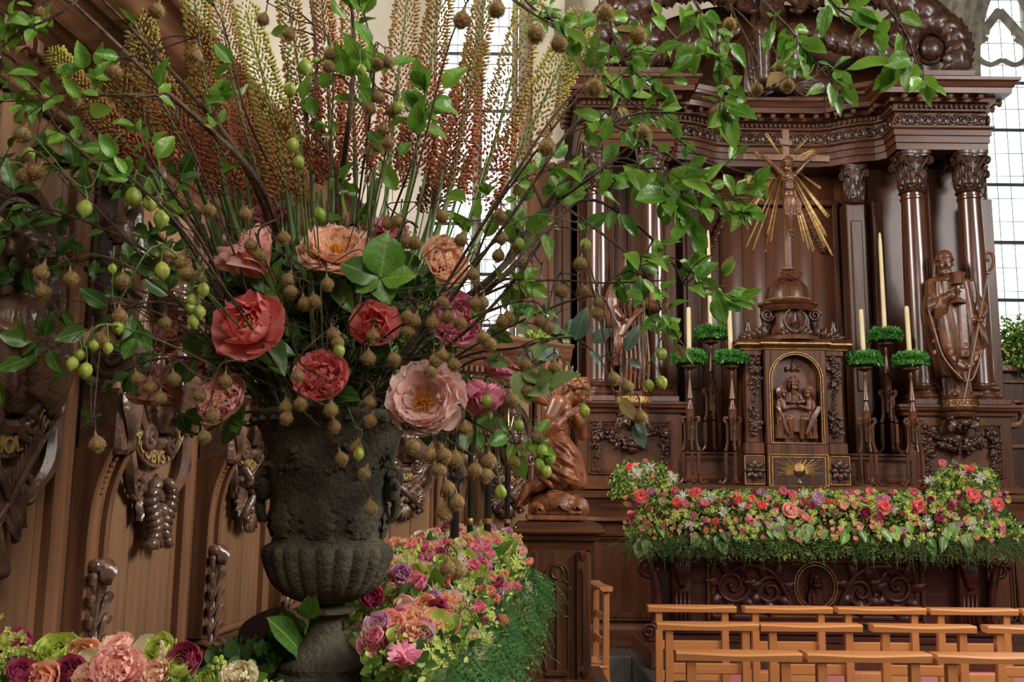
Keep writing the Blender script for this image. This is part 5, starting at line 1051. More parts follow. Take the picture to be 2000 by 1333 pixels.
for Y, xs, nm, y_ in rows:
    for i, x in enumerate(xs):
        p = W(x, y_, Y); o = ch0 if first else copy_tree(ch0); first = False
        o.location = (p.x, Y, 0); o.rotation_euler = (0, 0, random.uniform(-.03, .03))
        if nm.startswith('front') and i == 3: lab = 'rightmost'
        tag(o, 'beech ledge-backed chair, %s of %s' % (ords[i] if i < len(xs)-1 else ords[4], nm), 'chair', 'chairs in rows facing the altar')
o = copy_tree(ch0); o.location = (.565, 6.35, .0); o.rotation_euler = (0, 0, PI/2+.1); tag(o, 'single wooden chair seen edge-on beside the angel pedestal', 'chair'); 
if 'group' in o: del o['group']
# ---------------------------------------------------------------- botanical kit
def rv(a=1): return Vector([random.uniform(-a, a) for _ in range(3)])
def leaf_mesh(name, m_, wd=.24, L=1, droop=.15, fold=.10, wave=.02, tip=1.6, nu=5, nv=9, serr=0):
    v = []
    for i in range(nv):
        t = i/(nv-1); w_ = wd*(math.sin(PI*t**.8)**.85)*(1 if t < .9 else .9)+.004
        if serr and i % 2: w_ *= 1-serr
        for j in range(nu):
            u = -1+2*j/(nu-1); v.append((u*w_, L*t, fold*abs(u)*w_*4-droop*t*t+wave*math.sin(t*9+u*2)*abs(u)))
    mb = MB(); mb.add(v, grid_faces(nu, nv, False)); me = mb.mesh(name, m_); return me
LEAF = {}
for m_ in ('leaf', 'leaf_pale', 'leaf_dark', 'leaf_dry', 'grey_leaf'):
    LEAF[m_] = [leaf_mesh('leaf', m_, random.uniform(.22, .32), 1, random.uniform(-.1, .3), random.uniform(.03, .16), random.uniform(.01, .04), serr=.06) for _ in range(6)]
def facing(): return Vector((random.uniform(-.75, .75), -1, random.uniform(-.45, .95)))
def put_leaf(parent, p, d, size, m_='leaf', inv=None, nrm=None):
    M = frame(p, None, ydir=d, zdir=nrm or facing(), s=size); return link('leaf', random.choice(LEAF[m_]), parent, (inv @ M) if inv else M)
# fuzzy seed pod (top at origin, hangs down -Z), length about 1
def pod_mesh(seed):
    rr = random.Random(seed); mb = MB(); pr = [(.0, 0), (.045, -.02), (.05, -.12), (.09, -.24), (.27, -.4), (.39, -.6), (.38, -.8), (.23, -.96), (0, -1.0)]
    mb.lathe(pr, 12); mb.cur = 1
    P = np.array(pr)
    for k in range(480):
        t = rr.uniform(.35, 1); i = min(len(pr)-2, int(t*(len(pr)-1))); f = t*(len(pr)-1)-i; r = P[i, 0]*(1-f)+P[i+1, 0]*f; z = P[i, 1]*(1-f)+P[i+1, 1]*f; a = rr.uniform(0, 6.28)
        n_ = np.array((math.cos(a), math.sin(a), -.25-(.9 if t > .85 else 0))); n_ /= np.linalg.norm(n_); b = np.array((r*math.cos(a), r*math.sin(a), z)); s_ = np.array((-math.sin(a), math.cos(a), 0))*.016
        mb.add([b-s_, b+s_, b+(n_+np.array([rr.uniform(-.4, .4) for _ in range(3)]))*rr.uniform(.1, .2)], None, [(0, 1, 2)])
    return mb.mesh('pod', ['fuzz_pod', 'fuzz_hair'])
PODS = [pod_mesh(k) for k in range(4)]
def bladder_mesh(seed):
    rr = random.Random(seed); mb = MB(); n_ = rr.choice((3, 4, 5)); pr = [(0, 0), (.12, -.03), (.3, -.18), (.40, -.42), (.39, -.62), (.28, -.82), (.12, -.95), (.03, -1.0), (0, -1.08)]
    mb.lathe(pr, 30, mod=lambda r, z, a: r*(1-.13*np.abs(np.cos(a*n_/2+seed))**6+.05*np.sin(a*3+z*4))); return mb.mesh('pod', 'bladder_pod')
BLAD = [bladder_mesh(k) for k in range(4)]
def petal_mesh(name, m_, wd=.42, L=1, cup=.5, bend=.6, ruf=.05, notch=.06, nu=9, nv=9, seed=0):
    rr = random.Random(seed); ph = [rr.uniform(0, 6.28) for _ in range(4)]; v = []
    for i in range(nv):
        t = i/(nv-1); w_ = wd*(.22+.95*math.sin(PI*min(1, t*.72+.02)))*(1 if t < .8 else math.sqrt(max(.0, 1-((t-.8)/.2)**2*.75)))
        a = bend*t*1.2; y = math.sin(a)/(bend*1.2)*L if bend else t*L; zc = (1-math.cos(a))/(bend*1.2)*L if bend else 0
        for j in range(nu):
            u = -1+2*j/(nu-1); e = t**3*ruf
            v.append((u*w_, y-notch*math.exp(-(u*3)**2)*t**6-.10*u*u*t, zc+cup*(u*w_)**2*1.6+e*math.sin(u*7+ph[0])+e*.8*math.sin(u*13+ph[1])))
    mb = MB(); mb.add(v, grid_faces(nu, nv, False)); return mb.mesh(name, m_)
PET = {k: [petal_mesh('petal', 'petal_coral', wd=w_, cup=c, bend=b, ruf=r, seed=s*7+i) for s in range(3)] for i, (k, w_, c, b, r) in enumerate((('outer', .46, .5, .75, .03), ('inner', .36, .8, 1.25, .06), ('frill', .34, .3, .5, .13), ('bowl', .5, .9, 1.35, .03)))}
st_ = MB()
for k in range(110):
    a = random.uniform(0, 6.28); th = random.uniform(.05, 1.05); d = Vector((math.sin(th)*math.cos(a), math.sin(th)*math.sin(a), math.cos(th))); L_ = random.uniform(.2, .36); e = d*L_+rv(.03)
    st_.tube([(0, 0, 0), tuple(d*L_*.6), tuple(e)], [.006, .005, .012], 4); st_.ell(e, (.014, .014, .026), 5)
st_.ell((0, 0, .05), (.09, .09, .1), 8); STAM = st_.mesh('stamens', 'stamen')
def peony(root, R, kind, colr, center=True):
    """open flower looking along local +Z, radius R; petals are objects"""
    def ring(n, key, el, sc_, z=0, j=.12, a0=0):
        for k in range(n):
            M = Rz(a0+2*PI*k/n+random.uniform(-.15, .15)) @ T(0, .03*R, z*R) @ Rx(el+random.uniform(-j, j)) @ Ry(random.uniform(-.12, .12)) @ S(R*sc_*random.uniform(.9, 1.1)); o = link('petal', random.choice(PET[key]), root, M); setmat(o, colr)
    if kind == 'open': ring(8, 'outer', -.12, 1.02); ring(9, 'frill', .08, .95, .03, a0=.4); ring(10, 'outer', .28, .82, .04); ring(8, 'frill', .42, .62, .05)
    elif kind == 'bowl': ring(6, 'outer', .08, 1.02); ring(7, 'bowl', .3, .92, .0, a0=.4); ring(6, 'bowl', .55, .66, .03, .1, .2)
    elif kind == 'cup': ring(5, 'bowl', .8, 1.25); ring(6, 'bowl', 1.05, 1.3, .02, .08, .6); ring(5, 'bowl', 1.25, 1.2, .03, .08, .2)
    else: ring(7, 'outer', .1, 1.0); ring(9, 'frill', .45, .9, .03); ring(9, 'frill', .75, .8, .05); ring(8, 'inner', 1.05, .6, .07)
    if center: link('stamens', STAM, root, T(0, 0, .08*R) @ S(R*(1.2 if kind == 'open' else 1.5)))
def rose_mesh(name, m_, layers=4, ruff=.05, n0=5):
    mb = MB(); rr = random.Random(len(name)+layers)
    for L_ in range(layers):
        f = L_/(layers-1)
        for k in range(n0):
            el = .15+1.15*f; s_ = 1-.5*f; pm = PETV['frill' if ruff > .08 else 'bowl']
            mb.add(pm[0], pm[1], None, Rz(2*PI*k/n0+L_*.7+rr.uniform(-.2, .2)) @ T(0, .02, .05+.05*f) @ Rx(el+rr.uniform(-.12, .12)) @ S(s_))
    return mb.mesh(name, m_)
def small_petal(ruf):
    v = []; nu, nv = 5, 5
    for i in range(nv):
        t = i/(nv-1); w_ = .42*(.25+.9*math.sin(PI*min(1, t*.7+.02))); a = 1.3*t
        for j in range(nu): u = -1+2*j/(nu-1); v.append((u*w_, math.sin(a)*.75-.1*u*u*t, (1-math.cos(a))*.75+.5*(u*w_)**2+ruf*t*math.sin(u*6)))
    return np.array(v), grid_faces(nu, nv, False)
PETV = {'bowl': small_petal(.02), 'frill': small_petal(.16)}
BLOOM = {'rose': rose_mesh('rose', 'petal_coral', 5), 'carnation': rose_mesh('carnation', 'petal_coral', 5, .2, 7), 'bud': rose_mesh('bud', 'petal_coral', 3, .02, 4), 'cupflower': rose_mesh('cupflower', 'petal_coral', 2, .02, 5)}
sm = MB()
for k in range(34):
    a = random.uniform(0, 6.28); th = random.uniform(.3, 1.5); d = Vector((math.sin(th)*math.cos(a), math.sin(th)*math.sin(a), math.cos(th)))
    M = frame((0, 0, 0), None, ydir=d, zdir=rv()+Vector((0, 0, 1)), s=random.uniform(.7, 1.15)); sm.add([(0, 0, 0), (-.07, .5, .03), (0, 1, -.08), (.07, .5, .03)], [(0, 3, 2, 1)], None, M)
sm.ell((0, 0, .05), .12, 8); BLOOM['astrantia'] = sm.mesh('star_flower', 'petal_white', False)
sm = MB()
for k in range(16):
    a = random.uniform(0, 6.28); th = random.uniform(.0, 1.1); d = Vector((math.sin(th)*math.cos(a), math.sin(th)*math.sin(a), math.cos(th)))
    for j in range(26):
        t = .15+.85*j/25; p = d*t*1.1; M = frame(p, None, ydir=d*.6+rv(.9), zdir=rv()+Vector((.1, 0, 1)), s=.13*(1.15-t)+.03); sm.add([(0, 0, 0), (-.25, .5, 0), (0, 1, 0), (.25, .5, 0)], [(0, 3, 2, 1)], None, M)
BLOOM['astilbe'] = sm.mesh('astilbe', 'petal_cream', False)
sm = MB()
for k in range(46):
    d = Vector((random.gauss(0, .5), random.gauss(0, .5), abs(random.gauss(.5, .25)))); sm.tube([(0, 0, 0), tuple(d*.6), tuple(d)], .01, 3); sm.ell(d, .075, 6)
BLOOM['berries'] = sm.mesh('berry_cluster', 'berry')
sm = MB()
for k in range(60):
    d = Vector((random.gauss(0, .42), random.gauss(0, .42), .35+random.gauss(0, .2)))
    for j in range(4):
        M = frame(d, None, ydir=Vector((math.cos(j*1.57), math.sin(j*1.57), .3)), zdir=(0, 0, 1), s=.15); sm.add([(0, 0, 0), (-.4, .6, .1), (0, 1, 0), (.4, .6, .1)], [(0, 3, 2, 1)], None, M)
BLOOM['hydrangea'] = sm.mesh('hydrangea', 'petal_lime', False)
def scatter_leaf(mb, p, d, size, nrm=None, wd=.3):
    M = frame(p, None, ydir=d, zdir=nrm or facing(), s=size); mb.add([(0, 0, 0), (-wd*.75, .25, .05), (-wd, .55, .06), (-wd*.6, .82, 0), (0, 1, -.1), (wd*.6, .82, 0), (wd, .55, .06), (wd*.75, .25, .05), (0, .3, 0), (0, .7, -.03)], [(0, 8, 2, 1), (8, 9, 3, 2), (0, 7, 6, 8), (8, 6, 5, 9)], [(9, 4, 3), (9, 5, 4)], M)
def fern(mb, p, d, L, droop=.5, n=16, wd=.25):
    d = Vector(d).normalized(); p = Vector(p); pts = []
    for i in range(n+1):
        pts.append(tuple(p)); d = (d+Vector((0, 0, -droop/n*2))).normalized(); q = p+d*L/n
        if i > 1:
            for s in (-1, 1):
                sd = d.cross(Vector((0, 0, 1))+rv(.2)).normalized()*s; l = L*wd*math.sin(PI*(i/n)**.7+.12)
                for k in range(3):
                    M = frame(p+sd*l*k/3*.8, None, ydir=sd+d*.5, zdir=(0, .1, 1), s=(l*.16, l*.42, l*.3)); mb.add([(0, 0, 0), (-.5, .5, 0), (0, 1, 0), (.5, .5, 0)], [(0, 3, 2, 1)], None, M)
        p = q
    mb.tube(pts, L*.006, 3)
def haze(mb, p, L, n=40, dirz=-1, sp=.5):
    for k in range(n):
        d = Vector((random.gauss(0, sp), random.gauss(0, sp*.6)-.15, dirz*random.uniform(.4, 1))); e = Vector(p)+d*L; mid = Vector(p)+d*L*.5+rv(.01)
        mb.tube([tuple(p), tuple(mid), tuple(e)], .0009, 3)
        for j in range(5): scatter_leaf(mb, Vector(p)+d*L*(.5+.12*j), rv(), L*.08, wd=.12)
# ---------------------------------------------------------------- urn
URN = W(636, 1200, 2.12); UX, UY = URN.x-.0, 2.12
ur = thing('urn', 'weathered dark iron urn with gadrooned bowl and waisted foot, holding the tall bouquet', 'urn', (UX, UY, 1.055))
def zy(y): return W(636, y, 2.12).z-1.055
k_ = 1.085e-3
upp = [(0, 1300), (96, 1312), (104, 1306), (104, 1298), (96, 1290)]
prof_foot = [(0, 1345), (100, 1345), (100, 1318), (92, 1312), (84, 1310), (86, 1298), (80, 1288), (70, 1280), (56, 1268), (42, 1252), (33, 1235), (30, 1215), (31, 1206), (44, 1201), (54, 1196), (54, 1190), (40, 1184), (34, 1180), (50, 1174)]
mb = MB(); mb.lathe([(r*k_, zy(y)) for r, y in prof_foot], 64, mod=lambda r, z, a: r*(1+.012*np.sin(a*5+z*90))); mb.bbox(-.125, .125, -.125, .125, -.015, zy(1330), .01); mb.build('foot', 'urn_iron', ur)
pb = [(46, 1176), (66, 1168), (86, 1155), (101, 1138), (112, 1115), (119, 1095), (122, 1078), (118, 1066), (108, 1060), (106, 1052)]
mb = MB(); mb.lathe([(r*k_, zy(y)) for r, y in spline(pb, 4)], 240, mod=lambda r, z, a: r*(1+(.075 if True else 0)*(np.abs(np.cos(a*11))**.7-.55)*max(0, min(1, (zy(1062)-z)/.01))*min(1, (z-zy(1180))/.03))); mb.build('gadrooned_bowl', 'urn_iron', ur)
pn = [(106, 1054), (104, 1045), (108, 1015), (112, 985), (116, 950), (121, 915), (127, 880), (135, 850), (143, 838), (146, 830), (150, 824), (153, 815), (150, 808), (140, 806), (138, 815), (125, 850), (0, 860)]
mb = MB(); mb.lathe([(r*k_, zy(y)) for r, y in spline(pn, 3)], 96, mod=lambda r, z, a: r*(1+.008*np.sin(a*7+z*60)+.006*np.sin(a*13-z*80)))
for k in range(26): a = 2*PI*k/26; mb.ell((150*k_*math.cos(a), 150*k_*math.sin(a), zy(826)), (.012, .012, .007), 6)
mb.build('body', 'urn_iron', ur)
mb = MB()
for a in np.linspace(0, 2*PI, 9)[:-1]:
    M = Rz(a); fruit(mb, M, [(-.05, -.125, zy(880)), (-.025, -.122, zy(915)), (0, -.12, zy(925)), (.025, -.122, zy(915)), (.05, -.125, zy(880))], lambda t: .012, 22, (.3, .6)); acanthus(mb, M @ T(0, -.112, zy(1050)), .085, .035, .014, .008, 4)
mb.build('relief', 'urn_iron', ur, sharp=None)
for s in (-1, 1):
    mb = MB(); x = lambda d: s*(d*k_)
    mb.tube(spline([(x(116), -.02, zy(1018)), (x(128), -.02, zy(1005)), (x(130), -.02, zy(975)), (x(124), -.02, zy(955)), (x(134), -.02, zy(940)), (x(130), -.02, zy(925)), (x(118), -.02, zy(918))], 6), [.007, .01, .008, .012, .008], 8); mb.ell((x(122), -.03, zy(955)), (.02, .022, .028), 10); mb.ell((x(132), -.045, zy(950)), .009, 8); mb.ell((x(116), -.02, zy(930)), (.02, .03, .015), 8)
    mb.build('handle', 'urn_iron', ur)
# ---------------------------------------------------------------- stall desk that carries the flowers
dk = MB(); WX = lambda Y: .111*Y-1.4; EX = lambda Y: -.42+.1*Y
def desk():
    ys = [1.1, 5.25]; v = [(WX(1.1)+.165, 1.1), (EX(1.1), 1.1), (EX(5.25), 5.25), (-.5, 5.25), (WX(5.0)+.18, 4.95)]
    n = 5; dk.add([(x, y, z) for z in (.93, .995) for x, y in v], [(0, 1, 6, 5), (1, 2, 7, 6), (2, 3, 8, 7), (3, 4, 9, 8), (4, 0, 5, 9), (5, 6, 7, 9), (0, 4, 2, 1)], [(7, 8, 9), (4, 3, 2)])
desk(); dsk = thing('stall_desk', 'long dark oak stall desk under the flower bed, running along the panelling', 'desk', (-.5, 3, 0)); o = dk.build('desk_top', 'stall_moulding', dsk, smooth=False); o.matrix_local = T(.5, -3, 0)
d2 = MB()
Md = Matrix(((1, .1, 0, -.42), (0, 1, 0, 0), (0, 0, 1, 0), (0, 0, 0, 1)))
d2.bbox(-.10, -.04, 1.15, 5.15, .0, .93, .01, Md)
for k in range(7): panel_frame_M = None; d2.bbox(-.04, -.02, 1.2+k*.56, 1.27+k*.56, .0, .93, .006, Md)
o = d2.build('desk_front', 'stall_dark_oak', dsk); o.matrix_local = T(.5, -3, 0)
# ---------------------------------------------------------------- flower bed on the desk
def AX(Y): return WX(Y)+.12 if Y < 1.85 else max(WX(Y)+.12, -.50+.02*(Y-2.3))
def surf(x, Y):
    a, b = AX(Y), EX(Y)+.05
    d = (x-(a+b)/2)/((b-a)/2)
    if Y < 1.35 or Y > 5.35 or abs(d) > 1.12: return .9
    h = (.19+.06*min(1, max(0, (Y-2.4)/.8)))*max(0, 1-abs(d)**5)
    if Y < 1.9: h = .21*max(0, 1-((Y-1.6)/.3)**2)*(1 if d < .55 else max(0, 1-(d-.55)*3))
    elif Y < 2.5: h = .05 if x < -.27 else .15
    if Y > 4.9: h *= max(0, 1-(Y-4.9)/.5)
    return 1.0+h
def hit(x, y, lo=1.3, hi=5.6):
    Y = lo
    while Y < hi:
        p = W(x, y, Y)
        if p.z <= surf(p.x, Y): return p
        Y += .01
    return None
bed = thing('flower_bed', 'long bank of pink, peach and lime flowers on the stall desk behind the urn', 'flower arrangement', (-.4, 3.2, 1.0)); BI = T(.4, -3.2, -1.0)
def bloom(parent, key, m_, p, r, nrm=None, inv=None, name=None):
    nrm = nrm or (Vector((0, -.8, .6))+rv(.45)); M = frame(p, None, ydir=Vector((nrm[1], -nrm[0], .0))+rv(.3)+Vector((.01, 0, 0)), zdir=nrm, s=r)
    z = Vector(nrm).normalized(); y = (rv()+Vector((0, 0, .1))); y = (y-z*y.dot(z)).normalized(); x = y.cross(z); M = Matrix(((x.x*r, y.x*r, z.x*r, p[0]), (x.y*r, y.y*r, z.y*r, p[1]), (x.z*r, y.z*r, z.z*r, p[2]), (0, 0, 0, 1)))
    names = {'rose': 'rose', 'carnation': 'carnation', 'bud': 'flower_bud', 'cupflower': 'hellebore', 'astrantia': 'star_flower', 'astilbe': 'astilbe', 'berries': 'berry_cluster', 'hydrangea': 'hydrangea'}
    o = link(names[key], BLOOM[key], parent, (inv @ M) if inv else M); setmat(o, m_); return o
def big(parent, inv, p, R, kind, colr, nrm, name='peony', center=True):
    z = Vector(nrm).normalized(); y = Vector((.3, .2, 1)); y = (y-z*y.dot(z)).normalized(); x = y.cross(z); M = Matrix(((x.x, y.x, z.x, p[0]), (x.y, y.y, z.y, p[1]), (x.z, y.z, z.z, p[2]), (0, 0, 0, 1)))
    e = bpy.data.objects.new(name, None); COL.objects.link(e); e.parent = parent
    e.matrix_local = (inv @ M) if inv else M; peony(e, R, kind, colr, center); return e
PALETTE = ['petal_salmon', 'petal_rose', 'petal_rose', 'petal_blush', 'petal_blush', 'petal_plum', 'petal_peach', 'petal_cream', 'petal_lilac']
bl = [(720, 1168, 30, 'petal_plum', 'carnation'), (770, 1145, 36, 'petal_salmon', 'ruffle'), (840, 1108, 24, 'petal_rose', 'cup'), (815, 1135, 18, 'petal_dusky', 'bud'), (846, 1083, 18, 'petal_rose', 'rose'), (810, 1105, 13, 'petal_rose', 'rose'), (870, 1133, 20, 'petal_coral', 'rose'), (840, 1150, 17, 'petal_salmon', 'rose'), (797, 1205, 32, 'petal_blush', 'rose'), (878, 1225, 26, 'petal_salmon', 'ruffle'), (787, 1300, 36, 'petal_rose', 'cup'), (925, 1046, 18, 'petal_rose', 'carnation'), (860, 1075, 15, 'petal_plum', 'carnation'), (920, 1080, 13, 'petal_rose', 'rose'), (955, 1225, 13, 'petal_plum', 'rose'), (900, 1245, 16, 'petal_blush', 'rose'), (965, 1170, 12, 'petal_salmon', 'rose'), (845, 1195, 16, 'petal_salmon', 'rose'), (945, 1215, 14, 'petal_rose', 'carnation'), (990, 1075, 13, 'petal_blush', 'rose'), (905, 1110, 16, 'petal_peach', 'rose'), (960, 1130, 13, 'petal_blush', 'rose'), (935, 1152, 12, 'petal_coral', 'rose'), (890, 1165, 13, 'petal_plum', 'carnation'),
      (238, 1310, 50, 'petal_salmon', 'ruffle'), (180, 1325, 30, 'petal_peach', 'ruffle'), (40, 1322, 34, 'petal_plum', 'carnation'), (375, 1295, 42, 'petal_plum', 'carnation'), (310, 1322, 34, 'petal_peach', 'ruffle'), (355, 1318, 34, 'petal_lime', 'carnation'), (100, 1300, 17, 'petal_lime', 'bud'), (370, 1257, 17, 'petal_lime', 'bud'), (190, 1298, 14, 'petal_lime', 'bud'), (410, 1325, 20, 'petal_lime', 'carnation'), (470, 1325, 36, 'petal_cream', 'ruffle')]
for x, y, r, c, k in bl:
    p = hit(x, y+r*.4); 
    if p is None: continue
    R = r*p.y/1944*1.05; p = p+Vector((0, -R*.3, R*.3))
    if k in ('ruffle', 'cup'): big(bed, BI, p, R*(1.05 if k != 'cup' else .85), k, c, (random.uniform(-.3, .3), -1 if k != 'cup' else -.35, .8), center=(k != 'cup'))
    else: bloom(bed, k, c, p, R*1.15, None, BI)
for i in range(480):
    Y = 1.95+3.25*random.random()**1.3; a, b = (AX(Y) if Y > 2.45 else -.26), EX(Y)+.06; u = random.uniform(.04, 1.0); x = a+(b-a)*u
    p = Vector((x, Y, surf(x, Y)+random.uniform(-.01, .03))); key, c = random.choices([('rose', None), ('carnation', None), ('bud', None), ('astilbe', 'petal_cream'), ('astrantia', 'petal_white'), ('berries', 'berry'), ('hydrangea', 'petal_lime'), ('cupflower', 'petal_lime')], [38, 16, 8, 16, 9, 8, 22, 10])[0]
    p.z += .018 if c is None else 0
    bloom(bed, key, c or random.choice(PALETTE), p, random.uniform(.026, .042) if c is None else random.uniform(.03, .05), None, BI)
for i in range(34):
    Y = random.uniform(1.45, 1.75); a, b = WX(Y)+.12, EX(Y)-.28; x = random.uniform(a, b); p = Vector((x, Y, surf(x, Y)-.01)); key, c = random.choice([('rose', 'petal_peach'), ('hydrangea', 'petal_lime'), ('carnation', 'petal_blush'), ('carnation', 'petal_plum'), ('rose', 'petal_lime'), ('cupflower', 'petal_cream')]); bloom(bed, key, c, p, random.uniform(.03, .045), None, BI)
for (x, y, z, m_) in ((40, 1280, .02, 'foliage_lime'), (75, 1278, .01, 'foliage_lime'), (42, 1282, .02, 'foliage_lime'), (15, 1305, .015, 'foliage_lime'), (425, 1298, .012, 'foliage_lime')):
    p = W(x, y, 1.55); s_ = MB(); s_.tube([tuple(W(x+3, y+60, 1.57)), tuple(p)], .0018, 5)
    for k in range(14): s_.ell(p+rv(.011), .004, 6)
    o = s_.build('mimosa_sprig', m_, bed); o.matrix_local = BI
p0 = W(322, 1305, 1.55); p1 = W(315, 1252, 1.55); s_ = MB(); s_.tube([tuple(p0), tuple(p1)], .0025, 5)
for k in range(160): t = random.random(); scatter_leaf(s_, p0.lerp(p1, t), Vector((random.uniform(-1, 1), random.uniform(-1, 0), .9)), .012*(1.2-t), wd=.3)
o = s_.build('astilbe_spike', 'petal_cream', bed); o.matrix_local = BI
def stuff(mb, name, m_, parent, inv): o = mb.build(name, m_, parent, sharp=None, kind='stuff'); o.matrix_local = inv; return o
for m_, n_, sz in (('foliage', 3600, .03), ('foliage_lime', 7500, .017), ('foliage_dark', 1600, .032)):
    s_ = MB()
    for i in range(n_):
        Y = 1.4+3.9*random.random()**1.2
        a, b = (AX(Y) if not 1.85 < Y < 2.4 else -.27), EX(Y)+.09; u = random.random(); x = a+(b-a)*u
        if m_ == 'foliage_lime' and u < .12 and Y > 2: continue
        dz = random.uniform(0, .14) if u > .9 else 0
        p = Vector((x, Y, surf(x, Y)+(random.uniform(-.07, .015) if Y > 1.9 else random.uniform(-.09, -.03))-(dz if m_ == 'foliage_lime' else 0))); scatter_leaf(s_, p, rv(.8)+Vector((.2, -.3, .7)), sz*random.uniform(.5, 1.3))
    stuff(s_, 'foliage', m_, bed, BI)
s_ = MB()
for i in range(120):
    Y = 2.0+3.2*random.random(); x = EX(Y)+random.uniform(.03, .08); fern(s_, (x, Y, 1.08-random.uniform(0, .16)), (random.uniform(.2, 1), random.uniform(-.7, .1), random.uniform(-.5, .3)), random.uniform(.1, .24), 1.1, 12, .3)
for (x, y, Y) in ((1030, 1240, 4.6), (1010, 1290, 4.5), (1040, 1320, 4.4), (970, 1320, 3.6)): fern(s_, tuple(W(x-40, y-20, Y)), (1, -.2, .1), .16, .3, 14, .3)
stuff(s_, 'fern_fringe', 'fern', bed, BI)
s_ = MB()
for i in range(36):
    Y = 2.3+2.8*random.random(); haze(s_, (EX(Y)+.05, Y, 1.12-random.random()*.1), .2, 16, -1, .35)
stuff(s_, 'asparagus_haze', 'fern', bed, BI)
for i in range(26):      # bigger loose leaves in the bed
    Y = random.uniform(2.4, 4.6); a, b = AX(Y), EX(Y); x = random.uniform(a, b); put_leaf(bed, Vector((x, Y, surf(x, Y)+.01)), rv(.7)+Vector((.3, -.2, .6)), random.uniform(.05, .09), random.choice(('leaf', 'leaf_dark', 'leaf_pale')), BI)
# dark leaves left of the urn foot and around it
dl = [(470, 1300, 520, 1195, 'p', .17), (560, 1240, 440, 1255, 'g', .15), (585, 1240, 540, 1190, 'l', .07), (600, 1210, 610, 1165, 'l', .06), (560, 1300, 500, 1240, 'd', .10), (590, 1280, 545, 1210, 'd', .09), (540, 1325, 470, 1290, 'd', .10), (600, 1260, 560, 1220, 'l', .07), (500, 1320, 520, 1230, 'p', .13), (690, 1235, 775, 1290, 'g', .11), (700, 1300, 750, 1333, 'd', .1)]
pl_me = [leaf_mesh('leaf', 'purple_leaf', .34, 1, .1, .05), leaf_mesh('leaf', 'purple_leaf', .28, 1, .2, .08)]; gr_me = leaf_mesh('leaf', 'grey_leaf', .1, 1, .25, .1)
for x0, y0, x1, y1, k, L_ in dl:
    p = W(x0, y0, 2.1+random.uniform(-.05, .1)); q_ = W(x1, y1, 2.05+random.uniform(-.05, .1)); M = frame(p, None, ydir=q_-p, zdir=facing(), s=(q_-p).length*1.1)
    me = random.choice(pl_me) if k == 'p' else gr_me if k == 'g' else random.choice(LEAF['leaf_dark' if k == 'd' else 'leaf']); link('leaf', me, bed, BI @ M)
s_ = MB()
for i in range(1100):
    a = random.uniform(PI*.5, PI+.9); r = .13+abs(random.gauss(0, .07)); p = Vector((UX+r*math.cos(a), UY+r*.8*math.sin(a)+.03, 1.0+random.random()*.16*max(.2, 1-(r-.13)*3)))
    if p.x < WX(p.y)+.12: continue
    scatter_leaf(s_, p, rv(.8)+Vector((0, -.3, .5)), random.uniform(.02, .05))
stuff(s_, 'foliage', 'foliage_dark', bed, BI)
# black torch poles with brass heads
for i, (x, yb, Y, r, yt, lab) in enumerate(((886, 1120, 3.4, .0155, 850, 'nearest, ringed black pole standing in the flower bed right of the urn'), (916, 1110, 3.75, .011, 850, 'thin black pole just behind the nearest black pole'), (951, 1085, 4.2, .0155, 850, 'middle black pole with bright brass top in the flower bed'), (990, 1050, 5.25, .0155, 872, 'farthest black pole with white-brass knob, close to the angel'))):
    p = W(x, yb, Y); zt = W(x, yt, Y).z; t_ = thing('candle_pole', lab, 'pole', (p.x, Y, .995), group='black candle poles in the flower bed')
    m_ = MB(); m_.lathe([(0, 0), (r, 0), (r, zt-.995), (0, zt-.995)], 18); m_.build('pole', 'black_lacquer', t_)
    zr = W(x, (1019 if i else 935), Y).z-.995; m_ = MB(); m_.lathe([(r, zr-.012), (r*1.25, zr-.008), (r*1.25, zr+.008), (r, zr+.012)] if i else [(r, zr-.02), (r*2, zr-.008), (r*2.1, zr+.002), (r*1.3, zr+.02), (r, zr+.022)], 20); m_.build('ring', 'gilt_line' if i else 'black_lacquer', t_)
    m_ = MB(); z0 = zt-.995; m_.lathe([(0, z0), (r*.7, z0), (r*.6, z0+.05), (r*1.1, z0+.06), (r*1.2, z0+.08), (r*.5, z0+.1), (r*.45, z0+.2), (r*1.1, z0+.21), (0, z0+.23)], 16)
    for k in range(6): m_.tube(spline([(0, 0, z0+.09), (.03*math.cos(k), .03*math.sin(k), z0+.11), (.05*math.cos(k), .05*math.sin(k), z0+.16)], 4), .003, 5)
    m_.build('brass_head', 'brass', t_)
# ---------------------------------------------------------------- garland on the altar
ga = thing('altar_garland', 'thick garland of roses, white star flowers and greenery along the altar front edge', 'flower garland', (XC, 7.3, 1.19)); GI = T(-XC, -7.3, -1.19)
def gsurf(x, Y):
    e = max(0, 1-abs((x-2.27)/1.42)**14); d = (Y-7.38)/.26
    if abs(d) > 1 or e <= 0: return 0
    return 1.12+.36*e*math.sqrt(max(0, 1-d*d))
def ghit(x, y):
    Y = 7.0
    while Y < 7.64:
        p = W(x, y, Y)
        for cx in (.98, 3.36):
            d2 = ((p.x-cx)/.27)**2+((Y-7.45)/.2)**2+((p.z-1.53)/.19)**2
            if d2 < 1: return p
        if p.z <= gsurf(p.x, Y) and Y < 7.6: return p
        Y += .008
    return W(x, y, 7.3)
C_ = {'c': 'petal_coral', 'r': 'petal_rose', 'p': 'petal_plum', 's': 'petal_salmon', 'b': 'petal_blush', 'l': 'petal_lilac', 'd': 'petal_dusky', 'm': 'petal_cream', 'g': 'petal_lime', 'o': 'petal_peach'}
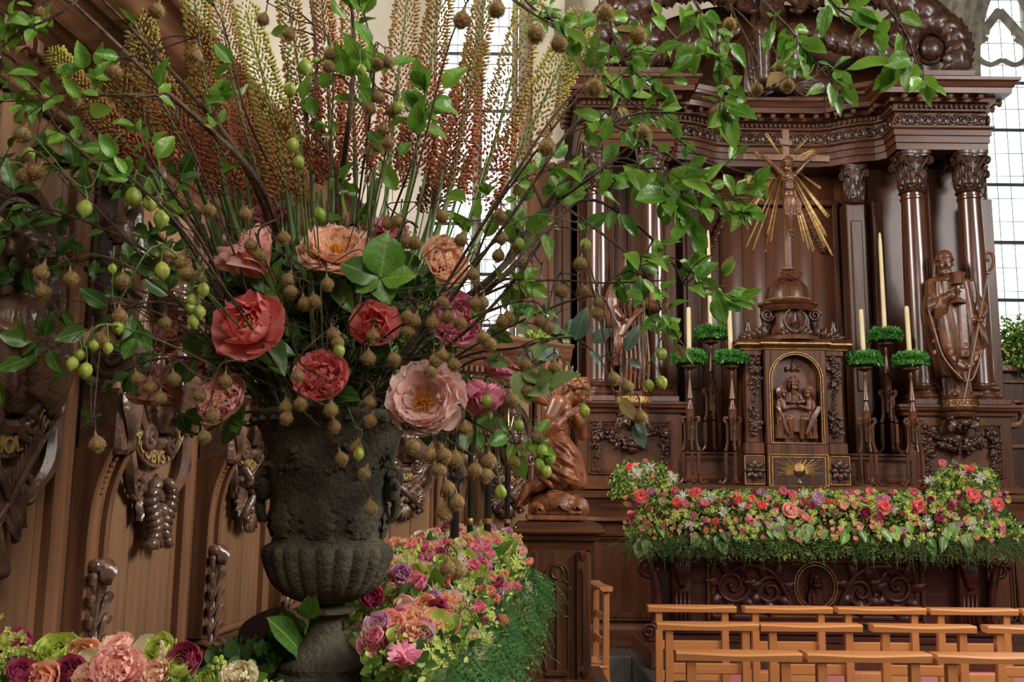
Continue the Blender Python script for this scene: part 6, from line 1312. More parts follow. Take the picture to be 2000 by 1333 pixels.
g1 = [(180,388,20,'c'),(205,412,30,'*'),(270,380,24,'*'),(355,385,15,'p'),(250,357,12,'r'),(368,432,26,'*'),(225,517,30,'C'),(277,490,20,'l'),(330,532,20,'m'),(265,568,18,'d'),(182,605,18,'p'),(205,590,12,'d'),(380,545,24,'c'),(385,488,22,'r'),(413,515,26,'*'),(420,550,20,'r'),(476,503,26,'C'),(530,515,30,'*'),(502,540,18,'s'),(523,580,14,'g'),(570,533,14,'d'),(590,580,24,'*'),(563,627,18,'c'),(445,640,24,'*'),(636,545,12,'p'),(665,530,20,'c'),(680,560,20,'*'),(717,525,22,'s'),(705,560,14,'r'),(763,555,22,'c'),(757,492,22,'l'),(830,550,14,'p'),(818,588,20,'m'),(855,488,20,'r'),(883,578,34,'S'),(900,505,20,'r'),(948,505,22,'*'),(945,545,15,'r'),(950,598,16,'b'),(985,555,18,'p'),(1010,522,26,'L'),(850,620,24,'*'),(740,640,22,'*')]
g2 = [(98,525,26,'L'),(148,532,14,'c'),(178,535,14,'c'),(207,555,20,'b'),(35,545,15,'p'),(68,558,14,'p'),(37,600,18,'b'),(120,582,12,'d'),(240,500,22,'r'),(270,495,15,'b'),(322,498,26,'r'),(373,527,18,'l'),(388,560,28,'C'),(338,540,16,'g'),(312,585,28,'p'),(370,605,20,'p'),(435,570,20,'*'),(475,588,14,'d'),(430,492,12,'r'),(540,548,28,'C'),(533,580,14,'p'),(572,582,12,'d'),(603,525,16,'p'),(585,625,26,'*'),(632,612,22,'p'),(530,495,20,'r'),(640,545,16,'g'),(690,560,20,'p'),(780,515,30,'C'),(850,505,16,'m'),(890,550,28,'C'),(825,590,14,'d'),(855,545,24,'*'),(780,640,24,'*'),(650,370,20,'r'),(788,393,18,'c'),(715,378,12,'p'),(765,410,12,'p'),(745,410,18,'*'),(820,430,26,'*'),(740,450,16,'g'),(695,415,14,'g'),(600,440,24,'*')]
for off, lst in ((1150, g1), (1550, g2)):
    for u, v_, r, c in lst:
        x = off+u/2.287; y = 750+v_/2.287; p = ghit(x, y); R = r/2.287*p.y/1944; R *= 1.25; p = p+Vector((0, -.035, .012)); nr = (random.uniform(-.4, .4), -1, random.uniform(-.1, .6))
        if c == '*': bloom(ga, 'astrantia', 'petal_white', p, R*1.15, nr, GI)
        elif c in 'CSL': big(ga, GI, p, R*1.1, 'bowl' if c != 'L' else 'ruffle', {'C': 'petal_coral', 'S': 'petal_salmon', 'L': 'petal_lilac'}[c], nr, 'peony', c == 'S')
        else: bloom(ga, random.choice(('rose', 'rose', 'carnation')), C_[c], p, R*1.1, nr, GI)
for i in range(400):
    x = random.uniform(1215, 1965); y = random.uniform(962, 1058); p = ghit(x, y)+Vector((0, -.025, .005)); key, c = random.choices([('hydrangea', 'petal_lime'), ('berries', 'berry'), ('bud', None), ('rose', None), ('cupflower', 'petal_lime'), ('carnation', None)], [34, 14 if y > 1020 else 4, 14, 34, 10, 16])[0]
    bloom(ga, key, c or random.choice(PALETTE), p, random.uniform(.022, .038) if c else random.uniform(.02, .034), (random.uniform(-.5, .5), -1, random.uniform(-.2, .8)), GI)
for i in range(40):
    cx = random.choice(((1205, 1325), (1808, 1938))); x = random.uniform(*cx); y = random.uniform(912, 965); p = ghit(x, y); key, c = random.choice([('hydrangea', 'petal_lime'), ('bud', 'petal_plum'), ('rose', 'petal_salmon'), ('cupflower', 'petal_lime'), ('berries', 'foliage_lime')]); bloom(ga, key, c, p, random.uniform(.018, .035), None, GI)
for m_, n_, sz in (('foliage', 3800, .035), ('foliage_dark', 2400, .04), ('foliage_lime', 4200, .024)):
    s_ = MB()
    for i in range(n_):
        if i % 5 == 0:
            cx = random.choice((.98, 3.36)); d = rv().normalized()*random.uniform(.85, 1.02); p = Vector((cx+.26*d.x, 7.45+.19*d.y, 1.53+.185*abs(d.z)-.1*(d.z < 0)))
        else:
            x = 2.27+random.uniform(-1.42, 1.42); a = random.uniform(-.35, 2.3); p = Vector((x, 7.38-.26*math.cos(a)*random.uniform(.9, 1.03), 1.13+(.36 if a > 0 else .3)*math.sin(a)*max(.2, 1-abs((x-2.27)/1.45)**12)*random.uniform(.9, 1.03)))
        scatter_leaf(s_, p, rv(.9)+Vector((0, -.4, .2)), sz*random.uniform(.5, 1.2))
    stuff(s_, 'foliage', m_, ga, GI)
s_ = MB()
for i in range(120): x = 2.27+random.uniform(-1.42, 1.42); fern(s_, (x, 7.13+random.uniform(0, .04), 1.18), (random.uniform(-.5, .5), -.5, random.uniform(-.6, .2)), random.uniform(.12, .26), 1.3, 10, .3)
stuff(s_, 'fern_fringe', 'fern', ga, GI)
s_ = MB()
for i in range(46): x = random.choice((random.uniform(.85, 3.68), random.uniform(.85, 1.5), random.uniform(2.9, 3.6))); haze(s_, (x, 7.13, 1.2), random.uniform(.15, .24), 22)
stuff(s_, 'grass_haze', 'grass_haze', ga, GI)
hosta = leaf_mesh('leaf', 'leaf_pale', .4, 1, .2, .08)
for i in range(46):
    x = random.uniform(1230, 1950); y = random.uniform(1015, 1062); p = ghit(x, y)+Vector((0, -.03, 0)); s = random.uniform(.06, .13); M = frame(p, None, ydir=(random.uniform(-.6, .6), -.4, -1), zdir=(random.uniform(-.4, .4), -1, .3), s=s); link('leaf', hosta if i % 3 == 0 else random.choice(LEAF[random.choice(('leaf', 'leaf_dark'))]), ga, GI @ M)
# greenery on top of the panelling
for (x, y, Y, sx_, sz_, lab) in ((1062, 672, 6.3, .14, .09, 'small clump of lime and green foliage on top of the panelling near the left columns'), (1990, 665, 8.75, .22, .22, 'green and rust foliage bush on top of the side panelling at the right edge')):
    p = W(x, y, Y); s_ = MB()
    for i in range(1500): d = rv().normalized(); q_ = Vector((p.x+d.x*sx_*random.uniform(.05, 1.15), p.y+d.y*.12, p.z-sz_*.2+d.z*sz_*random.uniform(.05, 1.1)*(1+.25*math.sin(d.x*7)))); s_.cur = random.choice((0, 0, 1, 2)); scatter_leaf(s_, q_, d+rv(.6), random.uniform(.02, .055))
    for k in range(6): fern(s_, tuple(p), (random.uniform(-1, 1), -.4, .3), sx_*1.3, .8, 10, .25)
    o = s_.build('shrub', ['foliage', 'foliage_lime', 'foliage_dark'], None, sharp=None); tag(o, lab, 'foliage'); o['kind'] = 'stuff'
# ---------------------------------------------------------------- bouquet in the urn
U0 = lambda dx=0, y=800: W(636+dx, y, 2.12)
# peonies: x, y, radius px, Y, kind, colour, facing, label
PEO = [(496, 640, 88, 1.95, 'bowl', 'petal_coral', (-.15, -1, .25), 'large wide-open coral peony, upper left of the urn rim'), (630, 742, 68, 1.92, 'ruffle', 'petal_coral', (-.05, -1, .35), 'deep coral ruffled peony low in the middle, above the urn rim'),
       (733, 638, 58, 1.98, 'bowl', 'petal_coral', (.05, -1, .15), 'coral-pink peony with orange centre just below the four-leaved twig'), (828, 782, 84, 1.86, 'open', 'petal_blush', (-.1, -1, .15), 'very large pale blush peony with golden stamens at the right of the urn rim'),
       (657, 492, 80, 2.0, 'open', 'petal_peach', (.1, -.85, .75), 'large apricot peony with golden stamens at the top centre of the flowers'), (492, 508, 68, 2.02, 'cup', 'petal_salmon', (-.5, -.55, .7), 'salmon peony seen from the side, left of the apricot one'),
       (866, 512, 62, 2.05, 'ruffle', 'petal_peach', (.55, -.9, .2), 'pale apricot ruffled peony at upper right of the flowers'), (888, 625, 64, 2.0, 'ruffle', 'petal_rose', (.35, -.9, .1), 'hot pink peony partly covered by seed pods, right side'),
       (938, 785, 52, 1.95, 'cup', 'petal_rose', (.25, -.4, .85), 'bright pink cup-shaped peony right of the large blush one'), (438, 785, 66, 2.0, 'ruffle', 'petal_salmon', (-.3, -1, .3), 'muted salmon peony at lower left beside the urn rim'),
       (322, 765, 56, 2.12, 'cup', 'petal_dusky', (-.4, -.5, .6), 'dusky shaded peony low on the far left'), (335, 650, 50, 2.15, 'open', 'petal_dusky', (-.5, -.8, .3), 'dusky shaded peony in the leaves, above the lowest left one'),
       (545, 432, 48, 2.2, 'cup', 'petal_rose', (-.1, -.5, .9), 'pink peony behind the stems at the upper left of the flowers'), (752, 462, 48, 2.2, 'cup', 'petal_rose', (.1, -.6, .8), 'pink-red peony behind the stems right of the apricot one'),
       (965, 720, 36, 2.1, 'cup', 'petal_rose', (.6, -.4, .6), 'small pink peony behind the bright pink cup at the right'), (385, 715, 30, 2.2, 'cup', 'petal_plum', (-.4, -.7, .3), 'small magenta peony in deep shade at the left')]
for x, y, r, Y, kind, c, nr, lab in PEO:
    p = W(x, y, Y); R = r*Y/1944; z = Vector(nr).normalized(); t_ = bpy.data.objects.new('peony', None); COL.objects.link(t_)
    yv = Vector((.25, .1, 1)); yv = (yv-z*yv.dot(z)).normalized(); xv = yv.cross(z); pc = p-z*R*(.6 if kind == 'cup' else .25); t_.matrix_world = Matrix(((xv.x, yv.x, z.x, pc.x), (xv.y, yv.y, z.y, pc.y), (xv.z, yv.z, z.z, pc.z), (0, 0, 0, 1)))
    tag(t_, lab, 'flower', 'peonies in the urn'); peony(t_, R, kind, c, kind != 'cup')
    inv = t_.matrix_world.inverted(); q_ = U0((x-636)*.2, 815); m_ = MB(); m_.tube(spline([tuple(pc), tuple(pc-z*.06+Vector((0, .03, -.02))), tuple((pc+q_)/2+Vector((0, .06, 0))), tuple(q_)], 5), .0035, 6); o = m_.build('stem', 'green_stem', t_); o.matrix_local = inv
    for k in range(4): put_leaf(t_, pc-z*.03+rv(.015), rv(.8)+Vector((0, 0, -.3)), R*random.uniform(.8, 1.2), 'leaf_dark', inv)
# foxtail lilies
EL = [([(565, 410), (535, 240), (482, 25)], 46, .15, 'tallest yellow-green foxtail lily spike, left of centre'), ([(610, 350), (590, 180), (555, -40)], 40, .55, 'amber foxtail lily right of the yellow-green one'), ([(695, 350), (690, 180), (685, -40)], 38, .75, 'rusty orange foxtail lily behind the dark upright branch'), ([(755, 380), (775, 180), (800, -40)], 42, .6, 'amber foxtail lily just right of the dark upright branch'),
      ([(805, 350), (835, 160), (868, -40)], 42, .55, 'broad amber foxtail lily, top centre right'), ([(875, 390), (915, 180), (955, -40)], 38, .5, 'amber foxtail lily against the bright window'), ([(925, 420), (985, 210), (1050, -40)], 48, .4, 'olive and rust foxtail lily leaning right across the window'), ([(985, 360), (1065, 190), (1135, 40)], 50, .12, 'olive-yellow foxtail lily, rightmost of the spikes'),
      ([(445, 390), (405, 190), (375, -40)], 42, .45, 'amber foxtail lily left of the tallest yellow-green one'), ([(385, 350), (300, 150), (255, -40)], 44, .3, 'olive foxtail lily leaning left in the upper left'), ([(340, 320), (235, 180), (160, 60)], 48, .2, 'yellow-olive foxtail lily leaning far left'), ([(520, 400), (455, 160), (425, -40)], 40, .6, 'dark amber foxtail lily close behind the yellow-green one'),
      ([(300, 340), (190, 220), (110, 110)], 38, .45, 'lowest and leftmost amber foxtail lily'), ([(650, 370), (640, 150), (625, -40)], 36, .8, 'orange foxtail lily in the middle of the bouquet'), ([(840, 430), (880, 260), (930, 90)], 34, .85, 'short orange-pink foxtail lily low at the right of centre'), ([(480, 420), (430, 290), (370, 170)], 34, .85, 'short orange foxtail lily low at the left of centre')]
bud = MB(); bud.ell((0, .5, 0), (.2, .5, .2), 5); BV = np.vstack(bud.v); BQ = bud.q[0]
for i, (pp, wpx, mixc, lab) in enumerate(EL):
    Y = 2.14+.12*(i % 4); P = spline([tuple(W(x, y, Y-.1*(abs(x-640)/600))) for x, y in pp], 10); base = U0((pp[0][0]-636)*.35, 810); t_ = thing('foxtail_lily', lab, 'flower', tuple(base), group='foxtail lily spikes'); inv = T(*(-base))
    m_ = MB(); st = spline([tuple(base), tuple((base+Vector(P[0]))/2+Vector((0, .02, 0))), tuple(P[0])], 6); m_.tube(st[:-1]+P, [.0075, .0065, .004, .002], 8); o = m_.build('stem', 'green_stem', t_); o.matrix_local = inv
    sp_ = MB(); n_ = 1050; R = wpx*Y/1944*.98
    for k in range(n_):
        t = k/n_; c = Vector(P[min(len(P)-1, int(t*(len(P)-1)))]).lerp(Vector(P[min(len(P)-1, int(t*(len(P)-1))+1)]), (t*(len(P)-1)) % 1); ax = (Vector(P[min(len(P)-1, int(t*(len(P)-1))+1)])-Vector(P[max(0, int(t*(len(P)-1))-1)])).normalized()
        a = k*2.4; sd = ax.cross(Vector((0, 1, 0))).normalized(); u2 = ax.cross(sd); d = (sd*math.cos(a)+u2*math.sin(a)+ax*.55).normalized(); r_ = R*(1.25-.5*t)*random.uniform(.85, 1.1)
        s_ = .012+.0045*(1-t); M = frame(c+d*(r_-s_), None, ydir=d, zdir=ax, s=(s_*.95, s_, s_*.95)); sp_.cur = 0 if t+random.uniform(-.1, .1) > mixc+.35 else (1 if t+random.uniform(-.12, .12) > mixc-.05 else 2); sp_.add(BV, BQ, None, M)
        if k % 2 == 0: sp_.add([tuple(c), tuple(c+sd*.0006), tuple(c+d*(r_-s_))], None, [(0, 1, 2)])
    o = sp_.build('florets', ['lily_yellow', 'lily_amber', 'lily_orange'], t_, sharp=None, kind='stuff'); o.matrix_local = inv
# leafy branches
def branch(label, pts, rad=.003, nl=24, lpx=42, m_='leaf', wood='twig', Y=1.95, twigs=6, spread=60, dry=.04, droop=0, group='leafy branches in the urn'):
    P = [tuple(W(p[0], p[1], (p[2] if len(p) > 2 else (2.2 if math.hypot(p[0]-640, p[1]-660) < 300 else Y)))) for p in pts]; base = Vector(P[0]); S_ = spline(P, 8); t_ = thing('leafy_branch', label, 'branch', tuple(base), group=group); inv = T(*(-base))
    mb = MB(); mb.tube(S_, [rad, rad*.8, rad*.35], 7); n = len(S_); tips = []
    for k in range(twigs):
        i = int(n*(.3+.7*(k+random.random())/twigs)); i = min(n-2, i); a = Vector(S_[i]); ax = (Vector(S_[i+1])-a).normalized(); side = Vector((random.uniform(-1, 1), random.uniform(-.6, .3), random.uniform(-1, 1)+.1-droop)); L_ = spread*a.y/1944*random.uniform(.6, 1.5); e = a+(ax*.7+side).normalized()*L_; mid = a.lerp(e, .5)+rv(.008)+Vector((0, 0, .01)); tw = spline([tuple(a), tuple(mid), tuple(e)], 5); mb.tube(tw, [rad*.45, rad*.25], 5); tips.append(tw)
    o = mb.build('stem', wood, t_); o.matrix_local = inv
    for k in range(int(nl*.85)):
        if tips and random.random() < .75:
            tw = random.choice(tips); j = random.randrange(2, len(tw)); p = Vector(tw[j]); ax = (Vector(tw[-1])-Vector(tw[0])).normalized()
        else:
            i = random.randrange(int(n*.35), n); p = Vector(S_[i]); ax = (Vector(S_[-1])-Vector(S_[int(n*.5)])).normalized()
        d = ax*.6+rv(.9)+Vector((0, 0, .05-droop)); size = lpx*p.y/1944*random.uniform(.6, 1.3); pm = 'leaf_dry' if random.random() < dry else m_; q_ = p+d.normalized()*size*.18
        put_leaf(t_, q_, d, size, pm, inv)
    return t_
u = lambda dx=0: (636+dx, 800, 2.12)
branch('thick bare branch sweeping up to the top left corner', [u(-20), (560, 500), (500, 350), (400, 245, 1.9), (320, 175, 1.85), (190, 50, 1.8), (60, -70, 1.75)], .0085, 10, 45, wood='big_branch', twigs=4)
branch('second thick branch beside it, ending left of the top centre', [u(-30), (540, 480), (470, 310, 1.98), (380, 190, 1.95), (260, 60, 1.9), (150, -50, 1.85)], .0075, 12, 45, wood='big_branch', twigs=5)
branch('dark upright branch in the top centre', [u(10), (668, 560), (664, 400), (682, 230), (692, 90), (680, -60)], .008, 22, 55, wood='big_branch', twigs=7, Y=2.0)
branch('dark forked branch left of the upright one', [u(0), (650, 560), (655, 330), (600, 240), (620, 130), (600, -40)], .005, 14, 45, wood='big_branch', twigs=6, Y=2.05)
branch('thick grey-brown branch arching right in front of the window', [u(60), (830, 640), (940, 560), (1010, 490), (1050, 430), (1110, 345), (1190, 250), (1260, 130), (1340, 60)], .0085, 30, 52, wood='big_branch', twigs=9, Y=2.0, spread=80)
branch('twin branch running just below the thick right-hand arch', [u(70), (850, 650), (960, 560), (1040, 480), (1092, 385), (1180, 330), (1290, 330)], .007, 34, 52, wood='big_branch', twigs=9, Y=1.95, spread=85)
branch('thin straight twig reaching right at mid height', [u(80), (860, 640), (960, 570), (1060, 548), (1180, 553), (1300, 548)], .0035, 22, 40, Y=1.9, twigs=7)
branch('twig drooping right towards the altar candles with a leaf cluster at its tip', [u(90), (960, 600), (1120, 400), (1230, 430), (1310, 510), (1345, 560), (1420, 560)], .0038, 44, 52, Y=1.9, twigs=10, spread=70)
branch('twig crossing in front of the left columns and pointing at the gilt rays', [u(90), (1000, 420), (1130, 240), (1230, 260), (1330, 320), (1400, 380), (1450, 400)], .0038, 50, 48, Y=1.85, twigs=11, spread=72)
branch('long twig ending in small leaves left of the crucifix', [u(90), (980, 380), (1140, 170), (1260, 220), (1360, 300), (1430, 330), (1475, 345)], .0034, 44, 42, Y=1.9, twigs=11, spread=62)
branch('leafy twig hanging in front of the left saint statue', [(1090, 395, 1.95), (1180, 460), (1250, 520), (1290, 600), (1330, 670)], .003, 30, 46, Y=1.85, twigs=8, spread=60)
branch('twig with grey-green leaves above the angel', [u(90), (900, 700), (1010, 680), (1110, 660), (1170, 700), (1200, 770)], .003, 16, 56, 'grey_leaf', Y=1.95, twigs=6)
branch('low twig with long leaves just above the angel', [u(90), (860, 740), (940, 700), (1000, 720), (1060, 735), (1100, 745)], .003, 11, 62, 'leaf_pale', Y=1.9, twigs=5)
branch('leafy spray hanging from the top edge above the left columns', [(1120, -90, 1.9), (1180, 0), (1200, 80), (1230, 130), (1290, 190)], .0032, 44, 44, Y=1.8, twigs=9, droop=.2)
branch('dense leafy spray hanging from the top edge over the pediment centre-left', [(1290, -100, 1.8), (1350, -10), (1385, 60), (1405, 140), (1420, 230)], .0035, 44, 54, Y=1.7, twigs=9, spread=55, droop=.3)
branch('leafy spray hanging from the top edge over the seated pediment figure', [(1420, -100, 1.8), (1490, 0), (1545, 60), (1590, 120), (1630, 165)], .0035, 44, 50, Y=1.7, twigs=9, spread=55, droop=.25)
branch('bright leafy spray hanging from the top edge near the right volute', [(1660, -110, 1.7), (1725, 0), (1765, 60), (1785, 110), (1800, 165)], .0032, 15, 78, Y=1.6, twigs=5, spread=50, droop=.3)
branch('short leafy tip at the top edge between the hanging sprays', [(1560, -110, 1.75), (1600, -30), (1640, 20), (1680, 40)], .003, 16, 60, Y=1.65, twigs=4, droop=.3)
branch('leafy twig at the top edge right of centre', [(960, -110, 2.0), (1010, -20), (1060, 30), (1120, 60), (1160, 110)], .003, 34, 46, Y=1.9, twigs=8, droop=.1)
branch('leafy twig at the top centre behind the green pods', [u(20), (700, 400), (730, 160), (720, 60), (690, -20)], .003, 34, 60, Y=1.98, twigs=8)
branch('leafy twig at the top edge left of the tall yellow spike', [u(-10), (560, 420), (480, 220), (440, 60), (400, -20)], .003, 12, 52, Y=1.95, twigs=5)
branch('thin brown twig curving left to the carved console', [u(-40), (500, 700), (380, 450), (250, 365), (120, 260), (70, 170), (0, 130)], .0045, 34, 46, Y=1.85, twigs=9, wood='big_branch')
branch('leafy twig crossing the top left corner horizontally', [(330, 185, 1.9), (230, 185), (150, 190), (70, 195), (-20, 200)], .003, 30, 46, Y=1.8, twigs=7)
branch('leafy branch hanging in the top left corner', [(200, -80, 1.8), (150, 0), (90, 40), (40, 60), (-20, 110)], .003, 24, 46, Y=1.75, twigs=6)
branch('dark leafy branch filling the left edge at mid height', [u(-60), (440, 620), (300, 500), (160, 430), (60, 400), (-30, 380)], .0035, 70, 52, 'leaf_dark', Y=1.95, twigs=14, spread=85)
branch('dark leafy branch below the pale green pods on the left', [u(-60), (440, 600), (330, 420), (220, 340), (120, 320), (20, 330)], .0035, 70, 46, 'leaf_dark', Y=2.0, twigs=14, spread=85)
branch('branch with drooping leaves at the lower left edge', [u(-60), (430, 640), (300, 590), (180, 640), (80, 690), (-20, 720)], .003, 36, 50, 'leaf_dark', Y=1.85, twigs=8, spread=70)
branch('leafy branch behind the left flowers', [u(-60), (460, 560), (350, 520), (230, 500), (120, 520), (0, 560)], .003, 64, 48, 'leaf_dark', Y=2.1, twigs=12, spread=80)
branch('fresh green five-leaved sprig in the upper left', [u(-40), (420, 500), (300, 320), (285, 250), (280, 205)], .003, 12, 62, Y=1.75, twigs=3, spread=30)
branch('fresh green sprig left of the five-leaved one', [u(-40), (380, 480), (250, 340), (200, 270), (170, 230)], .003, 12, 60, Y=1.72, twigs=3, spread=34)
branch('leafy twig in the middle behind the fuzzy pods', [u(30), (740, 500), (800, 330), (820, 260), (830, 200)], .003, 26, 60, 'leaf', Y=2.0, twigs=6)
branch('leafy twig low on the right beneath the bright window', [u(90), (900, 560), (960, 430), (1000, 360), (1080, 330)], .003, 34, 50, 'leaf', Y=2.1, twigs=8)
branch('leafy twig hanging down right of the pink cup-shaped peony', [(880, 760, 1.95), (960, 800), (1000, 850), (1010, 880)], .0025, 14, 52, 'leaf', Y=1.9, twigs=4, droop=.2)
branch('dark leaves low at the left of the urn', [u(-80), (470, 720), (330, 700), (240, 730), (200, 790)], .003, 34, 46, 'leaf_dark', Y=2.0, twigs=7)
branch('shiny dark foliage among the lower right pods', [u(60), (820, 680), (950, 650), (1010, 630), (1080, 640)], .003, 26, 46, 'leaf_dark', Y=2.1, twigs=6)
branch('leafy branch covering the left capital', [(1080, 400, 2.0), (1150, 350), (1210, 310), (1260, 330), (1330, 400)], .0035, 46, 62, Y=1.85, twigs=8, spread=70)
# four glossy leaves on one twig in front of the flowers
t_ = thing('leafy_twig', 'four large glossy green leaves in a cross in front of the flowers, right of centre', 'twig', tuple(W(742, 546, 1.8))); b0 = W(742, 546, 1.8)
m_ = MB(); m_.tube(spline([(0, 0, 0), tuple(W(720, 580, 1.85)-b0), tuple(W(665, 660, 1.95)-b0), tuple(W(640, 760, 2.08)-b0)], 5), .0018, 6); m_.build('stem', 'green_stem', t_)
for x, y in ((757, 455), (808, 535), (668, 510), (695, 568), (760, 592)):
    d = W(x, y, 1.79)-b0; link('leaf', LEAF['leaf'][1] if x != 668 else LEAF['leaf_dark'][1], t_, frame(d*.04, None, ydir=d, zdir=(random.uniform(-.3, .3), -1, .4), s=(d.length*1.5, d.length, d.length)))
# pod bearing stems
def pod_group(label, pods, Y, kind='fuzz', start=None, arch=40, size=None, wood='twig'):
    pods = sorted(pods, key=lambda p: math.hypot(p[0]-636, p[1]-760)); x0, y0 = start or (636+(pods[0][0]-636)*.25, 780); sx_, sy_ = pods[0][0], pods[0][1]
    pts = [(x0, y0, 2.1), ((x0+sx_)/2, (y0+sy_)/2-arch, (2.1+Y)/2)]+[(p[0]+random.uniform(-6, 6), p[1]-(30 if kind == 'fuzz' else 46)+random.uniform(-5, 5), Y) for p in pods]
    q_ = [pts[0], pts[1]]
    for p in pts[2:]:
        if math.hypot(p[0]-q_[-1][0], p[1]-q_[-1][1]) > 26: q_.append(p)
    P = [tuple(W(*p)) for p in q_]; base = Vector(P[0]); S_ = [Vector(s) for s in spline(P, 7)]; t_ = thing('seed_pod_stem', label, 'seed pods', tuple(base), group='seed pod stems in the urn'); inv = T(*(-base)); mb = MB(); mb.tube([tuple(s) for s in S_], [.0026, .0018, .0012], 6); pts_ = []
    for p in pods:
        x, y = p[0], p[1]; L_ = (size or (34 if kind == 'fuzz' else 36)) if len(p) < 3 else p[2]*2.2; c = W(x, y, Y-.0); s_ = L_*Y/1944; top = c+Vector((0, 0, s_*.5)); a = min(S_, key=lambda s: (s-top-Vector((0, 0, .02))).length); mid = a.lerp(top, .5)+Vector((random.uniform(-.008, .008), -.004, .014)); mb.tube(spline([tuple(a), tuple(mid), tuple(top+Vector((0, 0, .006))), tuple(top-Vector((0, 0, s_*.05)))], 4), [.0012, .0012, .0018], 5); pts_.append((top, s_))
    o = mb.build('stem', wood if kind == 'fuzz' else 'green_stem', t_); o.matrix_local = inv
    for top, s_ in pts_: link('pod', random.choice(PODS if kind == 'fuzz' else BLAD), t_, inv @ T(*top) @ Ry(random.uniform(-.35, .35)) @ Rx(random.uniform(-.3, .3)) @ Rz(random.uniform(0, 6)) @ S(s_*(1 if kind == 'fuzz' else .95)))
pod_group('fuzzy brown pods hanging in front of the coral peonies', [(487, 474), (502, 494), (550, 460), (474, 413), (405, 406)], 1.85)
pod_group('fuzzy pods between the coral peony and the apricot one', [(569, 543), (564, 566), (590, 590), (611, 586), (637, 550)], 1.83)
pod_group('fuzzy pods dangling over the deep coral peony', [(646, 647), (654, 664), (647, 795), (579, 729)], 1.8)
pod_group('fuzzy pods low over the urn rim, left of centre', [(557, 790), (582, 786), (567, 812), (650, 828), (661, 893)], 1.84)
pod_group('fuzzy pods on a twig in front of the lower middle pink peony', [(729, 652), (719, 694), (763, 698)], 1.84)
pod_group('fuzzy pods dangling in front of the urn body', [(727, 781), (730, 819), (719, 922), (721, 989), (700, 870)], 1.85)
pod_group('fuzzy pods above the four glossy leaves', [(757, 431), (783, 428), (791, 469), (812, 472), (857, 420)], 1.95)
pod_group('fuzzy pods in front of the pale apricot peony', [(904, 466), (919, 531), (869, 588), (870, 614), (973, 461)], 1.88)
pod_group('fuzzy pod cluster over the hot pink peony', [(848, 626), (902, 628), (816, 622), (805, 642), (796, 615), (930, 590), (945, 587)], 1.85)
pod_group('fuzzy pods over the large blush peony', [(848, 724), (847, 700), (867, 690), (884, 707), (940, 656), (955, 670)], 1.8)
pod_group('fuzzy pods against the bright window', [(978, 417), (978, 495), (1010, 478), (1032, 518), (1056, 552), (1029, 567)], 1.95)
pod_group('fuzzy pods right of the window at mid height', [(989, 617), (977, 625), (1048, 623), (1065, 635), (1090, 565), (1137, 567)], 1.9)
pod_group('fuzzy pods hanging above the angel wings', [(1029, 710), (1041, 726), (1041, 744), (1032, 760), (1083, 715), (1090, 740)], 1.9)
pod_group('fuzzy pods hanging left of the nearest black pole', [(807, 868), (846, 884), (862, 886), (858, 913), (867, 949), (868, 997), (890, 975)], 1.82, size=38)
pod_group('fuzzy pods hanging between the black poles', [(889, 891), (932, 915), (946, 922), (954, 894), (902, 830), (994, 778)], 1.84, size=38)
pod_group('pair of fuzzy pods touching the flower bed', [(874, 1105), (892, 1107)], 1.84, start=(866, 800), size=42)
pod_group('fuzzy pods low at the right near the angel', [(1005, 898), (1044, 850), (1017, 870)], 1.9)
pod_group('fuzzy pods far left at mid height', [(88, 527), (75, 565), (135, 541), (238, 545)], 1.75, size=40)
pod_group('fuzzy pods in the left centre above the pale pods', [(358, 505), (371, 529), (392, 541), (321, 500)], 1.8, size=40)
pod_group('fuzzy pods at the left edge near the carved console', [(51, 259), (49, 339), (82, 334), (139, 189)], 1.72, size=42)
pod_group('fuzzy pods in the top left corner', [(77, 23), (231, 139), (306, 137), (311, 19), (383, 101)], 1.78, size=40)
pod_group('fuzzy pods at the lower left over the dusky peony', [(321, 625), (336, 736), (313, 773), (292, 752), (262, 735), (394, 769)], 1.85)
pod_group('fuzzy pods at the lower left beside the second console', [(180, 657), (204, 657), (231, 612), (184, 862)], 1.75, size=40)
pod_group('fuzzy pods over the muted salmon peony', [(394, 850), (412, 809), (440, 740)], 1.85)
pod_group('fuzzy pods at the top centre', [(520, 34), (570, 62), (640, 101), (644, 126)], 1.95)
pod_group('fuzzy pods right of the dark upright branch', [(734, 120), (751, 116), (732, 186), (728, 208), (769, 212), (749, 247), (760, 274)], 1.92)
pod_group('fuzzy pods at the top edge before the window', [(909, 34), (978, 13), (1055, 64), (1083, 79)], 1.78, size=46)
pod_group('fuzzy pods at the top edge near the left volute', [(1181, 19), (1248, 64), (1163, 167), (1075, 281)], 1.78, size=46)
pod_group('fuzzy pods on long twigs in front of the pediment', [(1252, 253), (1399, 219), (1399, 245), (1423, 150), (1480, 168), (1540, 162), (1517, 128), (1429, 45)], 1.8, start=(1120, 330))
pod_group('fuzzy pods hanging before the left saint statue', [(1137, 512), (1164, 586), (1164, 607), (1193, 735), (1218, 752), (1250, 812)], 1.85)
pod_group('pale green pods below the top centre', [(590, 135, 20), (567, 175, 16)], 1.8, 'b')
pod_group('pale green pods left of the dark forked branch', [(574, 285, 16), (584, 318, 15)], 1.85, 'b')
pod_group('single pale green pod above the apricot peony', [(620, 420, 15)], 1.88, 'b')
pod_group('pale green pods right of the dark upright branch', [(704, 138, 12), (779, 211, 14)], 1.9, 'b')
pod_group('large pale green pods in the left centre', [(258, 386, 21), (291, 399, 17), (315, 430, 19)], 1.72, 'b', start=(300, 250))
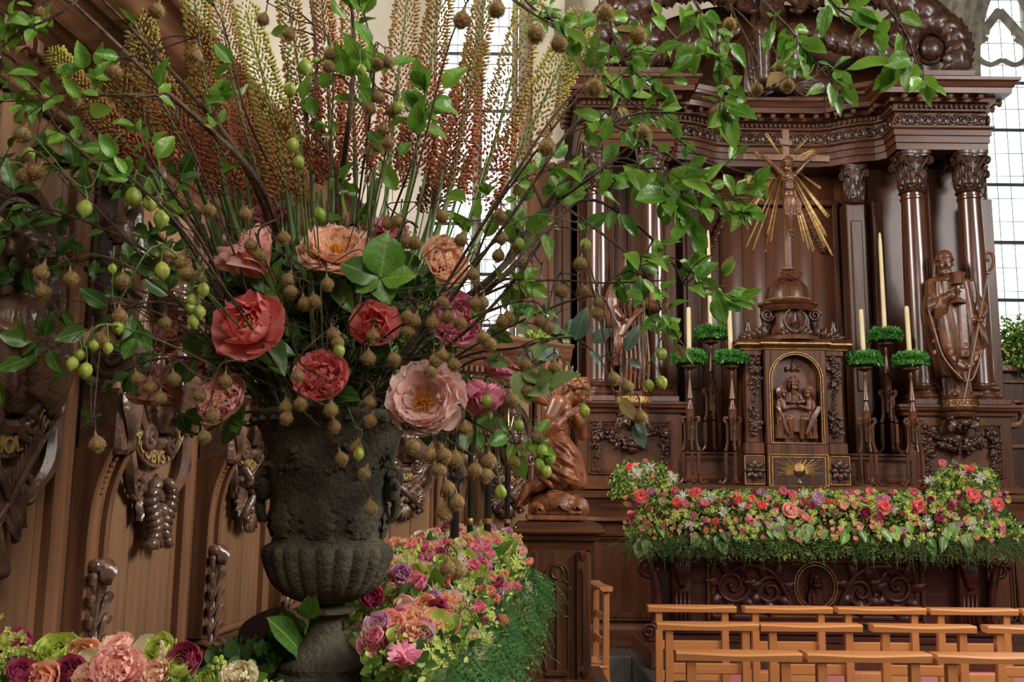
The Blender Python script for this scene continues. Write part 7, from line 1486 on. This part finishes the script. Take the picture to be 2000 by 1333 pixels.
pod_group('pale green pods dangling at far left', [(57, 302, 15), (168, 411, 19)], 1.72, 'b', start=(250, 250))
pod_group('pale green pods in the left below the larger ones', [(314, 530, 18), (219, 527, 11), (226, 640, 14)], 1.75, 'b')
pod_group('bunch of pale green pods beside the coral peony', [(397, 568, 15), (375, 588, 14), (369, 603, 13), (388, 612, 14), (374, 630, 14)], 1.78, 'b')
pod_group('bunch of pale green pods near the second console', [(182, 677, 12), (210, 682, 12), (144, 713, 15), (168, 725, 16), (158, 695, 12)], 1.72, 'b')
pod_group('single pale green pod in front of the deep coral peony', [(658, 686, 15)], 1.8, 'b')
pod_group('pale green pod hanging before the urn body', [(702, 889, 13)], 1.82, 'b')
pod_group('pale green pod on the bright pink cup-shaped peony', [(951, 785, 13), (1017, 834, 12)], 1.85, 'b')
pod_group('bunch of pale green pods left of the angel', [(1060, 884, 14), (1074, 897, 13), (1050, 910, 13), (1068, 923, 13)], 1.88, 'b', start=(1000, 780))
pod_group('pale green pod low in front of the far black pole', [(976, 963, 14)], 1.85, 'b', start=(950, 800))
pod_group('pale green pod hanging at the head of the angel', [(1140, 804, 13)], 1.9, 'b', start=(1060, 680))
pod_group('pale green pod in front of the left column', [(1144, 480, 14), (1015, 477, 12)], 1.9, 'b')
pod_group('pale green pods beside the left saint statue', [(1295, 694, 13), (1265, 754, 12), (1287, 750, 14)], 1.88, 'b', start=(1250, 540))
# dense dark greenery and stems between the flowers
cf = thing('filler_greenery', 'dark filler leaves packed between the peony stems at the urn mouth', 'foliage', tuple(U0(0, 700)))
inv = T(*(-U0(0, 700)))
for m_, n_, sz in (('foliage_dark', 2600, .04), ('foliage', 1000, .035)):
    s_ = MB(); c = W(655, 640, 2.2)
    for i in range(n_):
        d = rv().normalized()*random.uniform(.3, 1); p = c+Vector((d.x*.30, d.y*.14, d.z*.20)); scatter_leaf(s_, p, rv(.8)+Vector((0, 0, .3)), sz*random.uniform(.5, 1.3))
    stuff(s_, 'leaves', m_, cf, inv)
s_ = MB()
for i in range(60):
    x0 = random.uniform(-120, 120); x1 = x0*2.2+random.uniform(-60, 60); s_.tube(spline([tuple(U0(x0, 815)), tuple(W(636+(x0+x1)/2, 620, 2.15+random.uniform(-.05, .1))), tuple(W(636+x1, random.uniform(300, 480), 2.2+random.uniform(-.1, .15)))], 5), random.uniform(.0015, .005), 6)
stuff(s_, 'stems', 'green_stem', cf, inv)
s_ = MB()
for i in range(60):
    a = random.uniform(0, 2*PI); L_ = random.uniform(.15, .42); p0 = W(636+random.uniform(-120, 120), random.uniform(600, 760), 2.1); e = p0+Vector((math.cos(a)*L_*1.3, random.uniform(-.25, .05), abs(math.sin(a))*L_)); m1 = p0.lerp(e, .5)+rv(.03); s_.tube(spline([tuple(p0), tuple(m1), tuple(e), tuple(e+Vector((math.cos(a)*.03, 0, -.04)))], 5), [.0016, .0012, .0007], 5)
stuff(s_, 'fine_twigs', 'twig', cf, inv)
